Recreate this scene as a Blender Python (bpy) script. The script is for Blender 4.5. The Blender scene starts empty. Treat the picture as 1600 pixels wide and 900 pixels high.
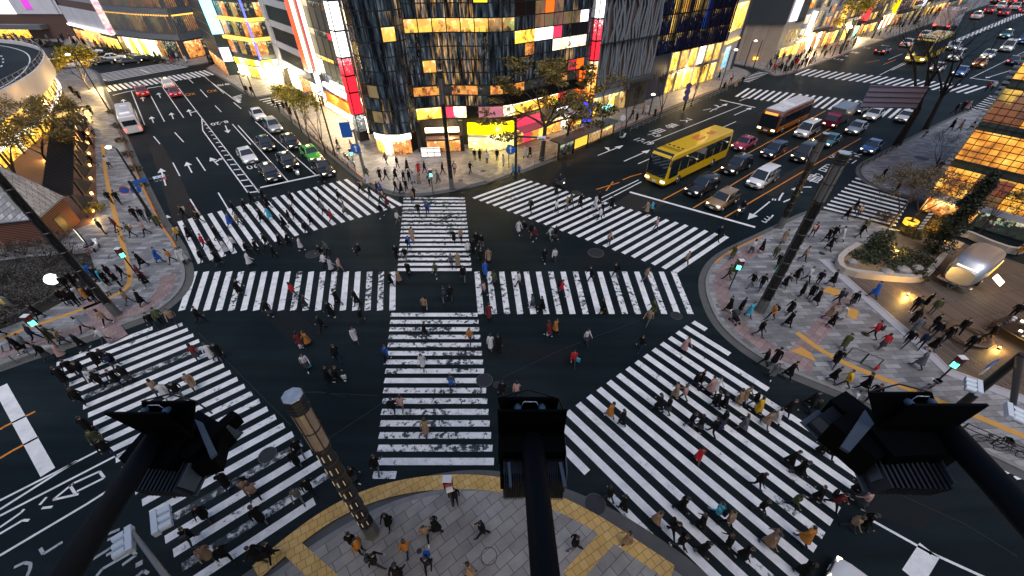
import bpy, bmesh, math, random
from mathutils import Vector, Matrix, Euler
R = math.radians
rnd = random.Random(7)
scene = bpy.context.scene
col = scene.collection
# ---------------------------------------------------------------- camera frame
CAM_H = 24.0
FPX, HORIZON = 630.0, -75.0            # focal length and horizon row, in pixels of the 1600 px wide photograph
PITCH = math.atan((450 - HORIZON) / FPX)
CP, SP = math.cos(PITCH), math.sin(PITCH)
AZ = R(50.5)                           # the two streets: U axis (up right) and V axis (up left)
SA, CA = math.sin(AZ), math.cos(AZ)
ROT = R(90 - 50.5)

def at(px, py, z=0.0):
    "the point of the plane at height z seen at photo pixel px, py"
    x = (px - 800) / FPX; y = (py - 450) / FPX
    t = (z - CAM_H) / (-SP - y * CP)
    return Vector((x * t, (CP - y * SP) * t, z))
def uv2w(u, v, z=0.0):
    return Vector((u * SA - v * CA, u * CA + v * SA, z))
def w2uv(p):
    return (p[0] * SA + p[1] * CA, -p[0] * CA + p[1] * SA)
def uv(px, py, z=0.0):
    return w2uv(at(px, py, z))
def pix(p):
    dz = p[2] - CAM_H
    d = p[1] * CP - dz * SP
    return (800 + FPX * p[0] / d, 450 + FPX * (-(p[1] * SP + dz * CP)) / d)
def height_at(base, py):
    "height above base point at which its vertical reaches photo row py"
    lo, hi = 0.0, 23.5
    for _ in range(40):
        m = (lo + hi) / 2
        if pix((base[0], base[1], m))[1] > py: lo = m
        else: hi = m
    return lo

# ---------------------------------------------------------------- materials
MATS = {}
def mat(name, color=(0.5, 0.5, 0.5), rough=0.6, metal=0.0, emit=None, strength=1.0, spec=0.5, noise=0.0, nscale=3.0, bump=0.0, bscale=30.0, coat=0.0):
    if name in MATS: return MATS[name]
    m = bpy.data.materials.new(name); m.use_nodes = True
    nt = m.node_tree; b = nt.nodes['Principled BSDF']
    b.inputs['Base Color'].default_value = (*color, 1)
    b.inputs['Roughness'].default_value = rough
    b.inputs['Metallic'].default_value = metal
    b.inputs['Specular IOR Level'].default_value = spec
    b.inputs['Coat Weight'].default_value = coat
    if emit:
        b.inputs['Emission Color'].default_value = (*emit, 1)
        b.inputs['Emission Strength'].default_value = strength
    if noise > 0:
        tc = nt.nodes.new('ShaderNodeTexCoord'); n = nt.nodes.new('ShaderNodeTexNoise')
        n.inputs['Scale'].default_value = nscale; n.inputs['Detail'].default_value = 6
        nt.links.new(tc.outputs['Object'], n.inputs['Vector'])
        mx = nt.nodes.new('ShaderNodeMix'); mx.data_type = 'RGBA'; mx.blend_type = 'MIX'
        mx.inputs['A'].default_value = (*[c * (1 - noise) for c in color], 1)
        mx.inputs['B'].default_value = (*[min(1, c * (1 + noise)) for c in color], 1)
        nt.links.new(n.outputs['Fac'], mx.inputs['Factor'])
        nt.links.new(mx.outputs['Result'], b.inputs['Base Color'])
    if bump > 0:
        tc = nt.nodes.new('ShaderNodeTexCoord'); n = nt.nodes.new('ShaderNodeTexNoise')
        n.inputs['Scale'].default_value = bscale; n.inputs['Detail'].default_value = 3
        nt.links.new(tc.outputs['Object'], n.inputs['Vector'])
        bp = nt.nodes.new('ShaderNodeBump'); bp.inputs['Strength'].default_value = bump
        nt.links.new(n.outputs['Fac'], bp.inputs['Height']); nt.links.new(bp.outputs['Normal'], b.inputs['Normal'])
    MATS[name] = m
    return m

def N(nt, t, **kw):
    n = nt.nodes.new(t)
    for k, v in kw.items():
        if k in n.inputs: n.inputs[k].default_value = v
        else: setattr(n, k, v)
    return n

def ramp(nt, fac, stops, interp='LINEAR'):
    r = nt.nodes.new('ShaderNodeValToRGB'); r.color_ramp.interpolation = interp
    e = r.color_ramp.elements
    while len(e) < len(stops): e.new(0.5)
    for i, (p, c) in enumerate(stops):
        e[i].position = p; e[i].color = (*c, 1) if len(c) == 3 else c
    nt.links.new(fac, r.inputs['Fac'])
    return r.outputs['Color']

def interior(name, dark, mid, bright, strength=2.0, sx=1.2, sz=1.2, hue=0.25):
    "a lit room or shop seen through its glass: ceiling lights, goods, people as uneven light"
    if name in MATS: return MATS[name]
    m = bpy.data.materials.new(name); m.use_nodes = True; nt = m.node_tree
    b = nt.nodes['Principled BSDF']; L = nt.links.new
    b.inputs['Base Color'].default_value = (0.02, 0.02, 0.02, 1); b.inputs['Roughness'].default_value = 0.12
    tc = N(nt, 'ShaderNodeTexCoord'); mp = N(nt, 'ShaderNodeMapping'); oi = N(nt, 'ShaderNodeObjectInfo')
    mp.inputs['Scale'].default_value = (sx, sx, sz)
    add = N(nt, 'ShaderNodeVectorMath', operation='ADD'); sc = N(nt, 'ShaderNodeVectorMath', operation='SCALE')
    L(oi.outputs['Random'], sc.inputs[0]); sc.inputs['Scale'].default_value = 37.0
    L(tc.outputs['Object'], add.inputs[0]); L(sc.outputs[0], add.inputs[1]); L(add.outputs[0], mp.inputs['Vector'])
    v = N(nt, 'ShaderNodeTexVoronoi', distance='CHEBYCHEV'); v.inputs['Scale'].default_value = 1.1; L(mp.outputs[0], v.inputs['Vector'])
    n = N(nt, 'ShaderNodeTexNoise'); n.inputs['Scale'].default_value = 0.8; n.inputs['Detail'].default_value = 3; L(mp.outputs[0], n.inputs['Vector'])
    n2 = N(nt, 'ShaderNodeTexNoise'); n2.inputs['Scale'].default_value = 3.2; n2.inputs['Detail'].default_value = 4; L(mp.outputs[0], n2.inputs['Vector'])
    bw = N(nt, 'ShaderNodeRGBToBW'); L(v.outputs['Color'], bw.inputs[0])
    sp = N(nt, 'ShaderNodeSeparateXYZ'); L(tc.outputs['Generated'], sp.inputs[0])
    def mad(x, k, y):
        q = N(nt, 'ShaderNodeMath', operation='MULTIPLY_ADD'); L(x, q.inputs[0]); q.inputs[1].default_value = k
        if isinstance(y, float): q.inputs[2].default_value = y
        else: L(y, q.inputs[2])
        return q.outputs[0]
    f = mad(sp.outputs['Z'], 0.26, -0.13); f = mad(bw.outputs[0], 0.30, f); f = mad(n.outputs['Fac'], 0.45, f); f = mad(n2.outputs['Fac'], 0.30, f)
    c = ramp(nt, f, [(0.28, dark), (0.46, mid), (0.60, mid), (0.78, bright)])
    mx = N(nt, 'ShaderNodeMix', data_type='RGBA', blend_type='OVERLAY'); mx.inputs['Factor'].default_value = hue
    L(c, mx.inputs['A']); L(v.outputs['Color'], mx.inputs['B'])
    L(mx.outputs['Result'], b.inputs['Emission Color']); b.inputs['Emission Strength'].default_value = strength
    MATS[name] = m
    return m

# ---------------------------------------------------------------- mesh builder
class MB:
    def __init__(s): s.v = []; s.f = []; s.mi = []; s.sm = []
    def add(s, vs, fs, mi=0, smooth=False):
        o = len(s.v); s.v.extend([tuple(p) for p in vs])
        for f in fs:
            s.f.append(tuple(i + o for i in f)); s.mi.append(mi); s.sm.append(smooth)
    def quad(s, a, b, c, d, mi=0): s.add([a, b, c, d], [(0, 1, 2, 3)], mi)
    def box(s, c, d, rz=0.0, mi=0, m=None, taper=1.0):
        hx, hy, hz = d[0] / 2, d[1] / 2, d[2] / 2
        vs = [(-hx, -hy, -hz), (hx, -hy, -hz), (hx, hy, -hz), (-hx, hy, -hz)] + [(x * taper, y * taper, hz) for x, y in ((-hx, -hy), (hx, -hy), (hx, hy), (-hx, hy))]
        M = m if m is not None else Matrix.Rotation(rz, 3, 'Z')
        s.add([M @ Vector(p) + Vector(c) for p in vs], [(0, 3, 2, 1), (4, 5, 6, 7), (0, 1, 5, 4), (1, 2, 6, 5), (2, 3, 7, 6), (3, 0, 4, 7)], mi)
    def b2(s, x0, x1, y0, y1, z0, z1, mi=0):
        s.box(((x0 + x1) / 2, (y0 + y1) / 2, (z0 + z1) / 2), (abs(x1 - x0), abs(y1 - y0), abs(z1 - z0)), mi=mi)
    def prism(s, poly, z0, z1, mi=0, mtop=None, bottom=True):
        n = len(poly)
        ar = sum(poly[i][0] * poly[(i + 1) % n][1] - poly[(i + 1) % n][0] * poly[i][1] for i in range(n))
        if ar < 0: poly = poly[::-1]
        vs = [(p[0], p[1], z0) for p in poly] + [(p[0], p[1], z1) for p in poly]
        s.add(vs, [(i, (i + 1) % n, n + (i + 1) % n, n + i) for i in range(n)], mi)
        s.add(vs[n:], [tuple(range(n))], mi if mtop is None else mtop)
        if bottom: s.add(vs[:n], [tuple(range(n - 1, -1, -1))], mi)
    def tube(s, pts, rad, n=6, mi=0, caps=True, smooth=True):
        pts = [Vector(p) for p in pts]
        if not isinstance(rad, (list, tuple)): rad = [rad] * len(pts)
        rings = []; up = None
        for i, p in enumerate(pts):
            t = (pts[min(i + 1, len(pts) - 1)] - pts[max(i - 1, 0)])
            if t.length < 1e-9: t = Vector((0, 0, 1))
            t.normalize()
            if up is None:
                up = Vector((0, 0, 1)) if abs(t.z) < 0.9 else Vector((1, 0, 0))
            x = up.cross(t)
            if x.length < 1e-6: x = Vector((1, 0, 0)).cross(t)
            x.normalize(); y = t.cross(x); up = y
            rings.append([p + (x * math.cos(a) + y * math.sin(a)) * rad[i] for a in (2 * math.pi * k / n for k in range(n))])
        vs = [q for r in rings for q in r]
        fs = [(i * n + k, i * n + (k + 1) % n, (i + 1) * n + (k + 1) % n, (i + 1) * n + k) for i in range(len(pts) - 1) for k in range(n)]
        s.add(vs, fs, mi, smooth)
        if caps:
            s.add(rings[0], [tuple(range(n - 1, -1, -1))], mi); s.add(rings[-1], [tuple(range(n))], mi)
    def lathe(s, prof, n=12, c=(0, 0, 0), mi=0, smooth=True, m=None, caps=True):
        vs = []
        for r, z in prof:
            for k in range(n):
                a = 2 * math.pi * k / n
                p = Vector((r * math.cos(a), r * math.sin(a), z))
                vs.append((m @ p if m is not None else p) + Vector(c))
        fs = [(i * n + k, i * n + (k + 1) % n, (i + 1) * n + (k + 1) % n, (i + 1) * n + k) for i in range(len(prof) - 1) for k in range(n)]
        s.add(vs, fs, mi, smooth)
        if caps: s.add(vs[:n], [tuple(range(n - 1, -1, -1))], mi); s.add(vs[-n:], [tuple(range(n))], mi)
    def loft(s, secs, mi=0, caps=True, smooth=False):
        "secs: list of closed rings with the same number of points"
        n = len(secs[0]); vs = [p for r in secs for p in r]
        s.add(vs, [(i * n + k, i * n + (k + 1) % n, (i + 1) * n + (k + 1) % n, (i + 1) * n + k) for i in range(len(secs) - 1) for k in range(n)], mi, smooth)
        if caps:
            s.add(secs[0], [tuple(range(n - 1, -1, -1))], mi); s.add(secs[-1], [tuple(range(n))], mi)
    def build(s, name, mats, parent=None, loc=None, rz=None):
        me = bpy.data.meshes.new(name)
        me.from_pydata(s.v, [], s.f)
        if not isinstance(mats, (list, tuple)): mats = [mats]
        for m in mats: me.materials.append(m)
        me.polygons.foreach_set('material_index', s.mi)
        me.polygons.foreach_set('use_smooth', s.sm)
        me.update()
        o = bpy.data.objects.new(name, me); col.objects.link(o)
        if parent: o.parent = parent
        if loc is not None: o.location = loc
        if rz is not None: o.rotation_euler = (0, 0, rz)
        return o

def empty(name, loc=(0, 0, 0), rz=0.0):
    o = bpy.data.objects.new(name, None); col.objects.link(o)
    o.location = loc; o.rotation_euler = (0, 0, rz); o.empty_display_size = 0.3
    return o
def tag(o, label, cat, group=None):
    o['label'] = label; o['category'] = cat
    if group: o['group'] = group
    return o
def thing(name, label, cat, loc=(0, 0, 0), rz=0.0, group=None):
    return tag(empty(name, loc, rz), label, cat, group)
def structure(o, kind='structure'):
    o['kind'] = kind; return o
CH = {}
def kids(o):
    return [c for c in col.objects if c.parent == o]
def copy_tree(tree, parent=None):
    "tree = (object, [subtrees]); copies the thing, its parts and their sub-parts"
    o, subs = tree
    c = o.copy(); col.objects.link(c); c.parent = parent
    return (c, [copy_tree(t, c) for t in subs])
def tree_of(o, childmap):
    return (o, [tree_of(c, childmap) for c in childmap.get(o, [])])
def childmap():
    d = {}
    for o in col.objects:
        if o.parent: d.setdefault(o.parent, []).append(o)
    return d
def set_slot(o, i, m):
    s = o.material_slots[i]; s.link = 'OBJECT'; s.material = m

FONT = None
def text_mb(txt, size, mb, M, mi=0, ext=0.0):
    "letters as flat faces added to a mesh builder, M: 4x4 placing the text plane"
    cu = bpy.data.curves.new('t', 'FONT'); cu.body = txt; cu.size = size; cu.align_x = 'CENTER'; cu.align_y = 'CENTER'
    cu.resolution_u = 3; cu.extrude = ext
    ob = bpy.data.objects.new('t', cu); col.objects.link(ob)
    dg = bpy.context.evaluated_depsgraph_get()
    me = bpy.data.meshes.new_from_object(ob.evaluated_get(dg))
    mb.add([M @ v.co for v in me.vertices], [tuple(p.vertices) for p in me.polygons], mi)
    bpy.data.objects.remove(ob); bpy.data.curves.remove(cu); bpy.data.meshes.remove(me)
def frame(origin, xdir, ydir):
    x = Vector(xdir).normalized(); y = Vector(ydir).normalized(); z = x.cross(y)
    return Matrix(((x.x, y.x, z.x, origin[0]), (x.y, y.y, z.y, origin[1]), (x.z, y.z, z.z, origin[2]), (0, 0, 0, 1)))

# ---------------------------------------------------------------- camera, sky, sun
cam_d = bpy.data.cameras.new('camera'); cam = bpy.data.objects.new('camera', cam_d); col.objects.link(cam)
cam_d.sensor_width = 36.0; cam_d.lens = FPX / 1600 * 36.0
cam_d.clip_start = 0.1; cam_d.clip_end = 3000
cam.location = (0, 0, CAM_H); cam.rotation_euler = (math.pi / 2 - PITCH, 0, 0)
scene.camera = cam
scene.render.resolution_x = 1024; scene.render.resolution_y = 576
scene.view_settings.view_transform = 'Standard'; scene.view_settings.look = 'None'
scene.view_settings.exposure = 0.5; scene.view_settings.gamma = 1.0
W = bpy.data.worlds.new('World'); scene.world = W; W.use_nodes = True
wn = W.node_tree
sky = wn.nodes.new('ShaderNodeTexSky'); sky.sky_type = 'NISHITA'; sky.sun_disc = False
SUN_EL, SUN_AZ = R(64), R(172)
sky.sun_elevation = SUN_EL; sky.sun_rotation = SUN_AZ; sky.air_density = 1.0; sky.dust_density = 2.0; sky.ozone_density = 1.5
wn.links.new(sky.outputs[0], wn.nodes['Background'].inputs['Color'])
wn.nodes['Background'].inputs['Strength'].default_value = 0.09
sun_d = bpy.data.lights.new('sun', 'SUN'); sun = bpy.data.objects.new('sun', sun_d); col.objects.link(sun)
sun_d.energy = 1.05; sun_d.angle = R(40); sun_d.color = (1.0, 0.93, 0.88)
sd = Vector((math.sin(SUN_AZ) * math.cos(SUN_EL), math.cos(SUN_AZ) * math.cos(SUN_EL), math.sin(SUN_EL)))
sun.rotation_euler = sd.to_track_quat('Z', 'Y').to_euler(); sun.location = (0, 0, 60)
cy = scene.cycles
cy.use_denoising = True
cy.max_bounces = 4; cy.diffuse_bounces = 2; cy.glossy_bounces = 2; cy.transmission_bounces = 2; cy.transparent_max_bounces = 4
cy.use_light_tree = True; cy.sample_clamp_indirect = 4.0; cy.sample_clamp_direct = 0
cy.caustics_reflective = False; cy.caustics_refractive = False
# ================================================================ ground, pavements, markings
def paving(name, c1, c2, c3, mortar, bw, bh, rot, rough=0.55, msize=0.012, stain=0.35):
    m = bpy.data.materials.new(name); m.use_nodes = True; nt = m.node_tree; b = nt.nodes['Principled BSDF']
    tc = N(nt, 'ShaderNodeTexCoord'); mp = N(nt, 'ShaderNodeMapping'); mp.inputs['Rotation'].default_value = (0, 0, -rot)
    nt.links.new(tc.outputs['Object'], mp.inputs['Vector'])
    br = N(nt, 'ShaderNodeTexBrick'); br.inputs['Scale'].default_value = 1.0
    br.inputs['Brick Width'].default_value = bw; br.inputs['Row Height'].default_value = bh
    br.inputs['Mortar Size'].default_value = msize; br.inputs['Bias'].default_value = 0.0
    br.inputs['Color1'].default_value = (0, 0, 0, 1); br.inputs['Color2'].default_value = (1, 1, 1, 1); br.inputs['Mortar'].default_value = (0.5, 0.5, 0.5, 1)
    nt.links.new(mp.outputs[0], br.inputs['Vector'])
    bw_ = N(nt, 'ShaderNodeRGBToBW'); nt.links.new(br.outputs['Color'], bw_.inputs[0])
    c = ramp(nt, bw_.outputs[0], [(0.0, c1), (0.5, c2), (1.0, c3)])
    mx = N(nt, 'ShaderNodeMix', data_type='RGBA'); mx.inputs['B'].default_value = (*mortar, 1)
    nt.links.new(br.outputs['Fac'], mx.inputs['Factor']); nt.links.new(c, mx.inputs['A'])
    n = N(nt, 'ShaderNodeTexNoise'); n.inputs['Scale'].default_value = 0.55; n.inputs['Detail'].default_value = 7; n.inputs['Roughness'].default_value = 0.65
    nt.links.new(tc.outputs['Object'], n.inputs['Vector'])
    st = ramp(nt, n.outputs['Fac'], [(0.35, (1 - stain,) * 3), (0.62, (1.0, 1.0, 1.0))])
    ml = N(nt, 'ShaderNodeMix', data_type='RGBA', blend_type='MULTIPLY'); ml.inputs['Factor'].default_value = 1.0
    nt.links.new(mx.outputs['Result'], ml.inputs['A']); nt.links.new(st, ml.inputs['B'])
    nt.links.new(ml.outputs['Result'], b.inputs['Base Color'])
    b.inputs['Roughness'].default_value = rough
    bp = N(nt, 'ShaderNodeBump'); bp.inputs['Strength'].default_value = 0.25; bp.invert = True
    nt.links.new(br.outputs['Fac'], bp.inputs['Height']); nt.links.new(bp.outputs['Normal'], b.inputs['Normal'])
    MATS[name] = m
    return m

def asphalt_mat():
    m = bpy.data.materials.new('asphalt'); m.use_nodes = True; nt = m.node_tree; b = nt.nodes['Principled BSDF']
    tc = N(nt, 'ShaderNodeTexCoord')
    n1 = N(nt, 'ShaderNodeTexNoise'); n1.inputs['Scale'].default_value = 0.09; n1.inputs['Detail'].default_value = 5
    n2 = N(nt, 'ShaderNodeTexNoise'); n2.inputs['Scale'].default_value = 14.0; n2.inputs['Detail'].default_value = 4
    mp = N(nt, 'ShaderNodeMapping'); mp.inputs['Rotation'].default_value = (0, 0, -ROT); mp.inputs['Scale'].default_value = (0.05, 0.9, 1)
    n3 = N(nt, 'ShaderNodeTexNoise'); n3.inputs['Scale'].default_value = 1.3; n3.inputs['Detail'].default_value = 5
    for a in (n1, n2): nt.links.new(tc.outputs['Object'], a.inputs['Vector'])
    nt.links.new(tc.outputs['Object'], mp.inputs['Vector']); nt.links.new(mp.outputs[0], n3.inputs['Vector'])
    c1 = ramp(nt, n1.outputs['Fac'], [(0.36, (0.003, 0.0085, 0.0115)), (0.5, (0.006, 0.0125, 0.0155)), (0.66, (0.012, 0.019, 0.0225))])
    c2 = ramp(nt, n2.outputs['Fac'], [(0.3, (0.65,) * 3), (0.7, (1.25,) * 3)])
    c3 = ramp(nt, n3.outputs['Fac'], [(0.3, (0.7,) * 3), (0.7, (1.3,) * 3)])
    a = N(nt, 'ShaderNodeMix', data_type='RGBA', blend_type='MULTIPLY'); a.inputs['Factor'].default_value = 1
    d = N(nt, 'ShaderNodeMix', data_type='RGBA', blend_type='MULTIPLY'); d.inputs['Factor'].default_value = 1
    nt.links.new(c1, a.inputs['A']); nt.links.new(c2, a.inputs['B']); nt.links.new(a.outputs['Result'], d.inputs['A']); nt.links.new(c3, d.inputs['B'])
    nt.links.new(d.outputs['Result'], b.inputs['Base Color'])
    b.inputs['Roughness'].default_value = 0.62; b.inputs['Specular IOR Level'].default_value = 0.12
    bp = N(nt, 'ShaderNodeBump'); bp.inputs['Strength'].default_value = 0.15; nt.links.new(n2.outputs['Fac'], bp.inputs['Height']); nt.links.new(bp.outputs['Normal'], b.inputs['Normal'])
    MATS['asphalt'] = m
    return m

def paint(name, color, lo, hi, scale=1.6):
    "road paint: worn away in patches that show the asphalt"
    m = bpy.data.materials.new(name); m.use_nodes = True; nt = m.node_tree; b = nt.nodes['Principled BSDF']
    tc = N(nt, 'ShaderNodeTexCoord')
    n1 = N(nt, 'ShaderNodeTexNoise'); n1.inputs['Scale'].default_value = scale; n1.inputs['Detail'].default_value = 9; n1.inputs['Roughness'].default_value = 0.72
    n2 = N(nt, 'ShaderNodeTexNoise'); n2.inputs['Scale'].default_value = 0.35; n2.inputs['Detail'].default_value = 3
    nt.links.new(tc.outputs['Object'], n1.inputs['Vector']); nt.links.new(tc.outputs['Object'], n2.inputs['Vector'])
    ad = N(nt, 'ShaderNodeMath', operation='MULTIPLY_ADD'); ad.inputs[1].default_value = 0.45
    nt.links.new(n2.outputs['Fac'], ad.inputs[0]); nt.links.new(n1.outputs['Fac'], ad.inputs[2])
    c = ramp(nt, ad.outputs[0], [(lo, (0.035, 0.045, 0.052)), (hi, color), (min(1, hi + 0.2), tuple(min(0.86, x * 1.06) for x in color))])
    n3 = N(nt, 'ShaderNodeTexNoise'); n3.inputs['Scale'].default_value = 1.1; n3.inputs['Detail'].default_value = 6; n3.inputs['Roughness'].default_value = 0.7; nt.links.new(tc.outputs['Object'], n3.inputs['Vector'])
    dm = N(nt, 'ShaderNodeMix', data_type='RGBA', blend_type='MULTIPLY'); dm.inputs['Factor'].default_value = 1.0
    nt.links.new(c, dm.inputs['A']); nt.links.new(ramp(nt, n3.outputs['Fac'], [(0.3, (0.72, 0.74, 0.76)), (0.6, (1, 1, 1))]), dm.inputs['B'])
    nt.links.new(dm.outputs['Result'], b.inputs['Base Color']); b.inputs['Roughness'].default_value = 0.6; b.inputs['Specular IOR Level'].default_value = 0.3
    MATS[name] = m
    return m

M_ASPH = asphalt_mat()
M_PAINT = paint('road_paint', (0.74, 0.75, 0.77), 0.475, 0.535)
M_WORN = paint('worn_road_paint', (0.74, 0.75, 0.77), 0.655, 0.70, 2.4)
M_WORN2 = paint('lightly_worn_paint', (0.74, 0.75, 0.77), 0.565, 0.62, 2.2)
M_FADED = paint('faded_road_paint', (0.62, 0.64, 0.66), 0.70, 0.82, 2.5)
M_SHADED = paint('shaded_road_paint', (0.40, 0.42, 0.44), 0.52, 0.64, 2.5)  # shade over the lettering is put into this paint's grey
M_YEL = paint('orange_road_paint', (0.62, 0.22, 0.03), 0.44, 0.54)
M_PAVE = paving('pavement_slabs', (0.15, 0.152, 0.16), (0.24, 0.243, 0.255), (0.36, 0.365, 0.385), (0.06, 0.06, 0.064), 1.15, 0.42, ROT * 0.35 - 0.2)
M_PAVE2 = paving('pavement_blocks', (0.26, 0.245, 0.235), (0.31, 0.293, 0.28), (0.36, 0.34, 0.325), (0.08, 0.075, 0.07), 1.0, 0.55, R(38), msize=0.016)
M_PAVE3 = paving('pavement_shop_slabs', (0.18, 0.165, 0.16), (0.25, 0.23, 0.22), (0.31, 0.29, 0.28), (0.08, 0.075, 0.075), 0.8, 0.4, ROT)
M_PINK = paving('pavement_pink_band', (0.24, 0.17, 0.17), (0.30, 0.21, 0.205), (0.34, 0.25, 0.245), (0.09, 0.08, 0.08), 0.5, 0.5, ROT)
M_KERB = mat('kerb_stone', (0.20, 0.20, 0.20), 0.8, noise=0.3, nscale=2.0)
M_GUT = mat('gutter_stone', (0.085, 0.088, 0.088), 0.8, noise=0.35, nscale=1.2)
M_TACT = paving('tactile_tiles', (0.58, 0.36, 0.10), (0.64, 0.40, 0.12), (0.68, 0.45, 0.16), (0.22, 0.13, 0.04), 0.42, 0.42, R(30), msize=0.014, stain=0.25)
M_TACT2 = mat('tactile_strip', (0.52, 0.27, 0.06), 0.6, noise=0.2, nscale=3)

ZP = 0.15                       # pavement height
K = CAM_H / 26.0                # the plan below was measured with the camera 26 high
def P26(u, v, z=0.0): return uv2w(u * K, v * K, z)

g = MB(); S_ = 900
g.quad((-S_, -S_, 0), (S_, -S_, 0), (S_, S_, 0), (-S_, S_, 0))
structure(g.build('road', M_ASPH))

def offset(line, d):
    "shift an open polyline sideways (positive = left of travel)"
    out = []
    for i, p in enumerate(line):
        a = Vector(line[max(i - 1, 0)][:2]); b = Vector(line[min(i + 1, len(line) - 1)][:2])
        t = (b - a).normalized(); n = Vector((-t.y, t.x))
        out.append(Vector((p[0] + n.x * d, p[1] + n.y * d, 0)))
    return out
def smooth(line, it=2):
    for _ in range(it):
        o = [line[0]]
        for a, b in zip(line, line[1:]):
            o += [a * 0.75 + b * 0.25, a * 0.25 + b * 0.75]
        line = o + [line[-1]]
    return line
def strip(mb, l1, l2, z0, z1, mi=0):
    n = len(l1)
    for i in range(n - 1):
        a, b, c, d = l1[i], l1[i + 1], l2[i + 1], l2[i]
        mb.add([(a.x, a.y, z0), (b.x, b.y, z0), (c.x, c.y, z0), (d.x, d.y, z0), (a.x, a.y, z1), (b.x, b.y, z1), (c.x, c.y, z1), (d.x, d.y, z1)],
               [(4, 5, 6, 7), (0, 1, 5, 4), (2, 3, 7, 6)], mi)
BLK = {}
def block(key, name, line, close, m, gut=0.75, side=1):
    "a city block: gutter, kerb and raised pavement along a kerb line (block on the left of travel when side = 1)"
    line = smooth(line)
    l0 = line; l1 = offset(line, side * gut); l2 = offset(line, side * (gut + 0.28))
    mb = MB(); strip(mb, l0, l1, -0.02, 0.012); structure(mb.build('gutter', M_GUT))
    mb = MB(); strip(mb, l1, l2, -0.02, ZP + 0.004); structure(mb.build('kerb', M_KERB))
    poly = [(p.x, p.y) for p in l2] + [(p.x, p.y) for p in close]
    mb = MB()
    bm = bmesh.new(); vs = [bm.verts.new((x, y, ZP)) for x, y in poly]
    f = bm.faces.new(vs); bmesh.ops.triangulate(bm, faces=[f])
    bm.normal_update()
    if sum(t.normal.z for t in bm.faces) < 0:
        for t in bm.faces: t.normal_flip()
    me = bpy.data.meshes.new(name); bm.to_mesh(me); bm.free(); me.materials.append(m)
    o = bpy.data.objects.new(name, me); col.objects.link(o); structure(o)
    BLK[key] = (l0, l1, l2)
    return o
A = lambda pts: [at(x, y) for x, y in pts]
block('S', 'pavement', [P26(-70, 14.6), P26(-30, 14.6), P26(-12, 14.6)] + A([(400, 885), (480, 826), (560, 780), (620, 755), (680, 740), (740, 733), (800, 738), (870, 757), (950, 790), (1030, 840), (1100, 890)]) + [P26(12.6, -8), P26(12.6, -30), P26(12.6, -70)], [P26(-70, -70)], M_PAVE2, 1.0, -1)
block('NW', 'pavement', [P26(-120, 42.4), P26(-60, 42.4)] + A([(0, 580), (120, 541), (200, 514), (245, 497), (280, 472), (298, 450), (305, 430), (300, 405), (285, 375), (262, 345), (225, 270), (190, 190), (172, 150), (163, 128), (158, 116), (145, 108), (100, 92)]) + [P26(-60, 215), P26(-160, 215)], [P26(-160, 42.4)], M_PAVE, 0.7, 1)
block('N', 'pavement', [P26(70, 106), P26(30, 106)] + A([(432, 165), (440, 178), (455, 190), (500, 230), (535, 260), (562, 283), (590, 298), (620, 307), (660, 307), (700, 301), (750, 290), (800, 276), (860, 254), (930, 221), (1000, 190), (1090, 153), (1150, 130), (1172, 120), (1174, 114), (1166, 109)]) + [P26(136, 62), P26(136, 100)], [P26(136, 106)], M_PAVE3, 0.6, 1)
block('NN', 'pavement', [P26(90, 188), P26(35, 182)] + A([(322, 104), (322, 110), (345, 122), (375, 142), (395, 153), (408, 152)]) + [P26(40, 117), P26(90, 117)], [P26(90, 180)], M_PAVE3, 0.5, 1)
block('NE', 'pavement', [P26(139, 120), P26(139, 60)] + A([(1198, 112), (1204, 118), (1218, 119), (1245, 113), (1300, 92), (1400, 56), (1500, 22)]) + [P26(520, 49)], [P26(520, 120)], M_PAVE3, 0.5, 1)
block('E', 'pavement', [P26(33.2, -60), P26(33.2, -30)] + A([(1600, 745), (1400, 660), (1270, 606), (1200, 578), (1150, 545), (1115, 512), (1098, 480), (1090, 450), (1093, 425), (1112, 400), (1150, 380), (1185, 364), (1230, 342), (1262, 328), (1285, 327), (1320, 336), (1400, 356)]) + [P26(62, -30), P26(62, -60)], [P26(60, -62)], M_PAVE, 0.6, -1)
block('H', 'pavement', [P26(71, -60), P26(71, -20)] + A([(1440, 316), (1385, 301), (1348, 285), (1335, 270), (1340, 256), (1365, 244), (1420, 215), (1500, 176), (1516, 171)]) + [P26(137, 5), P26(137, -60)], [P26(90, -62)], M_PAVE, 0.6, -1)
block('FE', 'pavement', [P26(150, -60), P26(150, 2)] + A([(1548, 150), (1600, 118)]) + [P26(260, 4), P26(520, 4)], [P26(520, -60)], M_PAVE, 0.5, -1)
block('FN', 'pavement', A([(-300, 58), (-60, 62), (40, 66), (105, 71), (150, 77), (205, 88), (250, 98), (285, 103), (305, 103)]) + [P26(30, 172), P26(60, 200), P26(90, 215)], [P26(90, 420), P26(-460, 420)], M_PAVE3, 0.5, 1)

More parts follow.
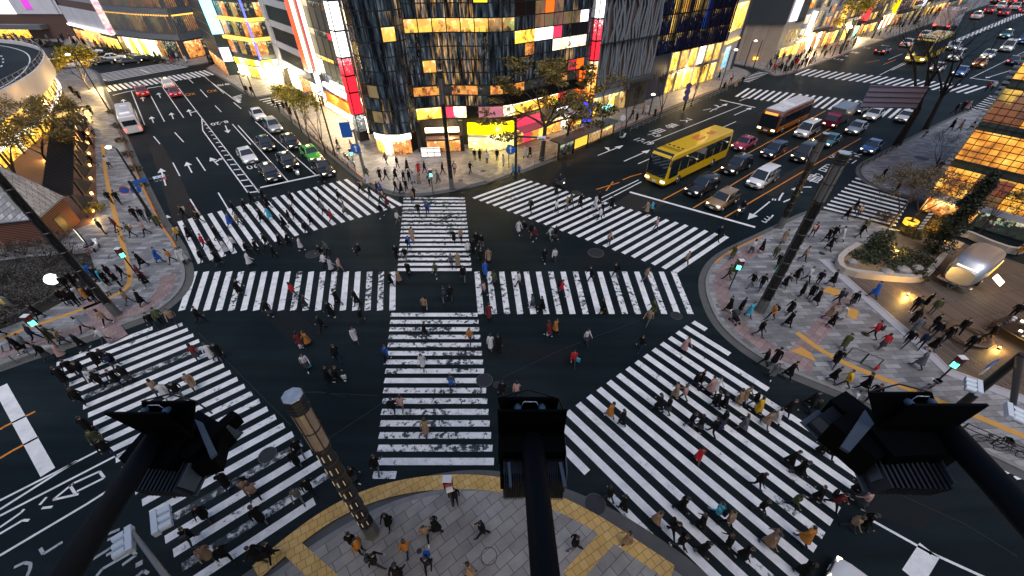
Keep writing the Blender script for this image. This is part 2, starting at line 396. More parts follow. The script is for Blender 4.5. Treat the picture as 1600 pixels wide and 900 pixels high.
# pink bands and tactile strips on the pavements
def band(pts, w, z, m, name, closed=False):
    l = smooth([Vector((p[0], p[1], 0)) for p in pts], 2) if len(pts) > 2 else [Vector((p[0], p[1], 0)) for p in pts]
    mb = MB(); a = offset(l, w / 2); b = offset(l, -w / 2)
    for i in range(len(l) - 1):
        mb.add([(a[i].x, a[i].y, z), (a[i + 1].x, a[i + 1].y, z), (b[i + 1].x, b[i + 1].y, z), (b[i].x, b[i].y, z)], [(3, 2, 1, 0)])
    return structure(mb.build(name, m))
A15 = lambda pts: [at(x, y, ZP) for x, y in pts]
for key, rng_, sgn in (('E', (18, 52), -1), ('NW', (8, 36), 1)):
    l = offset(BLK[key][2][rng_[0]:rng_[1]], sgn * 1.1)
    band(l, 1.3, ZP + 0.004, M_PINK, 'pink_paving_band')
band(A15([(1240, 560), (1330, 460)]), 1.2, ZP + 0.008, M_PINK, 'pink_paving_band')
band(A15([(140, 470), (185, 530)]), 1.3, ZP + 0.008, M_PINK, 'pink_paving_band')
band(A15([(400, 894), (450, 850), (510, 806), (570, 776), (640, 757), (720, 751), (790, 757), (860, 780), (930, 815), (1000, 862), (1050, 896)]), 0.85, ZP + 0.008, M_TACT, 'tactile_paving')
band(A15([(452, 852), (520, 915)]), 0.85, ZP + 0.013, M_TACT, 'tactile_paving')
band(A15([(955, 833), (890, 905)]), 0.85, ZP + 0.013, M_TACT, 'tactile_paving')
band(A15([(0, 528), (60, 507), (130, 483), (185, 460), (203, 445), (203, 425), (194, 390), (178, 330), (166, 280), (160, 225)]), 0.42, ZP + 0.008, M_TACT2, 'tactile_paving')
band(A15([(1245, 520), (1300, 560), (1400, 600), (1500, 640), (1620, 690)]), 0.5, ZP + 0.016, M_TACT2, 'tactile_paving')
for q in ([(1235, 548), (1275, 565), (1268, 552), (1252, 542)], [(1318, 492), (1338, 500), (1342, 485), (1325, 480)], [(1285, 455), (1310, 464), (1314, 454), (1295, 447)]):
    mb = MB(); mb.add([at(x, y, ZP + 0.02) for x, y in q], [(0, 1, 2, 3)]); structure(mb.build('tactile_paving', M_TACT2))
for k_, q in enumerate(([(725, 272), (765, 285), (772, 281), (733, 268)], [(715, 296), (735, 290), (720, 283), (700, 290)], [(765, 284), (792, 274), (786, 270), (758, 280)])):
    mb = MB(); mb.add([at(x, y, ZP + 0.004 + 0.003 * k_) for x, y in q], [(0, 1, 2, 3)]); structure(mb.build('dark_paving_patch', mat('dark_paving', (0.12, 0.115, 0.12), 0.7, noise=0.3)))

# orange kerb edge paint along the streets
def kerb_paint(key, i0, i1, sgn, w=0.16):
    l = offset(BLK[key][1][i0:i1], sgn * 0.10)
    band_ = MB(); a = offset(l, w / 2); b = offset(l, -w / 2)
    for i in range(len(l) - 1):
        band_.add([(a[i].x, a[i].y, ZP + 0.01), (a[i + 1].x, a[i + 1].y, ZP + 0.01), (b[i + 1].x, b[i + 1].y, ZP + 0.01), (b[i].x, b[i].y, ZP + 0.01)], [(3, 2, 1, 0)])
    structure(band_.build('kerb_paint', M_YEL))
kerb_paint('N', 58, 76, 1); kerb_paint('N', 20, 34, 1); kerb_paint('NW', 40, 52, 1); kerb_paint('E', 44, 54, -1); kerb_paint('NE', 12, 30, 1)

# deck of timber boards
def deck_mat():
    m = bpy.data.materials.new('deck_boards'); m.use_nodes = True; nt = m.node_tree; b = nt.nodes['Principled BSDF']
    tc = N(nt, 'ShaderNodeTexCoord'); mp = N(nt, 'ShaderNodeMapping'); mp.inputs['Rotation'].default_value = (0, 0, R(-102))
    nt.links.new(tc.outputs['Object'], mp.inputs['Vector'])
    br = N(nt, 'ShaderNodeTexBrick'); br.inputs['Scale'].default_value = 1; br.inputs['Brick Width'].default_value = 4.0; br.inputs['Row Height'].default_value = 0.19
    br.inputs['Mortar Size'].default_value = 0.032; br.inputs['Color1'].default_value = (0.085, 0.066, 0.054, 1); br.inputs['Color2'].default_value = (0.15, 0.118, 0.098, 1); br.inputs['Mortar'].default_value = (0.02, 0.016, 0.015, 1)
    nt.links.new(mp.outputs[0], br.inputs['Vector']); nt.links.new(br.outputs['Color'], b.inputs['Base Color']); b.inputs['Roughness'].default_value = 0.55
    return m
M_DECK = deck_mat()
deck_px = [(1292, 408), (1345, 455), (1410, 512), (1450, 546), (1482, 579), (1600, 622), (1720, 668), (1760, 470), (1500, 378), (1420, 372), (1380, 405)]
mb = MB(); mb.add([at(x, y, 0.19) for x, y in deck_px], [tuple(range(len(deck_px)))])
bmf = mb.f[0]
if True:
    pl = [at(x, y, 0.19) for x, y in deck_px]
    ar = sum(pl[i].x * pl[(i + 1) % len(pl)].y - pl[(i + 1) % len(pl)].x * pl[i].y for i in range(len(pl)))
    if ar < 0: mb.f[0] = bmf[::-1]
structure(mb.build('timber_deck', M_DECK))
edge = [at(x, y, 0) for x, y in deck_px[:7]]
mb = MB(); strip(mb, offset(edge, 0.0), offset(edge, -0.18), 0.1, 0.23, 0); structure(mb.build('deck_edge', mat('deck_edge_steel', (0.55, 0.57, 0.62), 0.35, 0.6)))
mb = MB(); strip(mb, offset(edge, -0.18), offset(edge, -0.9), 0.1, 0.195, 0); structure(mb.build('deck_step', mat('deck_step_stone', (0.36, 0.36, 0.40), 0.6, noise=0.15)))

# ---------------------------------------------------------------- road markings
ZM = 0.004
def stripes(name, rows, w, m, m2=None, m3=None, p2=0.0, p3=0.0):
    mbs = {}
    for a, b in rows:
        d = (b - a); L = d.length
        if L < 0.2: continue
        n = Vector((-d.y, d.x, 0)) / L * w / 2
        r = rnd.random(); k = m
        if m2 and r < p2: k = m2
        elif m3 and r < p2 + p3: k = m3
        mb = mbs.setdefault(k.name, (MB(), k))[0]
        z = Vector((0, 0, ZM))
        vs = [a - n + z, b - n + z, b + n + z, a + n + z]
        mb.add(vs, [(0, 1, 2, 3)])
    o = None
    for mb, k in mbs.values(): o = structure(mb.build(name, k))
    return o
# upper left crosswalk
rows = []
for k in range(22):
    t = k / 21; ub = -3.6 + 23.0 * t; vb = 48.9 - 2.2 * t; vt = 60.8 - 1.6 * t; ut = ub - 0.45
    if ub > 17.9: vt = 54.5
    if ub > 19.0: vt = 50.3
    rows.append((P26(ub, vb), P26(ut, vt)))
stripes('crosswalk_marking', rows, 0.47, M_PAINT, M_WORN2, None, 0.2)
# upper right crosswalk
rows = []
for k in range(25):
    v = 42.3 - 1.13 * k; rows.append((P26(28.0 + (42.3 - v) * 0.248, v), P26(37.4 + (42.4 - v) * 0.304, v)))
stripes('crosswalk_marking', rows, 0.47, M_PAINT, M_WORN2, None, 0.2)
# lower left crosswalk
rows = []
for k in range(23):
    v = 40.3 - 1.105 * k; ur = -6.5 + (39 - v) * 0.2456; ul = -15.2 + (40.2 - v) * 0.25
    if k == 0: ur = -8.7
    if k == 22: ur = -2.6
    rows.append((P26(ul, v), P26(ur, v)))
stripes('crosswalk_marking', rows, 0.49, M_WORN2, M_PAINT, M_FADED, 0.4, 0.08)
# lower right crosswalk
rows = []
for k in range(18):
    u = 29.55 - 1.115 * k; vl = 9.9 + 0.045 * k; vr = -5.0 + 0.03 * k
    if k == 0: vl, vr = 9.8, 8.5
    if k == 1: vr = 5.7
    if k == 2: vr = 2.0
    if k == 3: vr = -1.5
    if k == 15: vl = 9.9; 
    if k == 16: vl = 8.9; vr = 6.4
    if k == 17: vl = 4.5
    if k == 16:
        rows.append((P26(u, 8.9), P26(u, 6.5))); rows.append((P26(u, 4.6), P26(u, vr - 10.8))); continue
    rows.append((P26(u, vl), P26(u, vr)))
stripes('crosswalk_marking', rows, 0.5, M_WORN2, M_PAINT, M_FADED, 0.4, 0.06)
# the two halves of the long crosswalk and of the crosswalk towards the camera
XY26 = lambda x, y: Vector((x * K, y * K, 0))
rows = [(XY26(-14.9 + 2.7 * k / 17, 50.5 - 0.955 * k), XY26(-6.5 + 2.2 * k / 17, 50.5 - 0.955 * k)) for k in range(18)]
rows += [(XY26(-11.3 + 2.3 * k / 15, 27.3 - 0.94 * k), XY26(-3.2 + 2.0 * k / 15, 27.3 - 0.94 * k)) for k in range(16)]
rows.append((XY26(-9.0, 12.3), XY26(-7.5, 12.3)))
stripes('crosswalk_marking', rows, 0.46, M_WORN, M_WORN2, None, 0.25)
rows = [(XY26(-33.6 + 21.0 * k / 17, 33.9), XY26(-31.2 + 19.9 * k / 17, 27.9)) for k in range(18)]
rows += [(XY26(-3.7 + 20.8 * k / 16, 33.9), XY26(-2.9 + 19.6 * k / 16, 27.4)) for k in range(17)]
stripes('crosswalk_marking', rows, 0.52, M_WORN, M_WORN2, None, 0.3)
# crosswalks of the next junctions and side streets
def px_cross(t0, t1, b0, b1, n, w, m=M_PAINT, m2=None, p2=0):
    a0, a1, c0, c1 = at(*t0), at(*t1), at(*b0), at(*b1)
    stripes('crosswalk_marking', [(c0.lerp(c1, k / (n - 1)), a0.lerp(a1, k / (n - 1))) for k in range(n)], w, m, m2, None, p2)
px_cross((1170, 138), (1425, 166), (1150, 151), (1402, 186), 24, 0.5)
px_cross((1265, 108), (1540, 135), (1243, 117), (1508, 146), 24, 0.5)
px_cross((162, 135), (318, 110), (172, 143), (333, 117), 22, 0.55)
px_cross((280, 99), (150, 119), (292, 103), (166, 126), 3, 0.5)
rows = []
for k in range(7):
    a = at(150 + 3 * k, 117 + 1.6 * k); b = at(270 + 4 * k, 97 + 1.2 * k); rows.append((a, b))
stripes('crosswalk_marking', rows, 0.55, M_PAINT)
rows = [(at(405 + 6 * k, 156.5 + 2.6 * k), at(436 + 6 * k, 150.5 + 2.4 * k)) for k in range(8)]
stripes('crosswalk_marking', rows, 0.42, M_PAINT)
rows = [(at(1287 + 5.5 * k, 324 - 5.1 * k), at(1400 + 3 * k, 352 - 5.4 * k)) for k in range(10)]
stripes('crosswalk_marking', rows, 0.5, M_PAINT)
rows = [(at(1518 + 4 * k, 170 - 2.9 * k), at(1553 + 2.5 * k, 177 - 2.9 * k)) for k in range(8)]
stripes('crosswalk_marking', rows, 0.5, M_PAINT)
rows = [(at(1152 + 4.5 * k, 125 - 1.8 * k), at(1172 + 4 * k, 128 - 1.9 * k)) for k in range(8)]
stripes('crosswalk_marking', rows, 0.45, M_PAINT)
rows = [(at(1363 + 4 * k, 60 - 1.6 * k), at(1380 + 4 * k, 62 - 1.6 * k)) for k in range(7)]
stripes('crosswalk_marking', rows, 0.6, M_PAINT)

def seg(pts, w=0.16, m=None, name='lane_marking'):
    mb = MB()
    for (x0, y0), (x1, y1) in zip(pts, pts[1:]):
        a, b = at(x0, y0), at(x1, y1); d = b - a
        n = Vector((-d.y, d.x, 0)).normalized() * w / 2; z = Vector((0, 0, ZM * 2))
        mb.add([a - n + z, b - n + z, b + n + z, a + n + z], [(0, 1, 2, 3)])
    return structure(mb.build(name, m or M_PAINT))
wl = [  # left street
    [(205, 142), (226, 195)], [(230, 139), (257, 190)], [(254, 136), (287, 184)], [(271, 127), (315, 184)],
    [(240, 213), (250, 225)], [(273, 207), (287, 222)], [(270, 254), (281, 275)], [(307, 246), (321, 267)], [(297, 311), (311, 334)], [(341, 301), (359, 331)],
    [(293, 122), (302, 130)], [(313, 140), (324, 152)], [(336, 165), (346, 175)], [(363, 194), (392, 226)], [(319, 119), (350, 146)], [(365, 160), (377, 170)], [(327, 126), (372, 160)],
    [(372, 196), (450, 283)], [(399, 190), (494, 274)], [(315, 184), (405, 301)],
    [(940, 316), (1002, 284)], [(934, 312), (998, 281)],
    [(1012, 224), (1162, 164)], [(997, 256), (1150, 190)], [(1155, 158), (1172, 151)],
    [(1517, 122), (1600, 81), (1700, 32)], [(1393, 110), (1440, 87), (1600, 22)], [(1375, 117), (1424, 92), (1600, 16)],
    [(1388, 93), (1410, 84)], [(1500, 32), (1475, 42)],
    [(0, 806), (203, 701)], [(0, 782), (166, 698)],
    [(0, 868), (135, 788), (203, 745)], [(1353, 808), (1450, 862), (1540, 903)], [(1450, 862), (1455, 866)],
]
for l in wl: seg(l, 0.15)
for l in ([(176, 149), (200, 143), (255, 134)], [(407, 293), (500, 273)], [(984, 300), (1180, 355)], [(1125, 156), (1180, 168)], [(1515, 122), (1557, 127)]): seg(l, 0.4, name='stop_line')
seg([(1, 604), (75, 738)], 0.68, name='stop_line'); seg([(1452, 860), (1425, 903)], 0.85, name='stop_line')
seg([(0, 796), (120, 720)], 0.16, M_WORN2)
# hatched median
mb = MB()
for k in range(17):
    t = k / 16
    a = at(316, 190).lerp(at(388, 301), t); b = at(320, 190).lerp(at(405, 299), t)
    d = (b - a).normalized(); n = Vector((-d.y, d.x, 0)) * 0.16; z = Vector((0, 0, ZM * 2))
    mb.add([a - n + z, b - n + z, b + n + z, a + n + z], [(0, 1, 2, 3)])
structure(mb.build('hatched_median', M_PAINT)); seg([(315, 184), (317, 204), (388, 302)], 0.16)
mb = MB()
for k in range(26):
    t = k / 25
    a = at(1440, 88).lerp(at(1600, 23), t); b = at(1446, 83).lerp(at(1600, 17), t)
    d = (b - a).normalized(); n = Vector((-d.y, d.x, 0)) * 0.3; z = Vector((0, 0, ZM * 2))
    mb.add([a - n + z, b - n + z, b + n + z, a + n + z], [(0, 1, 2, 3)])
structure(mb.build('hatched_median', M_PAINT))
mb = MB()
for k in range(6):
    a = at(364 + 1.2 * k, 152 + 0.6 * k * 1.8); b = at(378 - 0.5 * k, 148 + 2.5 * k)
    d = (b - a).normalized(); n = Vector((-d.y, d.x, 0)) * 0.2; z = Vector((0, 0, ZM * 2))
    mb.add([a - n + z, b - n + z, b + n + z, a + n + z], [(0, 1, 2, 3)])
structure(mb.build('hatched_median', M_PAINT))
# orange lane lines
for l in ([(1036, 312), (1068, 295), (1290, 173)], [(1083, 325), (1110, 309), (1185, 264), (1320, 188)], [(1130, 341), (1200, 300), (1275, 256), (1345, 216)], [(0, 716), (20, 704), (60, 683)], [(0, 671), (6, 667), (55, 643)],
          [(973, 281), (985, 276), (1003, 271)], [(932, 296), (968, 285)], [(947, 298), (958, 284)], [(1352, 98), (1375, 94)], [(1380, 101), (1400, 93)]):
    seg(l, 0.17, M_YEL)
# arrows
def arrow(p0, p1, w=0.17, head=1.0, m=None, turn=0):
    a, b = at(*p0), at(*p1); d = (b - a); L = d.length; d.normalize(); n = Vector((-d.y, d.x, 0)); z = Vector((0, 0, ZM * 2))
    mb = MB(); hl = min(L * 0.45, head * 1.7); c = b - d * hl
    mb.add([a - n * w / 2 + z, c - n * w / 2 + z, c + n * w / 2 + z, a + n * w / 2 + z], [(0, 1, 2, 3)])
    mb.add([c - n * head / 2 + z, b + z, c + n * head / 2 + z], [(0, 1, 2)])
    if turn:
        q = a.lerp(c, 0.55); e = q + d * 0.9 + n * turn * 0.9
        mb.add([q + z, q + d * 0.5 + z, e + d * .2 + z, e - d * .2 + z], [(0, 1, 2, 3) if turn < 0 else (3, 2, 1, 0)])
        mb.add([e - d * .45 - n * turn * .1 + z, e + d * .45 - n * turn * .1 + z, e + n * turn * .6 + z], [(0, 1, 2) if turn < 0 else (2, 1, 0)])
    structure(mb.build('lane_arrow', m or M_PAINT))
for a, b, tn in (((195, 166), (192, 155), 0), ((224, 158), (222, 151), 0), ((251, 153), (247, 145), 0), ((240, 192), (236, 182), 0), ((271, 186), (267, 176), 0), ((299, 181), (294, 171), -1),
                 ((300, 270), (291, 253), 0), ((341, 258), (328, 246), -1), ((259, 290), (251, 263), 0), ((258, 348), (261, 336), 0), ((975, 252), (1016, 234), 0), ((934, 243), (974, 227), 1), ((1147, 180), (1175, 168), 0), ((1113, 172), (1137, 162), 1),
                 ((1580, 110), (1540, 122), 0), ((1203, 315), (1168, 343), 0), ((352, 196), (357, 208), 0)):
    arrow(a, b, turn=tn)
# outlined arrow and lettering in the lower left lanes, traced stroke by stroke
for l in ([(155.6, 736.7), (113, 756)], [(163, 746.7), (120, 768)], [(155.6, 736.7), (163, 746.7)], [(83, 781), (115.5, 754.5)], [(83, 781), (123, 772)], [(109, 758), (118, 772)], [(73, 776.7), (62, 789)], [(65.5, 794), (82, 792)],
          [(0, 824), (33, 801), (38, 795.5)], [(0, 834), (35.5, 813), (45.5, 813)]): seg(l, 0.14)
for l in ([(63, 856.7), (68, 865.5), (98, 846.7)], [(22, 886.7), (38, 879), (48, 881), (47, 890), (42, 901)], [(129, 865.5), (144, 859), (147, 851), (160, 838), (187, 827)], [(168, 844), (187, 835.5)], [(109, 896.7), (178, 853)], [(166, 868), (193, 853)],
          [(151, 900), (160, 889), (207, 862), (213, 867), (191, 883)], [(211, 903), (224, 892), (232, 896)], [(165, 815), (172, 806)]): seg(l, 0.15, M_SHADED, 'road_lettering')
for l in ([(170, 816), (180, 812)], [(212, 884), (223, 878)]): seg(l, 0.26, M_SHADED, 'road_lettering')
for k in range(3):
    x, y = 1203 - 4 * k, 338 + 3.5 * k
    seg([(x - 5, y), (x + 1, y + 3), (x + 5, y - 2)], 0.18)
for k in range(5):
    x, y = 1548 + 18 * k, 722 + 9 * k
    seg([(x, y), (x + 14, y + 5), (x + 2, y + 7)], 0.22)
# lettering on the road
def road_text(s, p0, p1, size, m=M_PAINT, flip=False, stretch=1.0, name='road_lettering'):
    "p0 -> p1: reading direction of the line of writing on the ground"
    a, b = at(*p0), at(*p1); x = (b - a).normalized(); y = Vector((-x.y, x.x, 0)) * (-1 if flip else 1)
    M = frame(((a + b) / 2 + Vector((0, 0, ZM * 2)))[:], x, y)
    mb = MB(); text_mb(s, size, mb, M @ Matrix.Diagonal((1, stretch, 1, 1)))
    return structure(mb.build(name, m))
def road_uv(s, u, v, size, heading, stretch=1.6, m=M_PAINT):
    "writing centred at (u, v) read by a driver heading along 'u+', 'u-', 'v-'..."
    c = P26(u, v, ZM * 2)
    up = {'u+': (SA, CA, 0), 'u-': (-SA, -CA, 0), 'v+': (-CA, SA, 0), 'v-': (CA, -SA, 0)}[heading]
    up = Vector(up); x = Vector((up.y, -up.x, 0))
    mb = MB(); text_mb(s, size, mb, frame(c, x, up) @ Matrix.Diagonal((1, stretch, 1, 1)))
    return structure(mb.build('road_lettering', m))
def at_uv26(px, py):
    u, v = uv(px, py); return u / K, v / K
for s, p, sz, hd, st in (('17-19', (1005, 221), 1.5, 'u+', 1.6), ('7-9', (1022, 211), 1.5, 'u+', 1.6), ('用', (1027, 205), 1.9, 'u+', 1.7), ('専', (1048, 197), 1.9, 'u+', 1.7), ('ス', (1072, 188), 1.9, 'u+', 1.7), ('バ', (1108, 172), 1.9, 'u+', 1.7),
                         ('8-20', (343, 192), 1.6, 'v-', 1.5), ('8-20', (402, 258), 1.6, 'v-', 1.5),
                         ('17-19', (1305, 92), 1.8, 'u+', 1.5), ('7-9', (1318, 87), 1.8, 'u+', 1.5), ('専用', (1333, 82), 1.5, 'u+', 2.2), ('バス', (1352, 75), 1.5, 'u+', 2.2), ('専用', (350, 132), 1.5, 'v-', 1.5),
                         ('バ', (1228, 309), 2.2, 'u-', 1.8), ('ス', (1252, 293), 2.2, 'u-', 1.8), ('専', (1275, 277), 2.2, 'u-', 1.8), ('用', (1296, 263), 2.2, 'u-', 1.8), ('17-19', (1318, 248), 1.6, 'u-', 1.8), ('7-9', (1335, 240), 1.6, 'u-', 1.8)):
    u, v = at_uv26(*p); road_uv(s, u, v, sz, hd, st, M_PAINT if p[0] > 300 else M_WORN)
for p in ((297, 147), (331, 142)):
    u, v = at_uv26(*p); road_uv('XO', u, v, 1.3, 'v-', 2.6, M_YEL)
# manhole covers and tar seams
M_IRON = mat('cast_iron', (0.03, 0.033, 0.035), 0.5, 0.4, noise=0.4, nscale=8)
M_RING = mat('manhole_ring', (0.07, 0.07, 0.07), 0.7)
for px, py, r, zz in ((489, 397, 0.75, 0), (931, 395, 0.85, 0), (757, 594, 0.62, 0), (1057, 493, 0.5, 0), (900, 301, 0.6, 0), (418, 711, 0.55, 0), (930, 788, 0.62, 0.0), (777, 601, 0.3, 0),
                      (764, 869, 0.42, ZP), (655, 861, 0.14, ZP), (1352, 522, 0.3, ZP), (1284, 396, 0.3, ZP), (1440, 247, 0.9, ZP), (755, 267, 0.4, ZP), (720, 282, 0.35, ZP)):
    mb = MB(); c = at(px, py, zz)
    mb.lathe([(r, zz - 0.0), (r, zz + 0.010), (r * 0.93, zz + 0.012)], 24, (c.x, c.y, 0), 1)
    mb.lathe([(r * 0.93, zz + 0.0), (r * 0.92, zz + 0.016)], 24, (c.x, c.y, 0), 0)
    structure(mb.build('manhole_cover', [M_PAVE2 if px in (764,) else M_IRON, M_RING if px != 764 else M_IRON]))
M_TAR = mat('tar_seam', (0.012, 0.013, 0.014), 0.4)
for pts in ([(540, 620), (500, 612), (440, 614)], [(505, 690), (560, 655), (600, 628)], [(480, 613), (590, 618)], [(310, 520), (400, 610), (455, 665)], [(1400, 770), (1510, 820), (1590, 870)], [(785, 590), (880, 545), (1000, 500)]):
    seg(pts, 0.05, M_TAR, 'tar_seam')
for q in ([(1333, 543), (1358, 552), (1344, 567), (1320, 558)], [(1358, 553), (1381, 562), (1367, 577), (1345, 568)], [(171, 397), (184, 394), (182, 401), (169, 404)], [(2, 540), (14, 535), (17, 547), (5, 550)], [(15, 536), (26, 530), (30, 541), (19, 546)]):
    mb = MB(); pts = [at(x, y, ZP + 0.01) for x, y in q]
    for a, b in zip(pts, pts[1:] + pts[:1]):
        d = (b - a).normalized(); n = Vector((-d.y, d.x, 0)) * 0.04
        mb.add([a - n, b - n, b + n, a + n], [(0, 1, 2, 3)])
    structure(mb.build('access_cover', M_IRON))
M_PATCH = mat('lighter_asphalt_patch', (0.026, 0.026, 0.026), 0.8, noise=0.35, nscale=2.5, spec=0.1); M_PATCH2 = mat('darker_asphalt_patch', (0.007, 0.010, 0.012), 0.6, noise=0.3, nscale=2, spec=0.15)
for q, m_ in (([(232, 225), (252, 222), (316, 345), (272, 350)], M_PATCH), ([(960, 318), (985, 302), (1040, 318), (1010, 338)], M_PATCH), ([(1180, 300), (1330, 212), (1345, 216), (1210, 308)], M_PATCH), ([(650, 560), (720, 530), (900, 540), (880, 566)], M_PATCH2), ([(420, 450), (500, 520), (455, 535), (390, 470)], M_PATCH2), ([(1380, 770), (1480, 790), (1440, 830), (1350, 800)], M_PATCH2), ([(880, 400), (1000, 395), (1010, 412), (885, 418)], M_PATCH2)):
    mb = MB(); pl = [at(x, y, 0.002) for x, y in q]; mb.add(pl, [(3, 2, 1, 0)]); structure(mb.build('asphalt_patch', m_))
# planting bed ground behind the left pavement
M_SOIL = mat('soil', (0.016, 0.015, 0.011), 0.95, noise=0.5, nscale=1.5, bump=0.6, bscale=4)
mb = MB(); pl = [at(x, y, ZP + 0.03) for x, y in ((-200, 585), (-30, 525), (60, 492), (100, 470), (130, 450), (150, 428), (140, 395), (60, 400), (-200, 430))]
mb.add(pl, [tuple(range(len(pl)))]); structure(mb.build('planting_bed', M_SOIL))
M_CLAY = mat('clay_paving', (0.13, 0.065, 0.045), 0.8, noise=0.3, nscale=1.2)
mb = MB(); pl = [at(x, y, ZP + 0.02) for x, y in ((152, 330), (148, 210), (120, 190), (-150, 250), (-200, 420), (60, 380), (140, 350))]
mb.add(pl, [tuple(range(len(pl)))]); structure(mb.build('clay_plaza', M_CLAY))
# ================================================================ vehicles
M_GLASS = mat('car_glass', (0.012, 0.020, 0.028), 0.04, spec=0.9)
M_TYRE = mat('tyre_rubber', (0.012, 0.012, 0.012), 0.8)
M_RIM = mat('alloy_rim', (0.45, 0.45, 0.46), 0.3, 0.9)
M_HEAD = mat('headlamp_lit', (0.9, 0.85, 0.7), 0.1, emit=(1.0, 0.80, 0.50), strength=3.0)
M_HEADW = mat('headlamp_white', (0.8, 0.8, 0.8), 0.1, emit=(1.0, 0.92, 0.78), strength=1.2)
M_TAIL = mat('tail_lamp_red', (0.5, 0.01, 0.01), 0.15, emit=(1.0, 0.05, 0.03), strength=5.0)
M_TAILD = mat('tail_lamp_unlit', (0.30, 0.01, 0.01), 0.15)
M_PLATE = mat('number_plate', (0.7, 0.7, 0.68), 0.4)
M_TRIM = mat('black_trim', (0.015, 0.015, 0.016), 0.5)
M_CHROME = mat('chrome', (0.7, 0.7, 0.72), 0.15, 1.0)
M_SIGNY = mat('roof_sign_lit', (0.8, 0.7, 0.4), 0.3, emit=(1.0, 0.85, 0.5), strength=1.5)
def cpaint(name, c, rough=0.25, metal=0.0): return mat('paint_' + name, c, rough, metal, coat=0.6, noise=0.06, nscale=1.5)
PAINT = dict(white=cpaint('white', (0.72, 0.73, 0.75)), black=cpaint('black', (0.012, 0.013, 0.015), 0.18), silver=cpaint('silver', (0.42, 0.45, 0.50), 0.3, 0.4), red=cpaint('red', (0.35, 0.02, 0.03)), crimson=cpaint('crimson', (0.30, 0.02, 0.06)),
             green=cpaint('green', (0.06, 0.42, 0.04)), gold=cpaint('gold', (0.38, 0.25, 0.13), 0.3, 0.4), blue=cpaint('blue', (0.03, 0.12, 0.40)), navy=cpaint('navy', (0.015, 0.025, 0.06)), yellow=cpaint('yellow', (0.72, 0.45, 0.01)),
             orange=cpaint('orange', (0.62, 0.20, 0.02)), rust=cpaint('rust', (0.20, 0.06, 0.02)), teal=cpaint('teal', (0.05, 0.22, 0.30)), grey=cpaint('grey', (0.16, 0.17, 0.19), 0.3, 0.3), pink=cpaint('pale_pink', (0.55, 0.42, 0.45)))

def ring(x, w, z0, z1, r=0.16, f=1.0):
    "rounded cross-section of a body at station x; f narrows the top"
    t = w * f
    return [(x, -w + r, z0), (x, w - r, z0), (x, w, z0 + r), (x, w, z0 + (z1 - z0) * 0.55), (x, t - r * 0.2, z1 - r * 0.7), (x, t - r, z1), (x, -t + r, z1), (x, -t + r * 0.2, z1 - r * 0.7), (x, -w, z0 + (z1 - z0) * 0.55), (x, -w, z0 + r)]
def bevelled(me_v, me_f, off, seg=2):
    bm = bmesh.new(); vs = [bm.verts.new(p) for p in me_v]
    for f in me_f: bm.faces.new([vs[i] for i in f])
    bmesh.ops.bevel(bm, geom=list(bm.edges), offset=off, segments=seg, affect='EDGES', profile=0.5)
    bm.verts.index_update()
    V = [v.co[:] for v in bm.verts]; F = [tuple(v.index for v in f.verts) for f in bm.faces]; bm.free()
    return V, F
def wheel_parts(parent, x, y, r, w, side):
    mb = MB(); M = Matrix.Rotation(R(90), 3, 'X')
    mb.lathe([(r * 0.62, -w / 2), (r * 0.93, -w / 2), (r, -w * 0.3), (r, w * 0.3), (r * 0.93, w / 2), (r * 0.62, w / 2)], 14, (0, 0, 0), 0, True, M)
    wo = mb.build('wheel', M_TYRE, parent, (x, y, r))
    mr = MB(); s = side
    mr.lathe([(r * 0.66, -0.02), (r * 0.62, 0.02), (r * 0.2, 0.0), (r * 0.12, 0.03)], 12, (0, s * (w / 2), 0), 0, False, Matrix.Rotation(R(-90 * s), 3, 'X'))
    mr.build('rim', M_RIM, wo)
    return wo
def quad_on(mb, a, b, c, d, inset, push):
    a, b, c, d = map(Vector, (a, b, c, d)); cen = (a + b + c + d) / 4
    n = (b - a).cross(d - a).normalized() * push
    q = []
    for p in (a, b, c, d):
        dr = (cen - p); q.append(p + dr.normalized() * min(inset * 1.4, dr.length * 0.45) + n)
    mb.add(q, [(0, 1, 2, 3)])

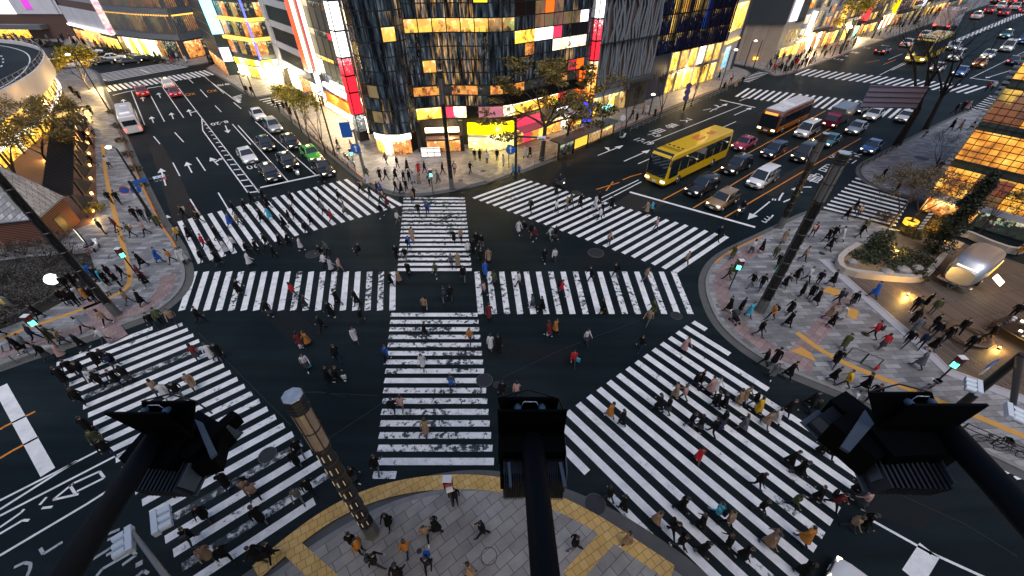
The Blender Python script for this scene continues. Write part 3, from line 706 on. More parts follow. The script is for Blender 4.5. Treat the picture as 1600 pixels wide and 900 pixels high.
def car_proto(name, label, L, Wd, H, belt, hood, base, roof, trunk=None, rear_deck=None, side_splits=(0.5,), taxi=False, wheel_r=0.32, lit=True):
    """base = (rear x, front x) of the greenhouse at the belt line, roof = (rear x, front x) at the top"""
    t = thing(name, label, 'car')
    w = Wd / 2; z0 = 0.2; mb = MB()
    fx, bx = base[1], base[0]
    st = [(-L / 2, w * 0.86, z0 + 0.16, (rear_deck or belt) - 0.10, 0.92), (-L / 2 + 0.10, w * 0.95, z0 + 0.05, (rear_deck or belt), 0.95), (-L / 2 + 0.5, w, z0, (rear_deck or belt) + 0.02, 0.95), (bx, w, z0, belt, 0.95), (fx, w, z0, belt, 0.95),
          (L / 2 - 0.55, w * 0.99, z0, hood, 0.93), (L / 2 - 0.18, w * 0.93, z0 + 0.04, hood - 0.07, 0.9), (L / 2, w * 0.80, z0 + 0.12, hood - 0.22, 0.88)]
    mb.loft([ring(x, a, b, c, 0.13, f) for x, a, b, c, f in st], 0, True, True)
    tw = w * 0.76; bw = w * 0.94; zb = belt - 0.03
    V = [(bx, -bw, zb), (fx, -bw, zb), (fx, bw, zb), (bx, bw, zb), (roof[0], -tw, H), (roof[1], -tw, H), (roof[1], tw, H), (roof[0], tw, H)]
    F = [(0, 3, 2, 1), (4, 5, 6, 7), (0, 1, 5, 4), (1, 2, 6, 5), (2, 3, 7, 6), (3, 0, 4, 7)]
    bv, bf = bevelled(V, F, 0.07); mb.add(bv, bf, 0, True)
    body = mb.build('body', [PAINT['white']], t)
    V = [Vector(p) for p in V]
    m = MB(); quad_on(m, V[1], V[2], V[6], V[5], 0.07, 0.012); m.build('windscreen', M_GLASS, t)
    m = MB(); quad_on(m, V[3], V[0], V[4], V[7], 0.08, 0.012); m.build('rear_window', M_GLASS, t)
    for a, b, c, d, s in ((0, 1, 5, 4, -1), (2, 3, 7, 6, 1)):
        sp = [0.0] + list(side_splits) + [1.0]
        if s > 0: sp = [1 - q for q in reversed(sp)]
        for q0, q1 in zip(sp, sp[1:]):
            m = MB(); quad_on(m, V[a].lerp(V[b], q0), V[a].lerp(V[b], q1), V[d].lerp(V[c], q1), V[d].lerp(V[c], q0), 0.045, 0.012)
            m.build('side_window', M_GLASS, t)
    for s in (-1, 1):
        for x in (L / 2 - L * 0.19, -L / 2 + L * 0.19): wheel_parts(t, x, s * (w - 0.09), wheel_r, 0.2, s)
        m = MB(); m.box((L / 2 - 0.13, s * w * 0.66, hood - 0.19), (0.20, w * 0.32, 0.11), rz=-s * 0.25); m.build('headlight', M_HEAD if lit else M_HEADW, t)
        m = MB(); m.box((-L / 2 + 0.06, s * w * 0.68, (rear_deck or belt) - 0.17), (0.14, w * 0.40, 0.15), rz=s * 0.2); m.build('tail_light', M_TAILD, t)
        m = MB(); m.box((fx - 0.12, s * (w + 0.09), belt + 0.07), (0.12, 0.2, 0.12)); m.build('wing_mirror', M_TRIM, t)
    m = MB(); m.box((L / 2 - 0.05, 0, hood - 0.25), (0.13, w * 0.8, 0.12)); m.build('grille', M_TRIM, t)
    m = MB(); m.box((L / 2 - 0.01, 0, z0 + 0.22), (0.07, w * 1.5, 0.13)); m.build('bumper', M_TRIM, t)
    m = MB(); m.box((L / 2 + 0.035, 0, z0 + 0.25), (0.02, 0.36, 0.17)); m.build('number_plate', M_PLATE, t)
    m = MB(); m.box((-L / 2 - 0.0, 0, z0 + 0.42), (0.03, 0.36, 0.17)); m.build('number_plate', M_PLATE, t)
    if taxi:
        m = MB(); m.box(((roof[0] + roof[1]) / 2, 0, H + 0.07), (0.18, 0.42, 0.14), taper=0.8); m.build('roof_sign', M_SIGNY, t)
    return t
VP = {}
VP['sedan'] = car_proto('sedan', 'x', 4.7, 1.72, 1.45, 0.93, 0.85, (-1.62, 0.92), (-1.02, 0.22), rear_deck=0.93)
VP['taxi'] = car_proto('taxi', 'x', 4.7, 1.72, 1.46, 0.94, 0.88, (-1.55, 0.85), (-1.1, 0.25), rear_deck=0.95, taxi=True)
VP['hatch'] = car_proto('hatchback', 'x', 4.2, 1.70, 1.52, 0.98, 0.90, (-1.95, 1.0), (-1.6, 0.25), rear_deck=0.95)
VP['wagon'] = car_proto('wagon', 'x', 4.7, 1.76, 1.58, 1.0, 0.92, (-2.2, 0.95), (-1.85, 0.2), rear_deck=0.98, side_splits=(0.38, 0.68))
VP['minivan'] = car_proto('minivan', 'x', 4.8, 1.80, 1.88, 1.05, 0.98, (-2.33, 1.55), (-2.2, 0.72), rear_deck=1.02, side_splits=(0.36, 0.7))

def bus_proto(name, label, L, Wd, H, coach):
    t = thing(name, label, 'bus'); w = Wd / 2; mb = MB(); z0 = 0.35
    st = [(-L / 2, w * 0.95, z0 + 0.1, H - 0.15), (-L / 2 + 0.25, w, z0, H)] + [(x, w, z0, H) for x in (-L / 4, 0, L / 4)] + [(L / 2 - 0.7, w, z0, H - 0.02), (L / 2 - 0.15, w * 0.97, z0, H - 0.3), (L / 2, w * 0.88, z0 + 0.1, 1.1)]
    if not coach: st = st[:-2] + [(L / 2 - 0.12, w * 0.98, z0, H - 0.08), (L / 2, w * 0.94, z0 + 0.05, H - 0.25)]
    mb.loft([ring(x, a, b, c, 0.18, 0.97) for x, a, b, c in st], 0, True, False)
    mb.build('body', [PAINT['white']], t)
    wz0, wz1 = (1.45, H - 0.5) if coach else (1.15, H - 0.65)
    m = MB()
    if coach: m.add([(L / 2 + 0.015, -w * 0.86, 1.15), (L / 2 + 0.015, w * 0.86, 1.15), (L / 2 - 0.12, w * 0.93, H - 0.34), (L / 2 - 0.12, -w * 0.93, H - 0.34)], [(0, 1, 2, 3)]); m.add([(L / 2 - 0.12, -w * 0.93, H - 0.34), (L / 2 - 0.12, w * 0.93, H - 0.34), (L / 2 - 0.72, w * 0.86, H + 0.012), (L / 2 - 0.72, -w * 0.86, H + 0.012)], [(0, 1, 2, 3)])
    else: m.add([(L / 2 + 0.012, -w * 0.9, 0.98), (L / 2 + 0.012, w * 0.9, 0.98), (L / 2 + 0.012, w * 0.88, H - 0.5), (L / 2 + 0.012, -w * 0.88, H - 0.5)], [(0, 1, 2, 3)])
    m.build('windscreen', M_GLASS, t)
    m = MB(); m.box((-L / 2 - 0.01, 0, H * 0.66), (0.03, w * 1.5, H * 0.26)); m.build('rear_window', M_GLASS, t)
    n = 7 if coach else 6
    for s in (-1, 1):
        x0, x1 = -L / 2 + 0.5, L / 2 - (0.35 if coach else 0.6)
        for k in range(n):
            a = x0 + (x1 - x0) * k / n + 0.04; b = x0 + (x1 - x0) * (k + 1) / n - 0.04
            lo = wz0 - (0.35 if (k == n - 1 and coach) else 0)
            m = MB(); m.b2(a, b, s * w * 0.985 - 0.02, s * w * 0.985 + 0.025, lo, wz1); m.build('side_window', M_GLASS, t)
        for x in (L / 2 - 2.3, -L / 2 + 3.0): wheel_parts(t, x, s * (w - 0.13), 0.5, 0.3, s)
        m = MB(); m.box((L / 2 - 0.06, s * w * 0.72, 0.78), (0.22, 0.45, 0.2)); m.build('headlight', M_HEAD, t)
        m = MB(); m.box((-L / 2 + 0.02, s * w * 0.82, 1.0), (0.1, 0.25, 0.4)); m.build('tail_light', M_TAILD, t)
        m = MB(); m.tube([(L / 2 - 0.3, s * w * 0.9, H - 0.4), (L / 2 + 0.15, s * (w + 0.15), H - 0.5), (L / 2 + 0.2, s * (w + 0.2), H - 0.9)], [0.03, 0.03, 0.10], 5); m.build('wing_mirror', M_TRIM, t)
    m = MB(); m.box((L / 2 + 0.02, 0, 0.62), (0.05, 0.5, 0.2)); m.build('number_plate', M_PLATE, t)
    m = MB()
    if coach:
        for k in range(4): m.lathe([(0.14, H - 0.01), (0.14, H + 0.04)], 10, (L / 2 - 2.6, -0.75 + 0.5 * k, 0))
        for k in range(8): m.box((L / 2 - 1.9 + 0.05 * (k % 2), -0.9 + 0.25 * k, H + 0.006), (0.7, 0.09, 0.012))
        m.build('roof_vent', M_TRIM, t)
        m = MB(); m.box((-L * 0.05, 0, H + 0.06), (1.6, 0.9, 0.12), taper=0.85); m.box((-L * 0.25, 0.1, H + 0.05), (0.9, 0.7, 0.10), taper=0.85); m.build('roof_hatch', [PAINT['orange']], t)
    else:
        m.box((-0.15, 0, H + 0.02), (L - 0.9, Wd * 0.84, 0.07)); m.box((-L * 0.12, 0, H + 0.12), (4.2, 1.5, 0.24), taper=0.9); m.box((L * 0.27, 0, H + 0.08), (1.0, 1.0, 0.16), taper=0.85); m.build('roof_unit', [PAINT['white']], t)
        m = MB(); m.box((L / 2 + 0.0, 0, H - 0.33), (0.06, 1.6, 0.28)); m.build('destination_sign', mat('destination_sign_lit', (0.02, 0.02, 0.02), 0.3, emit=(1.0, 0.45, 0.08), strength=0.9), t)
        for s in (-1, 1):
            m = MB(); m.b2(-L / 2 + 0.4, L / 2 - 0.5, s * w - 0.02 * s, s * w + 0.015 * s, 0.5, 1.12); m.build('side_stripe', [PAINT['orange']], t)
        for s in (-1, 1):
            m = MB(); m.box((L / 2 + 0.005, s * w * 0.72, 0.72), (0.03, 0.5, 0.36)); m.build('front_panel', [PAINT['green']], t)
    return t
VP['coach'] = bus_proto('coach', 'x', 12.0, 2.5, 3.45, True)
VP['bus'] = bus_proto('city_bus', 'x', 10.5, 2.45, 3.0, False)
def truck_proto():
    t = thing('box_truck', 'x', 'truck'); mb = MB()
    mb.loft([ring(x, 1.0, 0.45, z, 0.12, 0.97) for x, z in ((2.2, 2.35), (3.2, 2.35), (3.75, 2.2), (3.95, 1.35))], 0, True, False); mb.build('cab', [PAINT['red']], t)
    m = MB(); bv, bf = bevelled([(-4, -1.15, 0.8), (2.05, -1.15, 0.8), (2.05, 1.15, 0.8), (-4, 1.15, 0.8), (-4, -1.15, 3.1), (2.05, -1.15, 3.1), (2.05, 1.15, 3.1), (-4, 1.15, 3.1)], [(0, 3, 2, 1), (4, 5, 6, 7), (0, 1, 5, 4), (1, 2, 6, 5), (2, 3, 7, 6), (3, 0, 4, 7)], 0.05, 1)
    m.add(bv, bf); m.build('cargo_box', [PAINT['grey']], t)
    m = MB(); m.b2(-3.9, 3.6, -0.45, 0.45, 0.4, 0.78); m.build('chassis', M_TRIM, t)
    m = MB(); m.add([(3.97, -0.85, 1.4), (3.97, 0.85, 1.4), (3.79, 0.82, 2.15), (3.79, -0.82, 2.15)], [(0, 1, 2, 3)]); m.build('windscreen', M_GLASS, t)
    for s in (-1, 1):
        m = MB(); m.b2(2.7, 3.6, s * 0.98, s * 1.012, 1.4, 2.05); m.build('side_window', M_GLASS, t)
        for x in (3.0, -2.4): wheel_parts(t, x, s * 0.95, 0.42, 0.26, s)
        m = MB(); m.box((3.95, s * 0.72, 0.75), (0.1, 0.35, 0.18)); m.build('headlight', M_HEAD, t)
        m = MB(); m.box((-4.02, s * 0.9, 0.9), (0.06, 0.3, 0.2)); m.build('tail_light', M_TAILD, t)
    return t
VP['truck'] = truck_proto()
def two_wheeler(name, label, scooter):
    t = thing(name, label, 'motorcycle'); r = 0.22 if scooter else 0.31; wb = 0.62 if scooter else 0.7
    for x in (-wb, wb):
        mb = MB(); mb.lathe([(r * 0.7, -0.05), (r, -0.03), (r, 0.03), (r * 0.7, 0.05)], 14, (0, 0, 0), 0, True, Matrix.Rotation(R(90), 3, 'X')); mb.build('wheel', M_TYRE, t, (x, 0, r))
    mb = MB()
    mb.loft([ring(x, w, a, b, 0.05, 0.8) for x, w, a, b in ((-0.75, 0.10, 0.5, 0.72), (-0.3, 0.18, 0.3, 0.74), (0.1, 0.15, 0.25, 0.45 if scooter else 0.85), (0.35, 0.14, 0.3, 0.5 if scooter else 0.85), (0.5, 0.17, 0.35, 0.95), (0.66, 0.12, 0.45, 0.9))], 0, True, True)
    mb.build('body', [PAINT['white' if scooter else 'black']], t)
    m = MB(); m.box((-0.3, 0, 0.79), (0.75, 0.28, 0.1), taper=0.85); m.build('seat', M_TRIM, t)
    m = MB(); m.tube([(0.42, -0.34, 1.02), (0.55, -0.1, 0.98), (0.55, 0.1, 0.98), (0.42, 0.34, 1.02)], 0.02, 6); m.build('handlebar', M_CHROME, t)
    m = MB(); m.tube([(0.52, 0, 0.95), (wb, 0, r)], 0.04, 6); m.build('fork', M_CHROME, t)
    m = MB(); m.box((0.67, 0, 0.80), (0.08, 0.2, 0.14)); m.build('headlight', M_HEADW, t)
    m = MB(); m.box((-0.79, 0, 0.66), (0.05, 0.16, 0.1)); m.build('tail_light', M_TAILD, t)
    return t
VP['scooter'] = two_wheeler('scooter', 'x', True)
VP['motorbike'] = two_wheeler('motorcycle', 'x', False)
def bicycle():
    t = thing('bicycle', 'x', 'bicycle'); r = 0.33
    M = Matrix.Rotation(R(90), 3, 'X')
    for x in (-0.52, 0.52):
        mb = MB(); n = 20
        mb.tube([(x + r * math.cos(2 * math.pi * k / n), 0, r + r * math.sin(2 * math.pi * k / n)) for k in range(n + 1)], 0.022, 5, 0, False)
        for k in range(8): mb.tube([(x, 0, r), (x + r * math.cos(2 * math.pi * k / 8), 0, r + r * math.sin(2 * math.pi * k / 8))], 0.006, 3, 0, False)
        mb.build('wheel', M_TYRE, t)
    mb = MB()
    for a, b in (((-0.52, 0, r), (-0.08, 0, 0.28)), ((-0.08, 0, 0.28), (-0.22, 0, 0.80)), ((-0.2, 0, 0.70), (0.38, 0, 0.78)), ((-0.08, 0, 0.28), (0.40, 0, 0.70)), ((0.36, 0, 0.95), (0.52, 0, r)), ((-0.52, 0, r), (-0.2, 0, 0.7))):
        mb.tube([a, b], 0.025, 5, 0)
    mb.build('frame', [PAINT['black']], t)
    m = MB(); m.box((-0.24, 0, 0.85), (0.26, 0.16, 0.06), taper=0.7); m.build('saddle', M_TRIM, t)
    m = MB(); m.tube([(0.22, -0.28, 1.0), (0.36, -0.08, 0.98), (0.36, 0.08, 0.98), (0.22, 0.28, 1.0)], 0.02, 5); m.build('handlebar', M_CHROME, t)
    m = MB()
    m.b2(0.45, 0.8, -0.17, 0.17, 0.72, 0.74); 
    for a in (-0.17, 0.165): m.b2(0.45, 0.8, a, a + 0.012, 0.74, 0.95)
    for a in (0.45, 0.79): m.b2(a, a + 0.012, -0.17, 0.17, 0.74, 0.95)
    m.build('basket', M_TRIM, t)
    return t
VP['bicycle'] = bicycle()
HEAD = {'u+': ROT, 'u-': ROT + math.pi, 'v+': ROT + math.pi / 2, 'v-': ROT - math.pi / 2}
CM = childmap()
VT = {k: tree_of(o, CM) for k, o in VP.items()}
used_v = set()
CARGRP = {'sedan': 'cars in the street traffic', 'taxi': 'cars in the street traffic', 'hatch': 'cars in the street traffic', 'wagon': 'cars in the street traffic', 'minivan': 'cars in the street traffic', 'bicycle': 'bicycles parked at the kerb', 'motorbike': 'motorcycles and scooters', 'scooter': 'motorcycles and scooters'}
def vehicle(kind, px, py, heading, color, label, sc=1.16, lit=None, rear=False, z=0.0, zc=None, roof=None, cat=None, lean=0):
    tr = VT[kind]
    tr = copy_tree(tr)
    t, subs = tr
    if zc is None: zc = 0.25 if kind in ('bicycle', 'motorbike', 'scooter') else (1.4 if kind in ('coach', 'bus', 'truck') else 0.65)
    p = at(px, py, z + zc)
    t.location = (p.x, p.y, z); rz = HEAD[heading] if isinstance(heading, str) else heading
    t.rotation_euler = (lean, 0, rz); t.scale = (sc, sc, sc)
    dd = math.hypot(p.x, p.y); sc *= 1 + max(0.0, dd - 95) * 0.0035
    if kind == 'coach': sc *= 1.12
    t.scale = (sc, sc, sc)
    t['label'] = label
    if kind in CARGRP: t['group'] = CARGRP[kind]
    if cat: t['category'] = cat
    for o, _ in subs:
        n = o.name.split('.')[0]
        if n in ('body', 'cab') or (n == 'frame' and kind == 'bicycle'): set_slot(o, 0, PAINT[color])
        if n == 'cargo_box' and roof: set_slot(o, 0, PAINT[roof])
        if n == 'roof_unit' and roof: set_slot(o, 0, PAINT[roof])
        if n == 'tail_light' and rear: set_slot(o, 0, M_TAIL)
        if n == 'headlight' and lit is not None: set_slot(o, 0, M_HEAD if lit else M_HEADW)
    return t
V = vehicle
# left street, towards the crossing
V('sedan', 386, 243, 'v-', 'white', 'white saloon car alone in the lane beside the hatched median', lit=False)
V('taxi', 421, 269, 'v-', 'black', 'black taxi first at the stop line, in the lane nearest the hatched median', lit=False)
V('sedan', 414, 224, 'v-', 'black', 'black saloon car behind the white saloon, one lane towards the yellow trees', lit=False)
V('taxi', 449, 251, 'v-', 'black', 'black taxi with lit headlamps directly behind the scooter rider')
V('taxi', 454, 221, 'v-', 'black', 'black taxi by the kerb, directly behind the green taxi')
V('taxi', 486, 240, 'v-', 'green', 'bright green taxi in the kerb lane of the left street')
V('taxi', 504, 262, 'v-', 'black', 'black taxi stopped at the line in front of the green taxi')
V('wagon', 427, 197, 'v-', 'silver', 'silver estate car rolling behind the kerb-lane taxis on the left street', lit=False)
V('sedan', 403, 179, 'v-', 'white', 'white saloon car at the mouth of the side street, behind the silver estate', lit=False)
V('scooter', 465, 273, 'v-', 'white', 'white scooter at the stop line between two black taxis')
# left street, away
V('sedan', 222, 143, 'v+', 'red', 'dark red car with glowing tail lamps stopped alone at the far stop line', rear=True)
V('taxi', 262, 131, 'v+', 'white', 'white taxi with red lights crossing the far stop line', rear=True)
V('sedan', 272, 144, 'v+', 'crimson', 'red car with glowing tail lamps directly behind the white taxi', rear=True)
V('bus', 202, 186, 'v+', 'white', 'white city bus beside the kerb of the left street, seen from behind', 1.0, rear=True)
for (k, x, y, c, l) in (('sedan', 143, 81, 'white', 'white saloon car beside the hedge at the far left junction, topmost in the queue'), ('taxi', 144, 93, 'white', 'white taxi nearest the yellow tree in the far left queue'), ('sedan', 161, 96, 'black', 'black saloon between two white cars in the far left queue'),
                        ('sedan', 177, 90, 'white', 'white saloon car in the middle of the far left queue'), ('taxi', 203, 96, 'black', 'black taxi at the front of the far left queue by the crosswalk'), ('wagon', 228, 93, 'black', 'black estate car standing ahead of the far left queue, below the hedge')):
    V(k, x, y, 'u+', c, l, 0.95)
V('minivan', 105, 103, 'u+', 'white', 'white van parked by the yellow tree beside the curved elevated road', 1.1)
# right street, towards the crossing
V('coach', 1076, 252, 'u-', 'yellow', 'yellow touring coach first at the stop line, seen whole', 1.17)
V('hatch', 1129, 313, 'u-', 'gold', 'gold hatchback first at the stop line of the right street', 1.18)
V('wagon', 1097, 291, 'u-', 'black', 'black estate car at the stop line between the yellow coach and the gold hatchback', 1.2, lit=False)
V('wagon', 1151, 259, 'u-', 'black', 'black estate car alongside the rear of the yellow coach', 1.22)
V('minivan', 1191, 280, 'u-', 'white', 'white people carrier directly behind the gold hatchback', 1.15)
V('sedan', 1163, 224, 'u-', 'crimson', 'crimson saloon car directly behind the yellow coach', 1.15)
V('wagon', 1209, 235, 'u-', 'navy', 'dark blue estate car between the crimson saloon and the black van', 1.15)
V('minivan', 1257, 241, 'u-', 'black', 'black people carrier with lit headlamps behind the white one', 1.2)
V('minivan', 1260, 205, 'u-', 'white', 'white van beside the white roofed orange city bus', 1.2)
V('bus', 1226, 185, 'u-', 'rust', 'white roofed city bus with orange and rust sides behind the crimson car', 1.30, roof='white')
V('truck', 1311, 181, 'u-', 'crimson', 'small box truck with dark red cab and grey box', 1.0)
V('sedan', 1343, 169, 'u-', 'navy', 'dark blue saloon car behind the small box truck, on the crosswalk', 1.1)
V('sedan', 1365, 179, 'u-', 'white', 'white saloon car standing on the stripes behind the silver saloon', 1.18)
V('sedan', 1338, 200, 'u-', 'silver', 'silver saloon car in front of the white saloon on the stripes', 1.2)
V('sedan', 1296, 219, 'u-', 'teal', 'grey-blue saloon half hidden behind the slim lamp post', 1.12)
V('sedan', 1362, 229, 'u-', 'blue', 'bright blue saloon car at the kerb corner by the glass block building', 1.12)
V('sedan', 1414, 182, 'u-', 'white', 'white saloon car behind the dark louvred gantry board', 1.12, lit=False)
# beyond the second junction
V('coach', 1446, 84, 'u-', 'yellow', 'yellow coach waiting beyond the second junction, behind bare branches', 1.25)
for (k, x, y, c, l) in (('sedan', 1464, 107, 'pink', 'pale pink car with bright headlamps beside the far yellow coach'), ('sedan', 1500, 113, 'blue', 'blue saloon car first at the far stop line'), ('minivan', 1492, 90, 'white', 'white van behind the pale pink car'), ('taxi', 1530, 100, 'orange', 'orange taxi behind the blue saloon at the far stop line'),
                        ('minivan', 1573, 76, 'white', 'long white van in the lane beyond the orange taxi'), ('taxi', 1571, 56, 'teal', 'teal taxi next to the hatched median of the far street'), ('sedan', 1490, 74, 'silver', 'silver car behind the far yellow coach'), ('minivan', 1600, 64, 'blue', 'blue van cut by the right edge of the photograph'), ('sedan', 1543, 87, 'white', 'white saloon car between the orange taxi and the long white van')):
    V(k, x, y, 'u-', c, l, 1.15)
V('sedan', 1584, 96, 'u+', 'navy', 'dark car with bright red tail lamps beside the glass block building', 1.1, rear=True)
for (k, x, y, c, l) in (('sedan', 1379, 80, 'black', 'black car with red tail lamps just past the far crosswalk'), ('sedan', 1418, 69, 'white', 'white saloon car with red lamps behind the far black car'), ('hatch', 1446, 57, 'white', 'white hatchback directly behind the plain box lorry'), ('taxi', 1526, 27, 'white', 'white taxi with red lamps in front of the plain box lorry'),
                        ('sedan', 1546, 18, 'red', 'red-lit car two ahead of the plain box lorry'), ('taxi', 1563, 12, 'white', 'white taxi in the middle of the farthest traffic'), ('sedan', 1569, 22, 'crimson', 'dark red car with blazing tail lamps in the nearer far lane'), ('sedan', 1585, 13, 'white', 'pale car with red lamps ahead of the blazing dark red one'), ('sedan', 1580, 4, 'red', 'red car at the top edge of the picture, left of the last two'), ('sedan', 1594, 5, 'black', 'black car in the top right corner of the picture'), ('wagon', 1493, 22, 'silver', 'silver estate car parked past the lorry at the far kerb'), ('sedan', 1600, 18, 'crimson', 'red car at the right edge in the farthest traffic'), ('sedan', 1556, 3, 'black', 'dark car at the far kerb, left of the farthest traffic')):
    V(k, x, y, 'u+', c, l, 1.18, rear=True)
V('truck', 1478, 40, 'u+', 'white', 'plain pale box lorry seen from behind on the far street', 1.5, rear=True, roof='pink')
V('taxi', 1388, 957, 'v+', 'white', 'white taxi roof cut off by the bottom edge of the picture', 1.0)
V('motorbike', 1157, 333, 'u-', 'black', 'black motorcycle at the stop line near the right kerb', 1.15, lit=True)
V('motorbike', 874, 290, 'v-', 'black', 'black motorcycle crossing the stripes in front of the yellow coach')
# two-wheelers on the pavements
for i, (k, x, y, h, c, l) in enumerate((('bicycle', 1545, 690, 0.05 - 0.45, 'black', 'black bicycle parked by the lower right kerb, the left one of two'), ('bicycle', 1580, 706, -0.45, 'black', 'black bicycle parked by the lower right kerb, the right one of two'), ('bicycle', 1447, 607, 0.3, 'grey', 'grey bicycle leaning beside the black lamp visor on the right'),
        ('motorbike', 541, 246, 'v-', 'black', 'black motorcycle parked by the yellow kerb next to the bare tree'), ('scooter', 551, 256, 'v-', 'silver', 'silver scooter parked by the yellow kerb'), ('bicycle', 528, 236, 'v-', 'grey', 'grey bicycle parked behind the black motorcycle at the yellow kerb'), ('scooter', 972, 216, 'u+', 'silver', 'silver scooter parked at the kerb behind the bus shelter'),
        ('bicycle', 190, 372, 2.4, 'silver', 'silver bicycle leaning by the lit notice board'), ('scooter', 150, 386, 2.0, 'white', 'white scooter parked by the police hut wall'), ('bicycle', 140, 396, 2.2, 'red', 'red bicycle among those parked at the police hut'), ('bicycle', 1443, 213, 0.6, 'black', 'black bicycle at the foot of the bare tree'))):
    V(k, x, y, h, c, l, 1.0, z=ZP)
for o, subs in VT.values():
    for s, ss in subs:
        for q, _ in ss: bpy.data.objects.remove(q)
        bpy.data.objects.remove(s)
    bpy.data.objects.remove(o)
# ================================================================ buildings
def sign(name, c, s, rough=0.4): return mat(name, tuple(min(0.8, x * 0.7) for x in c), rough, emit=c, strength=s)
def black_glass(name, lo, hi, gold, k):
    "wavy black glass; gold and bluish reflections are painted in as glowing upright streaks"
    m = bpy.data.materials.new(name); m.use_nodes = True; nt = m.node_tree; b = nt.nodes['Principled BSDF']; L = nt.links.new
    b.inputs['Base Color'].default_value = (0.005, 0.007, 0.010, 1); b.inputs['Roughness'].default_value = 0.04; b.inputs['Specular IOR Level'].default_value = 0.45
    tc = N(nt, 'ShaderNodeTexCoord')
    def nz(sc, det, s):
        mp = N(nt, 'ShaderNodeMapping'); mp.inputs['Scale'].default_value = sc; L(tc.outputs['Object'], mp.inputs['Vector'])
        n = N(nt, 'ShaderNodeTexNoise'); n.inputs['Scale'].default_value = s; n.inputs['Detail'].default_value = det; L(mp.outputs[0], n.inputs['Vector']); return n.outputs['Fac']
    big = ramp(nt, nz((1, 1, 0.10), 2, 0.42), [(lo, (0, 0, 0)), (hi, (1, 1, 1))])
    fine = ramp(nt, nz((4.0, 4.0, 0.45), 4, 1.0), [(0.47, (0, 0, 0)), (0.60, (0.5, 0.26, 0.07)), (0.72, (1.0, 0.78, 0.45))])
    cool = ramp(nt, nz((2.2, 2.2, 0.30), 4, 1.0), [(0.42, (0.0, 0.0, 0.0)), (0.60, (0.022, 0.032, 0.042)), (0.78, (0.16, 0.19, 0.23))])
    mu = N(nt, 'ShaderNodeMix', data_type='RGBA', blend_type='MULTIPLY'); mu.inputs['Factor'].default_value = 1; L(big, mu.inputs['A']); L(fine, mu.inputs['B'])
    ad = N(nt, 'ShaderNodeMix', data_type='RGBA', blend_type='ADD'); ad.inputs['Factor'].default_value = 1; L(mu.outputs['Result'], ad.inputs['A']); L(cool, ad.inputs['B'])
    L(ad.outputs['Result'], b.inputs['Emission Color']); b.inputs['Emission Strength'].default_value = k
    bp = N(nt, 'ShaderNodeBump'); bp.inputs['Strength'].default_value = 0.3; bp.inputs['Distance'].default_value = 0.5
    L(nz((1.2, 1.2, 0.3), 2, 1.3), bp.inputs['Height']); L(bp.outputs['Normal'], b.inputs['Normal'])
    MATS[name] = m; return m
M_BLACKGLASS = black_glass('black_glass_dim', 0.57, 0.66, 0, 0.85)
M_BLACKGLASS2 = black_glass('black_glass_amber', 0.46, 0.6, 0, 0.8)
M_VOID = mat('black_void_glass', (0.004, 0.004, 0.005), 0.25)
I_GOLD = interior('gold_room', (0.22, 0.10, 0.015), (0.62, 0.33, 0.06), (1.0, 0.72, 0.30), 1.5)
I_YEL = interior('yellow_shop', (0.05, 0.022, 0.003), (0.72, 0.37, 0.04), (1.0, 0.85, 0.40), 2.2)
I_WARM = interior('warm_shop', (0.015, 0.006, 0.002), (0.42, 0.15, 0.03), (1.0, 0.66, 0.32), 1.7, 1.6, 1.6)
I_WHITE = interior('white_shop', (0.08, 0.06, 0.03), (0.75, 0.58, 0.34), (1.0, 0.93, 0.78), 2.6, 1.5, 1.5)
I_BRIGHT = interior('bright_shop', (0.3, 0.18, 0.05), (1.0, 0.72, 0.34), (1.0, 0.93, 0.72), 8.0, 1.2, 1.2)
I_SHELF = interior('shelf_shop', (0.15, 0.09, 0.01), (0.8, 0.62, 0.16), (1.0, 0.95, 0.65), 2.0, 1.0, 4.0)
I_OLIVE = interior('olive_shop', (0.04, 0.025, 0.008), (0.30, 0.19, 0.06), (0.9, 0.65, 0.3), 1.2, 0.8, 0.6)
I_TAN = interior('tan_blinds', (0.05, 0.03, 0.015), (0.20, 0.12, 0.06), (0.35, 0.2, 0.1), 0.8, 0.6, 0.3)
I_DARK = interior('dim_office', (0.004, 0.005, 0.006), (0.02, 0.022, 0.02), (0.6, 0.55, 0.4), 0.8, 2.5, 2.5)
I_GREEN = interior('greenlit_shop', (0.05, 0.06, 0.0), (0.6, 0.62, 0.05), (0.95, 0.95, 0.6), 2.0, 0.9, 0.25)
I_BLUE = interior('blue_glass', (0.002, 0.003, 0.012), (0.004, 0.01, 0.05), (0.75, 0.45, 0.12), 0.9, 2.2, 1.3)
S_WHITE = sign('white_sign_lit', (1.0, 0.97, 0.95), 2.2); S_RED = sign('red_sign_lit', (1.0, 0.02, 0.04), 1.05); S_ORANGE = sign('orange_sign_lit', (1.0, 0.14, 0.01), 0.95); S_YEL = sign('yellow_sign_lit', (1.0, 0.78, 0.0), 1.2)
S_YPANE = sign('yellow_pane_lit', (1.0, 0.72, 0.02), 1.3); S_CYAN = sign('cyan_sign_lit', (0.35, 0.95, 1.0), 1.4); S_PINK = sign('pink_sign_lit', (0.9, 0.05, 0.13), 0.65); S_BLUE = sign('blue_sign_lit', (0.05, 0.08, 0.95), 0.9)
S_NEON = sign('blue_neon_lit', (0.12, 0.15, 1.0), 1.5); S_AMBER = sign('amber_strip_lit', (1.0, 0.50, 0.08), 1.6); S_WARMW = sign('warm_white_lit', (1.0, 0.82, 0.52), 3.0); S_DRED = sign('dark_red_sign', (0.5, 0.02, 0.05), 0.8); S_MAG = sign('magenta_banner_lit', (0.55, 0.05, 0.50), 0.9)
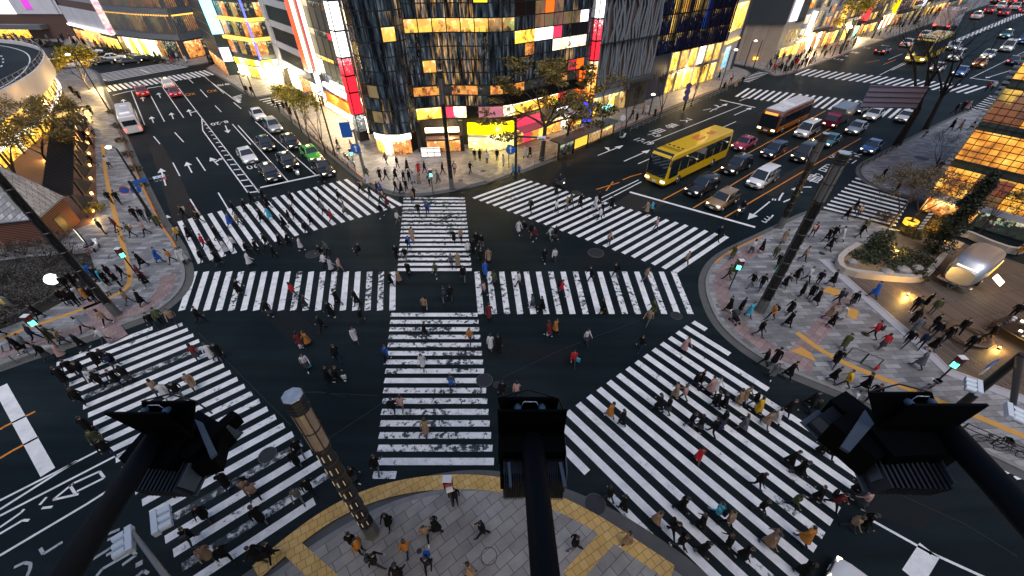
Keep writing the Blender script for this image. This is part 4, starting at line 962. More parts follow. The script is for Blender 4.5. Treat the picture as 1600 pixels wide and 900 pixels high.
S_MAUVE = sign('mauve_screen', (0.35, 0.12, 0.18), 0.8); S_LILAC = sign('pale_screen', (0.75, 0.76, 0.95), 1.1)
M_MULL = mat('black_mullion', (0.01, 0.01, 0.011), 0.4)
M_BLK = mat('black_cladding', (0.010, 0.010, 0.011), 0.45, noise=0.2)
M_DGREY = mat('dark_grey_cladding', (0.045, 0.05, 0.055), 0.5, noise=0.2)
M_LIGHTP = mat('pale_metal_panel', (0.50, 0.50, 0.56), 0.45, noise=0.06, nscale=0.6)
M_BROWN = mat('brown_cladding', (0.12, 0.065, 0.05), 0.6, noise=0.15)
M_STONE = paving('tan_stone_tiles', (0.38, 0.30, 0.22), (0.42, 0.33, 0.25), (0.46, 0.37, 0.28), (0.18, 0.14, 0.1), 2.0, 1.0, 0.0, stain=0.15)
M_WSTONE = mat('white_stone', (0.58, 0.54, 0.50), 0.6, noise=0.08)
M_GSTONE = mat('grey_stone', (0.26, 0.24, 0.23), 0.7, noise=0.15)
M_ROOF = mat('roof_felt', (0.06, 0.06, 0.065), 0.9, noise=0.3, nscale=0.5)
M_PINKW = mat('pale_pink_parapet', (0.78, 0.71, 0.70), 0.6, noise=0.1, nscale=0.6)
M_STEEL = mat('grey_steel', (0.25, 0.26, 0.28), 0.4, 0.5)
M_DSTEEL = mat('dark_steel', (0.018, 0.019, 0.02), 0.4, 0.3)

class Bld:
    def __init__(s, name, label, base, cat='building', group=None):
        s.root = thing(name, label, cat, base, 0, group); s.o = Vector(base); s.panes = []
    def part(s, name, mb, mats, parent=None):
        mb.v = [tuple(Vector(p) - s.o) for p in mb.v]
        return mb.build(name, mats, parent or s.root)
    def pane(s, a, b, z0, z1, m, out=0.04, name='window', th=0.05):
        a = Vector((a[0], a[1], 0)); b = Vector((b[0], b[1], 0)); d = b - a; n = Vector((d.y, -d.x, 0)).normalized()
        s.panes.append((a, b, z0, z1, n, out, m, name, th))
    def box(s, a, b, z0, z1, out0, out1):
        "a box along base line a-b from offset out0 to out1 in front of it"
        a = Vector((a[0], a[1], 0)); b = Vector((b[0], b[1], 0)); d = b - a; n = Vector((d.y, -d.x, 0)).normalized()
        p = [a + n * out0, b + n * out0, b + n * out1, a + n * out1]
        return [(q.x, q.y, z0) for q in p] + [(q.x, q.y, z1) for q in p], [(3, 2, 1, 0), (4, 5, 6, 7), (0, 1, 5, 4), (1, 2, 6, 5), (2, 3, 7, 6), (3, 0, 4, 7)]
    def slab(s, mb, a, b, z0, z1, out0, out1, mi=0):
        v, f = s.box(a, b, z0, z1, out0, out1); mb.add(v, f, mi)
    def finish(s, cap=100):
        def vis(p):
            a, b, z0, z1 = p[:4]; q = [pix((*a.xy, z0)), pix((*b.xy, z0)), pix((*b.xy, z1)), pix((*a.xy, z1))]
            cx = sum(x for x, _ in q) / 4; cy_ = sum(y for _, y in q) / 4
            if not (-20 < cx < 1620 and -15 < cy_ < 915): return -1
            return abs(sum(q[i][0] * q[(i + 1) % 4][1] - q[(i + 1) % 4][0] * q[i][1] for i in range(4)))
        byname = {}
        for p in s.panes: byname.setdefault(p[7], []).append(p)
        for name, ps in byname.items():
            ps.sort(key=vis, reverse=True)
            rest = ps[cap:]
            for a, b, z0, z1, n, out, m, nm, th in ps[:cap]:
                mb = MB(); s.slab(mb, a, b, z0, z1, out - th, out); s.part(nm, mb, m)
            if rest:
                mb = MB(); ml = []
                for a, b, z0, z1, n, out, m, nm, th in rest:
                    if m not in ml: ml.append(m)
                    s.slab(mb, a, b, z0, z1, out - th, out, ml.index(m))
                o = s.part(name + '_rest' if False else name, mb, ml); o['kind'] = 'stuff'
        return s.root
def uvl(pts): return [uv2w(u, v) for u, v in pts]
def resample(pts, n):
    L = [0]
    for a, b in zip(pts, pts[1:]): L.append(L[-1] + (b - a).length)
    out = []
    for k in range(n + 1):
        t = L[-1] * k / n; i = 0
        while i < len(pts) - 2 and L[i + 1] < t: i += 1
        f = (t - L[i]) / max(1e-9, L[i + 1] - L[i]); out.append(pts[i].lerp(pts[i + 1], f))
    return out
def grid(B, pts, rows, pick, gap=0.05, mull=0.13, out=0.04, name='window', mullions=True, mm=None):
    "a glazed front: pts left to right as seen from outside"
    for i in range(len(pts) - 1):
        a, b = pts[i], pts[i + 1]; d = (b - a).normalized() * gap
        for j in range(len(rows) - 1):
            B.pane(a + d, b - d, rows[j] + gap, rows[j + 1] - gap, pick(i, j), out, name)
    if mullions:
        mb = MB()
        for i in range(len(pts) - 1):
            for z in rows: B.slab(mb, pts[i], pts[i + 1], z - mull / 2, z + mull / 2, -0.03, out + 0.06)
        for p in pts:
            mb.b2(p.x - mull / 2, p.x + mull / 2, p.y - mull / 2, p.y + mull / 2, rows[0], rows[-1])
        B.part('mullions', mb, mm or M_MULL)
def fr(n, a, b): return [a + (b - a) * k / n for k in range(n + 1)]

# ---- the black glass corner building
b = Bld('glass_corner_building', 'black glass corner building with rounded wavy front above lit shops', uv2w(32, 58))
core = uvl([(25.6, 66), (24.4, 61.5), (24.6, 59.3), (25.6, 57.9), (27.2, 57.3), (28.8, 58.2), (31, 57.2), (33, 56.2), (38, 53.2), (44, 51.2), (58.4, 51.0), (58.4, 66)])
mb = MB(); mb.prism([(p.x, p.y) for p in core], 0.0, 34.0); b.part('core', mb, M_BLK)
cyl = resample(smooth(uvl([(24.6, 66.0), (23.1, 62.5), (22.6, 60.0), (23.2, 57.8), (25.0, 56.2), (27.0, 56.0), (28.6, 56.9)]), 3), 8)
main = resample(smooth(uvl([(28.6, 57.0), (30.0, 56.4), (32.0, 55.7), (34.6, 53.9), (37.0, 51.4), (39.6, 49.9), (42, 49.6), (45, 49.8), (58.3, 50.0)]), 3), 17)
R2 = random.Random(3)
rows_c = [3.6] + fr(17, 5.1, 33.5)
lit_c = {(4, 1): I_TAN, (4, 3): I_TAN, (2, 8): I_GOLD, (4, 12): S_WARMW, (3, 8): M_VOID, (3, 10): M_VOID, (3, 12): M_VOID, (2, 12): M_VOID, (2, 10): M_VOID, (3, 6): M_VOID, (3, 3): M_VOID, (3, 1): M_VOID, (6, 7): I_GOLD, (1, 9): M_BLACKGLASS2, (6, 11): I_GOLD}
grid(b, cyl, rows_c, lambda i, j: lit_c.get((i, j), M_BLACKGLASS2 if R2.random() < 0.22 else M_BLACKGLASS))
rows_m = fr(15, 9.3, 33.5)
lit_m = {}
for i in range(0, 8): lit_m[(i, 4)] = I_GOLD
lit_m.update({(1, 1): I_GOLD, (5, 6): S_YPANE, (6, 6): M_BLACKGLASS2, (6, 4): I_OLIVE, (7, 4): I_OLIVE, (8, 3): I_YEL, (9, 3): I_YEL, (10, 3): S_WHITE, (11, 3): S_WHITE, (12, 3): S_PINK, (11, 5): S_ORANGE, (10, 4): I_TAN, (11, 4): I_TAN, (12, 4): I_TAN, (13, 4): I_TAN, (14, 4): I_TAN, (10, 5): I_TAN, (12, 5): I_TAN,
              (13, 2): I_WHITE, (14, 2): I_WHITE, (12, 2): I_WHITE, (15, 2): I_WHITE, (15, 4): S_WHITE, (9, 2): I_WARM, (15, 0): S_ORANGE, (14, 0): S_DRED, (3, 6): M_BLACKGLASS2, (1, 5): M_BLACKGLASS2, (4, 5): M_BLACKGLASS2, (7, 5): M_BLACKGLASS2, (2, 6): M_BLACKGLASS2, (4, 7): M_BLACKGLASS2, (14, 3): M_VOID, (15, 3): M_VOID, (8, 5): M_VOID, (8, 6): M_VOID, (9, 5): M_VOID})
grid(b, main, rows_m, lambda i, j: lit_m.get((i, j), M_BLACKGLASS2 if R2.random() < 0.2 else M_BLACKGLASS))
# lower floors of the wavy front
low = main
for i in range(17):
    p, q = low[i], low[i + 1]
    b.pane(p, q, 8.0, 9.15, I_WARM if i in (0, 1, 3, 4, 6, 7, 8, 12, 13) else I_DARK, 0.02)
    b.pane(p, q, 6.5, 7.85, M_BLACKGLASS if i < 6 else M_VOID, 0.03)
    b.pane(p, q, 4.75, 6.3, [I_YEL, I_YEL, S_PINK, I_WHITE, M_VOID, S_MAUVE, S_MAUVE, I_WHITE, I_YEL, I_YEL, I_YEL, I_YEL, I_YEL, S_RED, I_WARM, S_ORANGE, I_WARM][i], 0.03)
mb = MB()
for i in range(17):
    for z in (9.25, 7.92, 6.4, 4.6): b.slab(mb, low[i], low[i + 1], z - 0.07, z + 0.09, -0.3, 0.14)
b.part('floor_edges', mb, M_BLK)
mb = MB()
for i in range(7, 13): b.slab(mb, low[i], low[i + 1], 6.25, 6.4, 0.05, 0.12)
b.part('light_strip', mb, S_WARMW)
# shopfronts at street level
ys = resample(smooth(uvl([(34.4, 52.3), (36.4, 50.2), (38.6, 48.9), (40.4, 48.6)]), 2), 5)
mb = MB()
for i in range(5): b.slab(mb, ys[i], ys[i + 1], 2.65, 4.3, -0.4, 0.12)
b.part('yellow_signboard', mb, S_YEL)
for i in range(5): b.pane(ys[i], ys[i + 1], 0.25, 2.2, I_SHELF, 0.02, 'shop_window')
mb = MB()
for i in range(5): b.slab(mb, ys[i], ys[i + 1], 2.2, 2.6, -0.05, 0.10)
b.part('shop_fascia', mb, M_LIGHTP)
c2 = uvl([(29.0, 55.6), (30.5, 54.6), (33.2, 52.8)])
for i in range(2): b.pane(c2[i], c2[i + 1], 0.2, 2.3, I_WARM, 0.0, 'shop_window')
mb = MB(); b.slab(mb, c2[0], c2[2], 3.2, 3.9, 0, 0.2); b.part('shop_sign', mb, S_WARMW)
mb = MB(); b.slab(mb, c2[0], c2[2], 2.35, 2.6, -0.2, 1.4); b.part('awning', mb, M_BROWN)
cb = resample(smooth(uvl([(24.0, 63), (23.2, 60.0), (23.7, 58.2), (25.2, 56.9), (27.0, 56.8)]), 2), 6)
for i in range(6): b.pane(cb[i], cb[i + 1], 0.2, 2.3, [I_WARM, I_YEL, I_YEL, I_WHITE, I_WARM, I_WARM][i], 0.0, 'shop_window')
mb = MB()
for i in range(2, 6): b.slab(mb, cb[i], cb[i + 1], 2.55, 3.35, 0.0, 0.5)
b.part('white_rounded_sign', mb, S_WHITE)
rt = resample(uvl([(41.2, 49.2), (57.2, 49.9)]), 9)
for i in range(9): b.pane(rt[i], rt[i + 1], 0.2, 2.5, [I_WARM, S_PINK, I_WARM, I_YEL, I_YEL, I_WARM, I_WHITE, I_WARM, I_YEL][i], 0.0, 'shop_window')
mb = MB(); b.slab(mb, rt[0], rt[3], 2.9, 4.2, 0, 0.25); b.part('pink_signboard', mb, S_PINK)
mb = MB(); v, f = b.box(rt[0], rt[3], 2.5, 2.6, 0.0, 1.8); v = [(x, y, z + (0.5 if k % 4 < 2 else 0)) for k, (x, y, z) in enumerate(v)]; mb.add(v, f); b.part('pink_awning', mb, mat('pink_canvas', (0.45, 0.10, 0.14), 0.7))
mb = MB(); v, f = b.box(rt[5], rt[8], 2.9, 3.0, 0.0, 2.6); v = [(x, y, z + (0.6 if k % 4 < 2 else 0)) for k, (x, y, z) in enumerate(v)]; mb.add(v, f); b.part('grey_awning', mb, mat('grey_canvas', (0.22, 0.24, 0.28), 0.7))
mb = MB(); b.slab(mb, rt[5], rt[7], 3.75, 4.05, 0.1, 0.3); b.part('tube_lamp', mb, S_WHITE)
for q in ((33.6, 52.9), (28.4, 56.6), (40.9, 48.9)):
    mb = MB(); p = uv2w(*q); mb.b2(p.x - 0.3, p.x + 0.3, p.y - 0.3, p.y + 0.3, 0, 4.7); b.part('pillar', mb, M_BLK)
b.finish(100)
# white display counter and low hedge in front of the shops
t = thing('display_counter', 'white lit display counter standing before the brown shopfront', 'counter', uv2w(28.6, 53.9), 0)
mb = MB(); M = Matrix.Rotation(ROT * 0.15, 3, 'Z')
mb.box((0, 0, 0.85), (2.9, 0.5, 1.2), m=M); mb.build('panel', sign('counter_panel_lit', (1.0, 0.92, 0.85), 0.8), t)
mb = MB()
for x in (-1.45, -0.5, 0.5, 1.45): mb.box(M @ Vector((x, -0.26, 0.8)), (0.07, 0.06, 1.4), m=M)
for z in (0.22, 0.85, 1.48): mb.box((M @ Vector((0, -0.26, z))), (2.97, 0.05, 0.07), m=M)
mb.build('frame', M_MULL, t)

# ---- stacked vertical signs at both ends of the glass front
def blade(name, label, u, v, du, dv, panels, frame_m=M_BLK, z0=3.0):
    "projecting sign: two lit faces in stacked panels; face along du (normal -v) and along dv (normal -u)"
    t = Bld(name, label, uv2w(u, v), 'sign')
    mb = MB(); mb.prism([(p.x, p.y) for p in uvl([(u, v), (u + du, v), (u + du, v + dv), (u, v + dv)])], z0, panels[-1][1] + 0.4); t.part('frame', mb, frame_m)
    for za, zb, m in panels:
        b2 = t; mb = MB()
        t.slab(mb, uv2w(u + 0.12, v), uv2w(u + du - 0.12, v), za + 0.12, zb - 0.12, 0, 0.06); t.part('panel', mb, m)
        mb = MB(); t.slab(mb, uv2w(u, v + dv - 0.12), uv2w(u, v + 0.12), za + 0.12, zb - 0.12, 0, 0.06); t.part('panel', mb, m)
    return t
S_RW = interior('red_white_lettering', (0.5, 0.01, 0.03), (0.9, 0.05, 0.08), (1.0, 0.95, 0.95), 1.2, 5, 5)
S_BW = interior('black_white_lettering', (0.02, 0.02, 0.02), (0.12, 0.12, 0.12), (1.0, 1.0, 1.0), 1.4, 5, 5)
blade('vertical_sign', 'tall white and red stacked sign at left end of the black glass front', 22.9, 66.6, 1.5, 1.6, [(1.6, 4.3, S_BW), (4.3, 7.5, S_RED), (7.5, 9.8, S_RED), (9.8, 12.2, S_RW), (12.2, 15.5, S_WHITE), (15.5, 19, S_WHITE), (19, 24, S_WHITE)], z0=0)
blade('vertical_sign', 'tall blue, orange and white stacked sign at right end of the black glass front', 58.0, 49.2, 1.2, 1.3, [(0.3, 3.8, S_BLUE), (3.8, 10.2, interior('fiery_sign', (0.8, 0.15, 0.01), (1.0, 0.35, 0.05), (1.0, 0.9, 0.6), 1.6, 2.5, 1.2)), (10.2, 13.0, S_RED), (13.0, 16.0, S_RW), (16.0, 21, S_WHITE)], z0=0)
blade('vertical_sign', 'small red lantern sign beside the tall blue and orange sign', 55.6, 49.2, 0.9, 0.8, [(4.4, 6.3, S_ORANGE), (7.4, 9.2, S_ORANGE)], z0=4.2)

# ---- left street side: glass shop building, red strips, louvred office
b = Bld('shop_building', 'narrow glazed shop building with orange awning and row of white lamps', uv2w(26, 80))
mb = MB(); mb.prism([(p.x, p.y) for p in uvl([(25.7, 69.0), (40, 69.0), (40, 90.5), (25.7, 90.5)])], 0, 30); b.part('wall', mb, M_DGREY)
fl = resample(uvl([(25.6, 90.2), (25.6, 69.2)]), 7)
rr = [0.2, 3.0, 5.6, 7.0, 9.3, 10.0, 13.0, 14.0, 17, 18, 21, 22, 25, 29]
def pk(i, j):
    if j == 0: return I_BRIGHT
    if j == 4 and i in (2, 3): return I_YEL
    if j == 3 and i == 1: return S_WARMW
    if j == 6 and i == 4: return S_RED
    return I_DARK if j % 2 == 0 else M_DGREY
grid(b, fl, rr, pk, mull=0.14)
mb = MB(); b.slab(mb, uv2w(25.6, 84.6), uv2w(25.6, 73.6), 2.4, 4.2, 0.9, 1.05); b.part('orange_signboard', mb, S_ORANGE)
mb = MB(); b.slab(mb, uv2w(25.6, 85.0), uv2w(25.6, 74.0), 5.0, 5.3, 0.15, 1.2); b.part('lamp_shelf', mb, M_LIGHTP)
mb = MB()
for k in range(13):
    p = uv2w(24.9, 84.6 - k * 0.85); mb.lathe([(0.16, 5.32), (0.22, 5.5), (0.16, 5.7)], 8, (p.x, p.y, 0))
b.part('lamp_row', mb, sign('lamp_row_lit', (1.0, 0.90, 0.70), 16.0))
mb = MB(); b.slab(mb, uv2w(24.6, 88.2), uv2w(24.6, 85.3), 2.6, 6.6, 0.0, 0.15); b.part('white_poster_board', mb, interior('poster_lit', (0.3, 0.35, 0.8), (0.7, 0.75, 0.95), (1, 1, 1), 1.3, 0.7, 0.7))
b.finish()
def strip_sign(label, u, v0, v1, z0, z1, m):
    t = Bld('strip_sign', label, uv2w(u, v0), 'sign'); mb = MB(); t.slab(mb, uv2w(u, v1), uv2w(u, v0), z0, z1, -0.25, 0.3); t.part('border', mb, S_WARMW)
    mb = MB(); t.slab(mb, uv2w(u, v1 - 0.22), uv2w(u, v0 + 0.22), z0 + 0.25, z1 - 0.25, 0.3, 0.36); t.part('panel', mb, m)
strip_sign('broad glowing red vertical strip sign beside the louvred office', 25.0, 90.9, 94.0, 6.2, 29, sign('red_strip_lit', (1.0, 0.06, 0.01), 1.2))
strip_sign('slimmer dark red vertical strip sign on the glazed shop building', 25.1, 86.6, 88.3, 6.6, 28, S_DRED)
b = Bld('office_building', 'louvred office building with pale horizontal bands on the left street', uv2w(26, 100))
mb = MB(); mb.prism([(p.x, p.y) for p in uvl([(25.6, 91), (42, 91), (42, 112), (25.6, 112)])], 0, 32); b.part('wall', mb, M_DGREY)
for k, z in enumerate((4.6, 8.2, 12.0, 15.8, 19.6, 23.4, 27.2)):
    mb = MB(); b.slab(mb, uv2w(25.6, 112), uv2w(25.6, 94.2), z, z + 1.15, 0, 0.75); b.part('pale_band', mb, M_LIGHTP)
    pp = resample(uvl([(25.6, 111.8), (25.6, 94.4)]), 5)
    for i in range(5): b.pane(pp[i], pp[i + 1], z + 1.2, z + 3.55, I_DARK, 0.06)
    mb = MB()
    for q in fr(26, 111.8, 94.4):
        b.slab(mb, uv2w(25.6, q + 0.07), uv2w(25.6, q - 0.07), z + 1.15, z + 3.6, 0.08, 0.55)
    b.part('louvre_fins', mb, mat('louvre_fin', (0.05, 0.065, 0.07), 0.4, 0.3))
pp = resample(uvl([(25.6, 111.5), (25.6, 92)]), 5)
for i in range(5): b.pane(pp[i], pp[i + 1], 0.2, 3.6, [I_BRIGHT, I_BRIGHT, I_WARM, I_WARM, I_BRIGHT][i], 0.02, 'shop_window')
mb = MB(); mb.prism([(p.x, p.y) for p in uvl([(24.6, 110.6), (25.55, 110.6), (25.55, 113.2), (24.6, 113.2)])], 0.1, 3.9); b.part('corner_pillar', mb, M_BLK)
for z0, z1 in ((3.9, 8.4), (8.6, 13), (13.2, 18), (18.2, 23)):
    mb = MB(); mb.prism([(p.x, p.y) for p in uvl([(24.6, 110.6), (25.55, 110.6), (25.55, 113.2), (24.6, 113.2)])], z0, z1); b.part('corner_panel', mb, M_LIGHTP)
b.finish()
# beyond the side street
b = Bld('shop_building', 'corner building with cyan sign, amber bands and yellow lit stalls', uv2w(24, 130))
mb = MB(); mb.prism([(p.x, p.y) for p in uvl([(22.5, 121), (40, 121), (40, 150), (19, 150), (19, 131)])], 0, 30); b.part('wall', mb, M_DGREY)
f1 = uvl([(19, 131), (22.5, 121)]); f2 = uvl([(22.5, 121), (40, 121)])
for (p, q, n) in ((f1[0], f1[1], 5), (f2[0], f2[1], 7)):
    pp = resample([p, q], n)
    for i in range(n):
        b.pane(pp[i], pp[i + 1], 0.2, 2.6, [I_BRIGHT, I_BRIGHT, I_GREEN, I_YEL][i % 4], 0.02, 'shop_window')
        b.pane(pp[i], pp[i + 1], 2.9, 4.2, [S_YPANE, I_WHITE, I_GREEN][i % 3], 0.25, 'shop_sign')
        for z in (5.2, 9.0, 12.6): b.pane(pp[i], pp[i + 1], z, z + 2.8, [I_DARK, I_WARM, I_DARK, I_OLIVE][(i + int(z)) % 4], 0.02)
    for z in (8.2, 12.0):
        mb = MB(); b.slab(mb, p, q, z, z + 0.6, 0, 0.9); b.part('amber_band', mb, S_AMBER)
mb = MB(); p = uv2w(22.6, 120.6); mb.b2(p.x - 0.15, p.x + 0.15, p.y - 0.15, p.y + 0.15, 4.5, 20); b.part('neon_line', mb, S_NEON)
mb = MB(); p = uv2w(28, 120.9); q = uv2w(36, 120.9); b.slab(mb, p, q, 2.75, 3.1, 0.3, 2.2); b.part('stall_awning', mb, S_YPANE)
b.finish()
b = Bld('tower_building', 'dark green tower end with bright cyan and white light box', uv2w(19, 140))
mb = MB(); mb.prism([(p.x, p.y) for p in uvl([(16.5, 132), (18.9, 131.2), (18.9, 152), (16.5, 152)])], 0, 30); b.part('wall', mb, mat('dark_green_cladding', (0.03, 0.05, 0.055), 0.4, noise=0.2))
mb = MB(); b.slab(mb, uv2w(16.5, 131.9), uv2w(18.8, 131.2), 9.0, 22, 0.05, 0.35); b.part('light_box', mb, S_CYAN)
mb = MB(); b.slab(mb, uv2w(16.6, 131.9), uv2w(18.6, 131.2), 3.2, 6.2, 0.05, 0.3); b.part('white_banner', mb, S_LILAC)
mb = MB(); b.slab(mb, uv2w(16.5, 151), uv2w(16.5, 132), 0.2, 3.2, 0.0, 0.06); b.part('shop_window', mb, I_WARM)
mb = MB()
for z in fr(9, 4, 24): b.slab(mb, uv2w(16.5, 152), uv2w(16.5, 132), z, z + 0.12, 0, 0.15)
b.part('floor_edges', mb, M_STEEL)
b.finish()

# ---- right street side: woven front, blue glass, white stone tower
def skew_bands(name, label, u0, u1, v, depth=14):
    b = Bld(name, label, uv2w(u0, v))
    mb = MB(); mb.prism([(p.x, p.y) for p in uvl([(u0, v), (u1, v), (u1, v + depth), (u0, v + depth)])], 0, 32); b.part('wall', mb, mat('brown_panel_wall', (0.13, 0.085, 0.065), 0.5, noise=0.25, nscale=0.4))
    r = random.Random(11); z0, z1 = 5.6, 31
    mb = MB(); n = 30; lv = fr(9, z0, z1)
    for k in range(n):
        us = [u0 + 0.35 + (u1 - u0 - 0.7) * (k + 0.5) / n] ; 
        for z in lv[1:]: us.append(min(u1 - 0.2, max(u0 + 0.2, us[0] + r.uniform(-0.75, 0.75))))
        w = r.uniform(0.12, 0.26); o = 0.25 + 0.12 * (k % 3)
        for i in range(len(lv) - 1):
            vs = []
            for (uu, zz) in ((us[i], lv[i]), (us[i + 1], lv[i + 1])):
                for du, do in ((-w, 0), (w, 0), (w, -0.1), (-w, -0.1)):
                    p = uv2w(uu + du, v - o - do, zz); vs.append(p)
            mb.add(vs, [(0, 1, 5, 4), (1, 2, 6, 5), (2, 3, 7, 6), (3, 0, 4, 7)])
    b.part('woven_bands', mb, mat('grey_metal_band', (0.20, 0.22, 0.245), 0.5, 0.1))
    mb = MB()
    for z in (12, 18.5, 25): b.slab(mb, uv2w(u0, v), uv2w(u1, v), z, z + 0.15, 0, 0.75)
    b.part('floor_edges', mb, M_BLK)
    mb = MB(); b.slab(mb, uv2w(u0, v), uv2w(u1, v), 4.9, 5.5, 0, 1.3); b.part('canopy', mb, mat('canopy_metal', (0.12, 0.12, 0.12), 0.35, 0.5))
    pp = resample(uvl([(u0 + 0.6, v), (u1 - 6.5, v)]), 6)
    for i in range(6): b.pane(pp[i], pp[i + 1], 0.25, 3.4, I_OLIVE if i % 3 else I_YEL, 0.03, 'shop_window')
    mb = MB(); b.slab(mb, uv2w(u0 + 0.6, v), uv2w(u1 - 6.5, v), 3.6, 4.6, 0, 0.5); b.part('fascia', mb, M_LIGHTP)
    mb = MB(); b.slab(mb, uv2w(u1 - 6.3, v), uv2w(u1 - 0.2, v), 0.1, 4.8, 0, 0.35); b.part('olive_panel', mb, mat('olive_metal', (0.10, 0.085, 0.06), 0.35, 0.4, noise=0.3, nscale=0.5))
    return b.finish()
skew_bands('woven_front_building', 'building faced with twisting grey metal bands over olive shopfront', 60.0, 77.6, 51.2)
b = Bld('blue_glass_building', 'dark blue glass building over a tall gold lit store', uv2w(78, 52))
mb = MB(); mb.prism([(p.x, p.y) for p in uvl([(77.8, 52), (106.8, 52.6), (106.8, 68), (77.8, 68)])], 0, 32); b.part('wall', mb, M_BLK)
M_BLUEF = mat('blue_fins', (0.004, 0.006, 0.022), 0.25, 0.2)
pp = resample(uvl([(78.0, 51.9), (106.6, 52.4)]), 12)
R2 = random.Random(5)
for i in range(12):
    for j, z in enumerate(fr(7, 8.4, 31)[:-1]):
        b.pane(pp[i], pp[i + 1], z + 0.1, z + 3.1, I_GOLD if (j, i) in ((2, 2), (2, 3), (2, 5), (2, 6), (3, 1), (3, 2), (1, 2)) else (S_LILAC if (j, i) in ((3, 8), (3, 9)) else (sign('deep_blue_lit', (0.02, 0.10, 0.6), 0.5) if (j, i) in ((2, 7), (1, 7)) else I_BLUE)), 0.05)
mb = MB()
for k in range(64):
    q = uv2w(78.2 + 28.3 * k / 63, 51.7 - 0.25 * math.sin(k * 0.7)); mb.b2(q.x - 0.06, q.x + 0.06, q.y - 0.3, q.y + 0.2, 8.3, 31)
b.part('fins', mb, M_BLUEF)
mb = MB(); b.slab(mb, uv2w(77.9, 51.9), uv2w(85, 52), 0.2, 8.2, 0, 0.25); b.part('blue_panel', mb, mat('deep_blue_panel', (0.005, 0.014, 0.045), 0.3, noise=0.4))
pp = resample(uvl([(85.2, 52), (106.5, 52.4)]), 6)
for i in range(6):
    b.pane(pp[i], pp[i + 1], 0.3, 4.0, I_YEL, 0.05, 'shop_window'); b.pane(pp[i], pp[i + 1], 4.6, 8.0, S_WARMW if i in (3,) else (I_YEL if i % 2 == 0 else I_GOLD), 0.05, 'shop_window')
mb = MB()
for p in pp: mb.b2(p.x - 0.25, p.x + 0.25, p.y - 0.3, p.y + 0.3, 0.2, 8.2)
b.slab(mb, pp[0], pp[-1], 4.05, 4.55, 0, 0.3); b.part('store_frame', mb, M_GSTONE)
b.finish()
b = Bld('stone_tower', 'slim white stone tower with gold windows beside the blue glass building', uv2w(108, 53))
mb = MB(); mb.prism([(p.x, p.y) for p in uvl([(107, 52.8), (121, 55.6), (121, 70), (107, 70)])], 0, 32); b.part('wall', mb, M_WSTONE)
pp = resample(uvl([(109, 53.1), (119.5, 55.2)]), 2)
for i in range(1):
    for z0, z1 in ((9.6, 15), (16.5, 21), (22.5, 27)): b.pane(pp[0] * 1, pp[2], z0, z1, I_YEL, 0.08)
b.pane(pp[0], pp[1], 1.0, 5.2, I_OLIVE, 0.06, 'shop_window'); b.pane(pp[0].lerp(pp[1], .45), pp[1].lerp(pp[2], .1), 1.6, 6.2, interior('blue_art_panel', (0.05, 0.2, 0.4), (0.2, 0.5, 0.8), (0.9, 0.95, 1.0), 1.3, 2, 2), 0.15, 'light_panel')
mb = MB(); b.slab(mb, pp[0], pp[2], 7.2, 7.6, 0, 0.5); b.part('amber_band', mb, S_AMBER)
mb = MB(); p = uv2w(121.2, 55.7); mb.b2(p.x - 0.5, p.x + 0.5, p.y - 0.3, p.y + 0.5, 0.1, 31); b.part('corner_pier', mb, M_DGREY)
b.finish()
# ---- across the side street
b = Bld('billboard_building', 'tan stone building with blank dark billboard at the second junction', uv2w(136, 56))
mb = MB(); mb.prism([(p.x, p.y) for p in uvl([(132.5, 60.5), (139.0, 52.6), (150, 52.6), (150, 72), (132.5, 72)])], 0, 30); b.part('wall', mb, M_STONE)
mb = MB(); b.slab(mb, uv2w(132.6, 60.4), uv2w(138.9, 52.7), 9.0, 26, 0.05, 0.5); b.part('billboard', mb, mat('dark_billboard', (0.035, 0.045, 0.05), 0.5, noise=0.1))
mb = MB(); b.slab(mb, uv2w(140, 52.6), uv2w(144.5, 52.6), 9.5, 26, 0.1, 0.4); b.part('screen', mb, S_LILAC)
pp = resample(uvl([(139.3, 52.6), (149.8, 52.6)]), 4)
for i in range(4): b.pane(pp[i], pp[i + 1], 0.6, 3.0, [I_DARK, I_YEL, I_WARM, I_YEL][i], 0.04, 'shop_window')
for i in range(1, 4): b.pane(pp[i].lerp(pp[i + 1], .25), pp[i].lerp(pp[i + 1], .75), 4.4, 7.4, I_OLIVE, 0.04)
mb = MB(); b.slab(mb, uv2w(145, 52.6), uv2w(150, 52.6), 9.0, 26, 0.05, 0.3); b.part('glass_front', mb, I_DARK)
mb = MB(); p = uv2w(135.5, 56.2); mb.box((p.x, p.y - 0.5, 0.9), (1.2, 0.5, 0.7)); b.part('wall_lamp', mb, S_AMBER)
b.finish()
R2 = random.Random(21); u = 150.3
descr = ['grey stone fronted shop building with three arched gold windows', 'cream shop building with white lit ground floor', 'tan shop building with gold window bays and flags', 'brown stone shop building with tall amber entrance', 'slim shop building with green lit doorway', 'broad shop building with orange lit upper floor', 'pale shop building with bright white doorway', 'dark shop building with dim amber windows', 'plain grey building near the end of the shop row', 'farthest tan building of the shop row on the right street', 'last dark block at the far end of the right street']
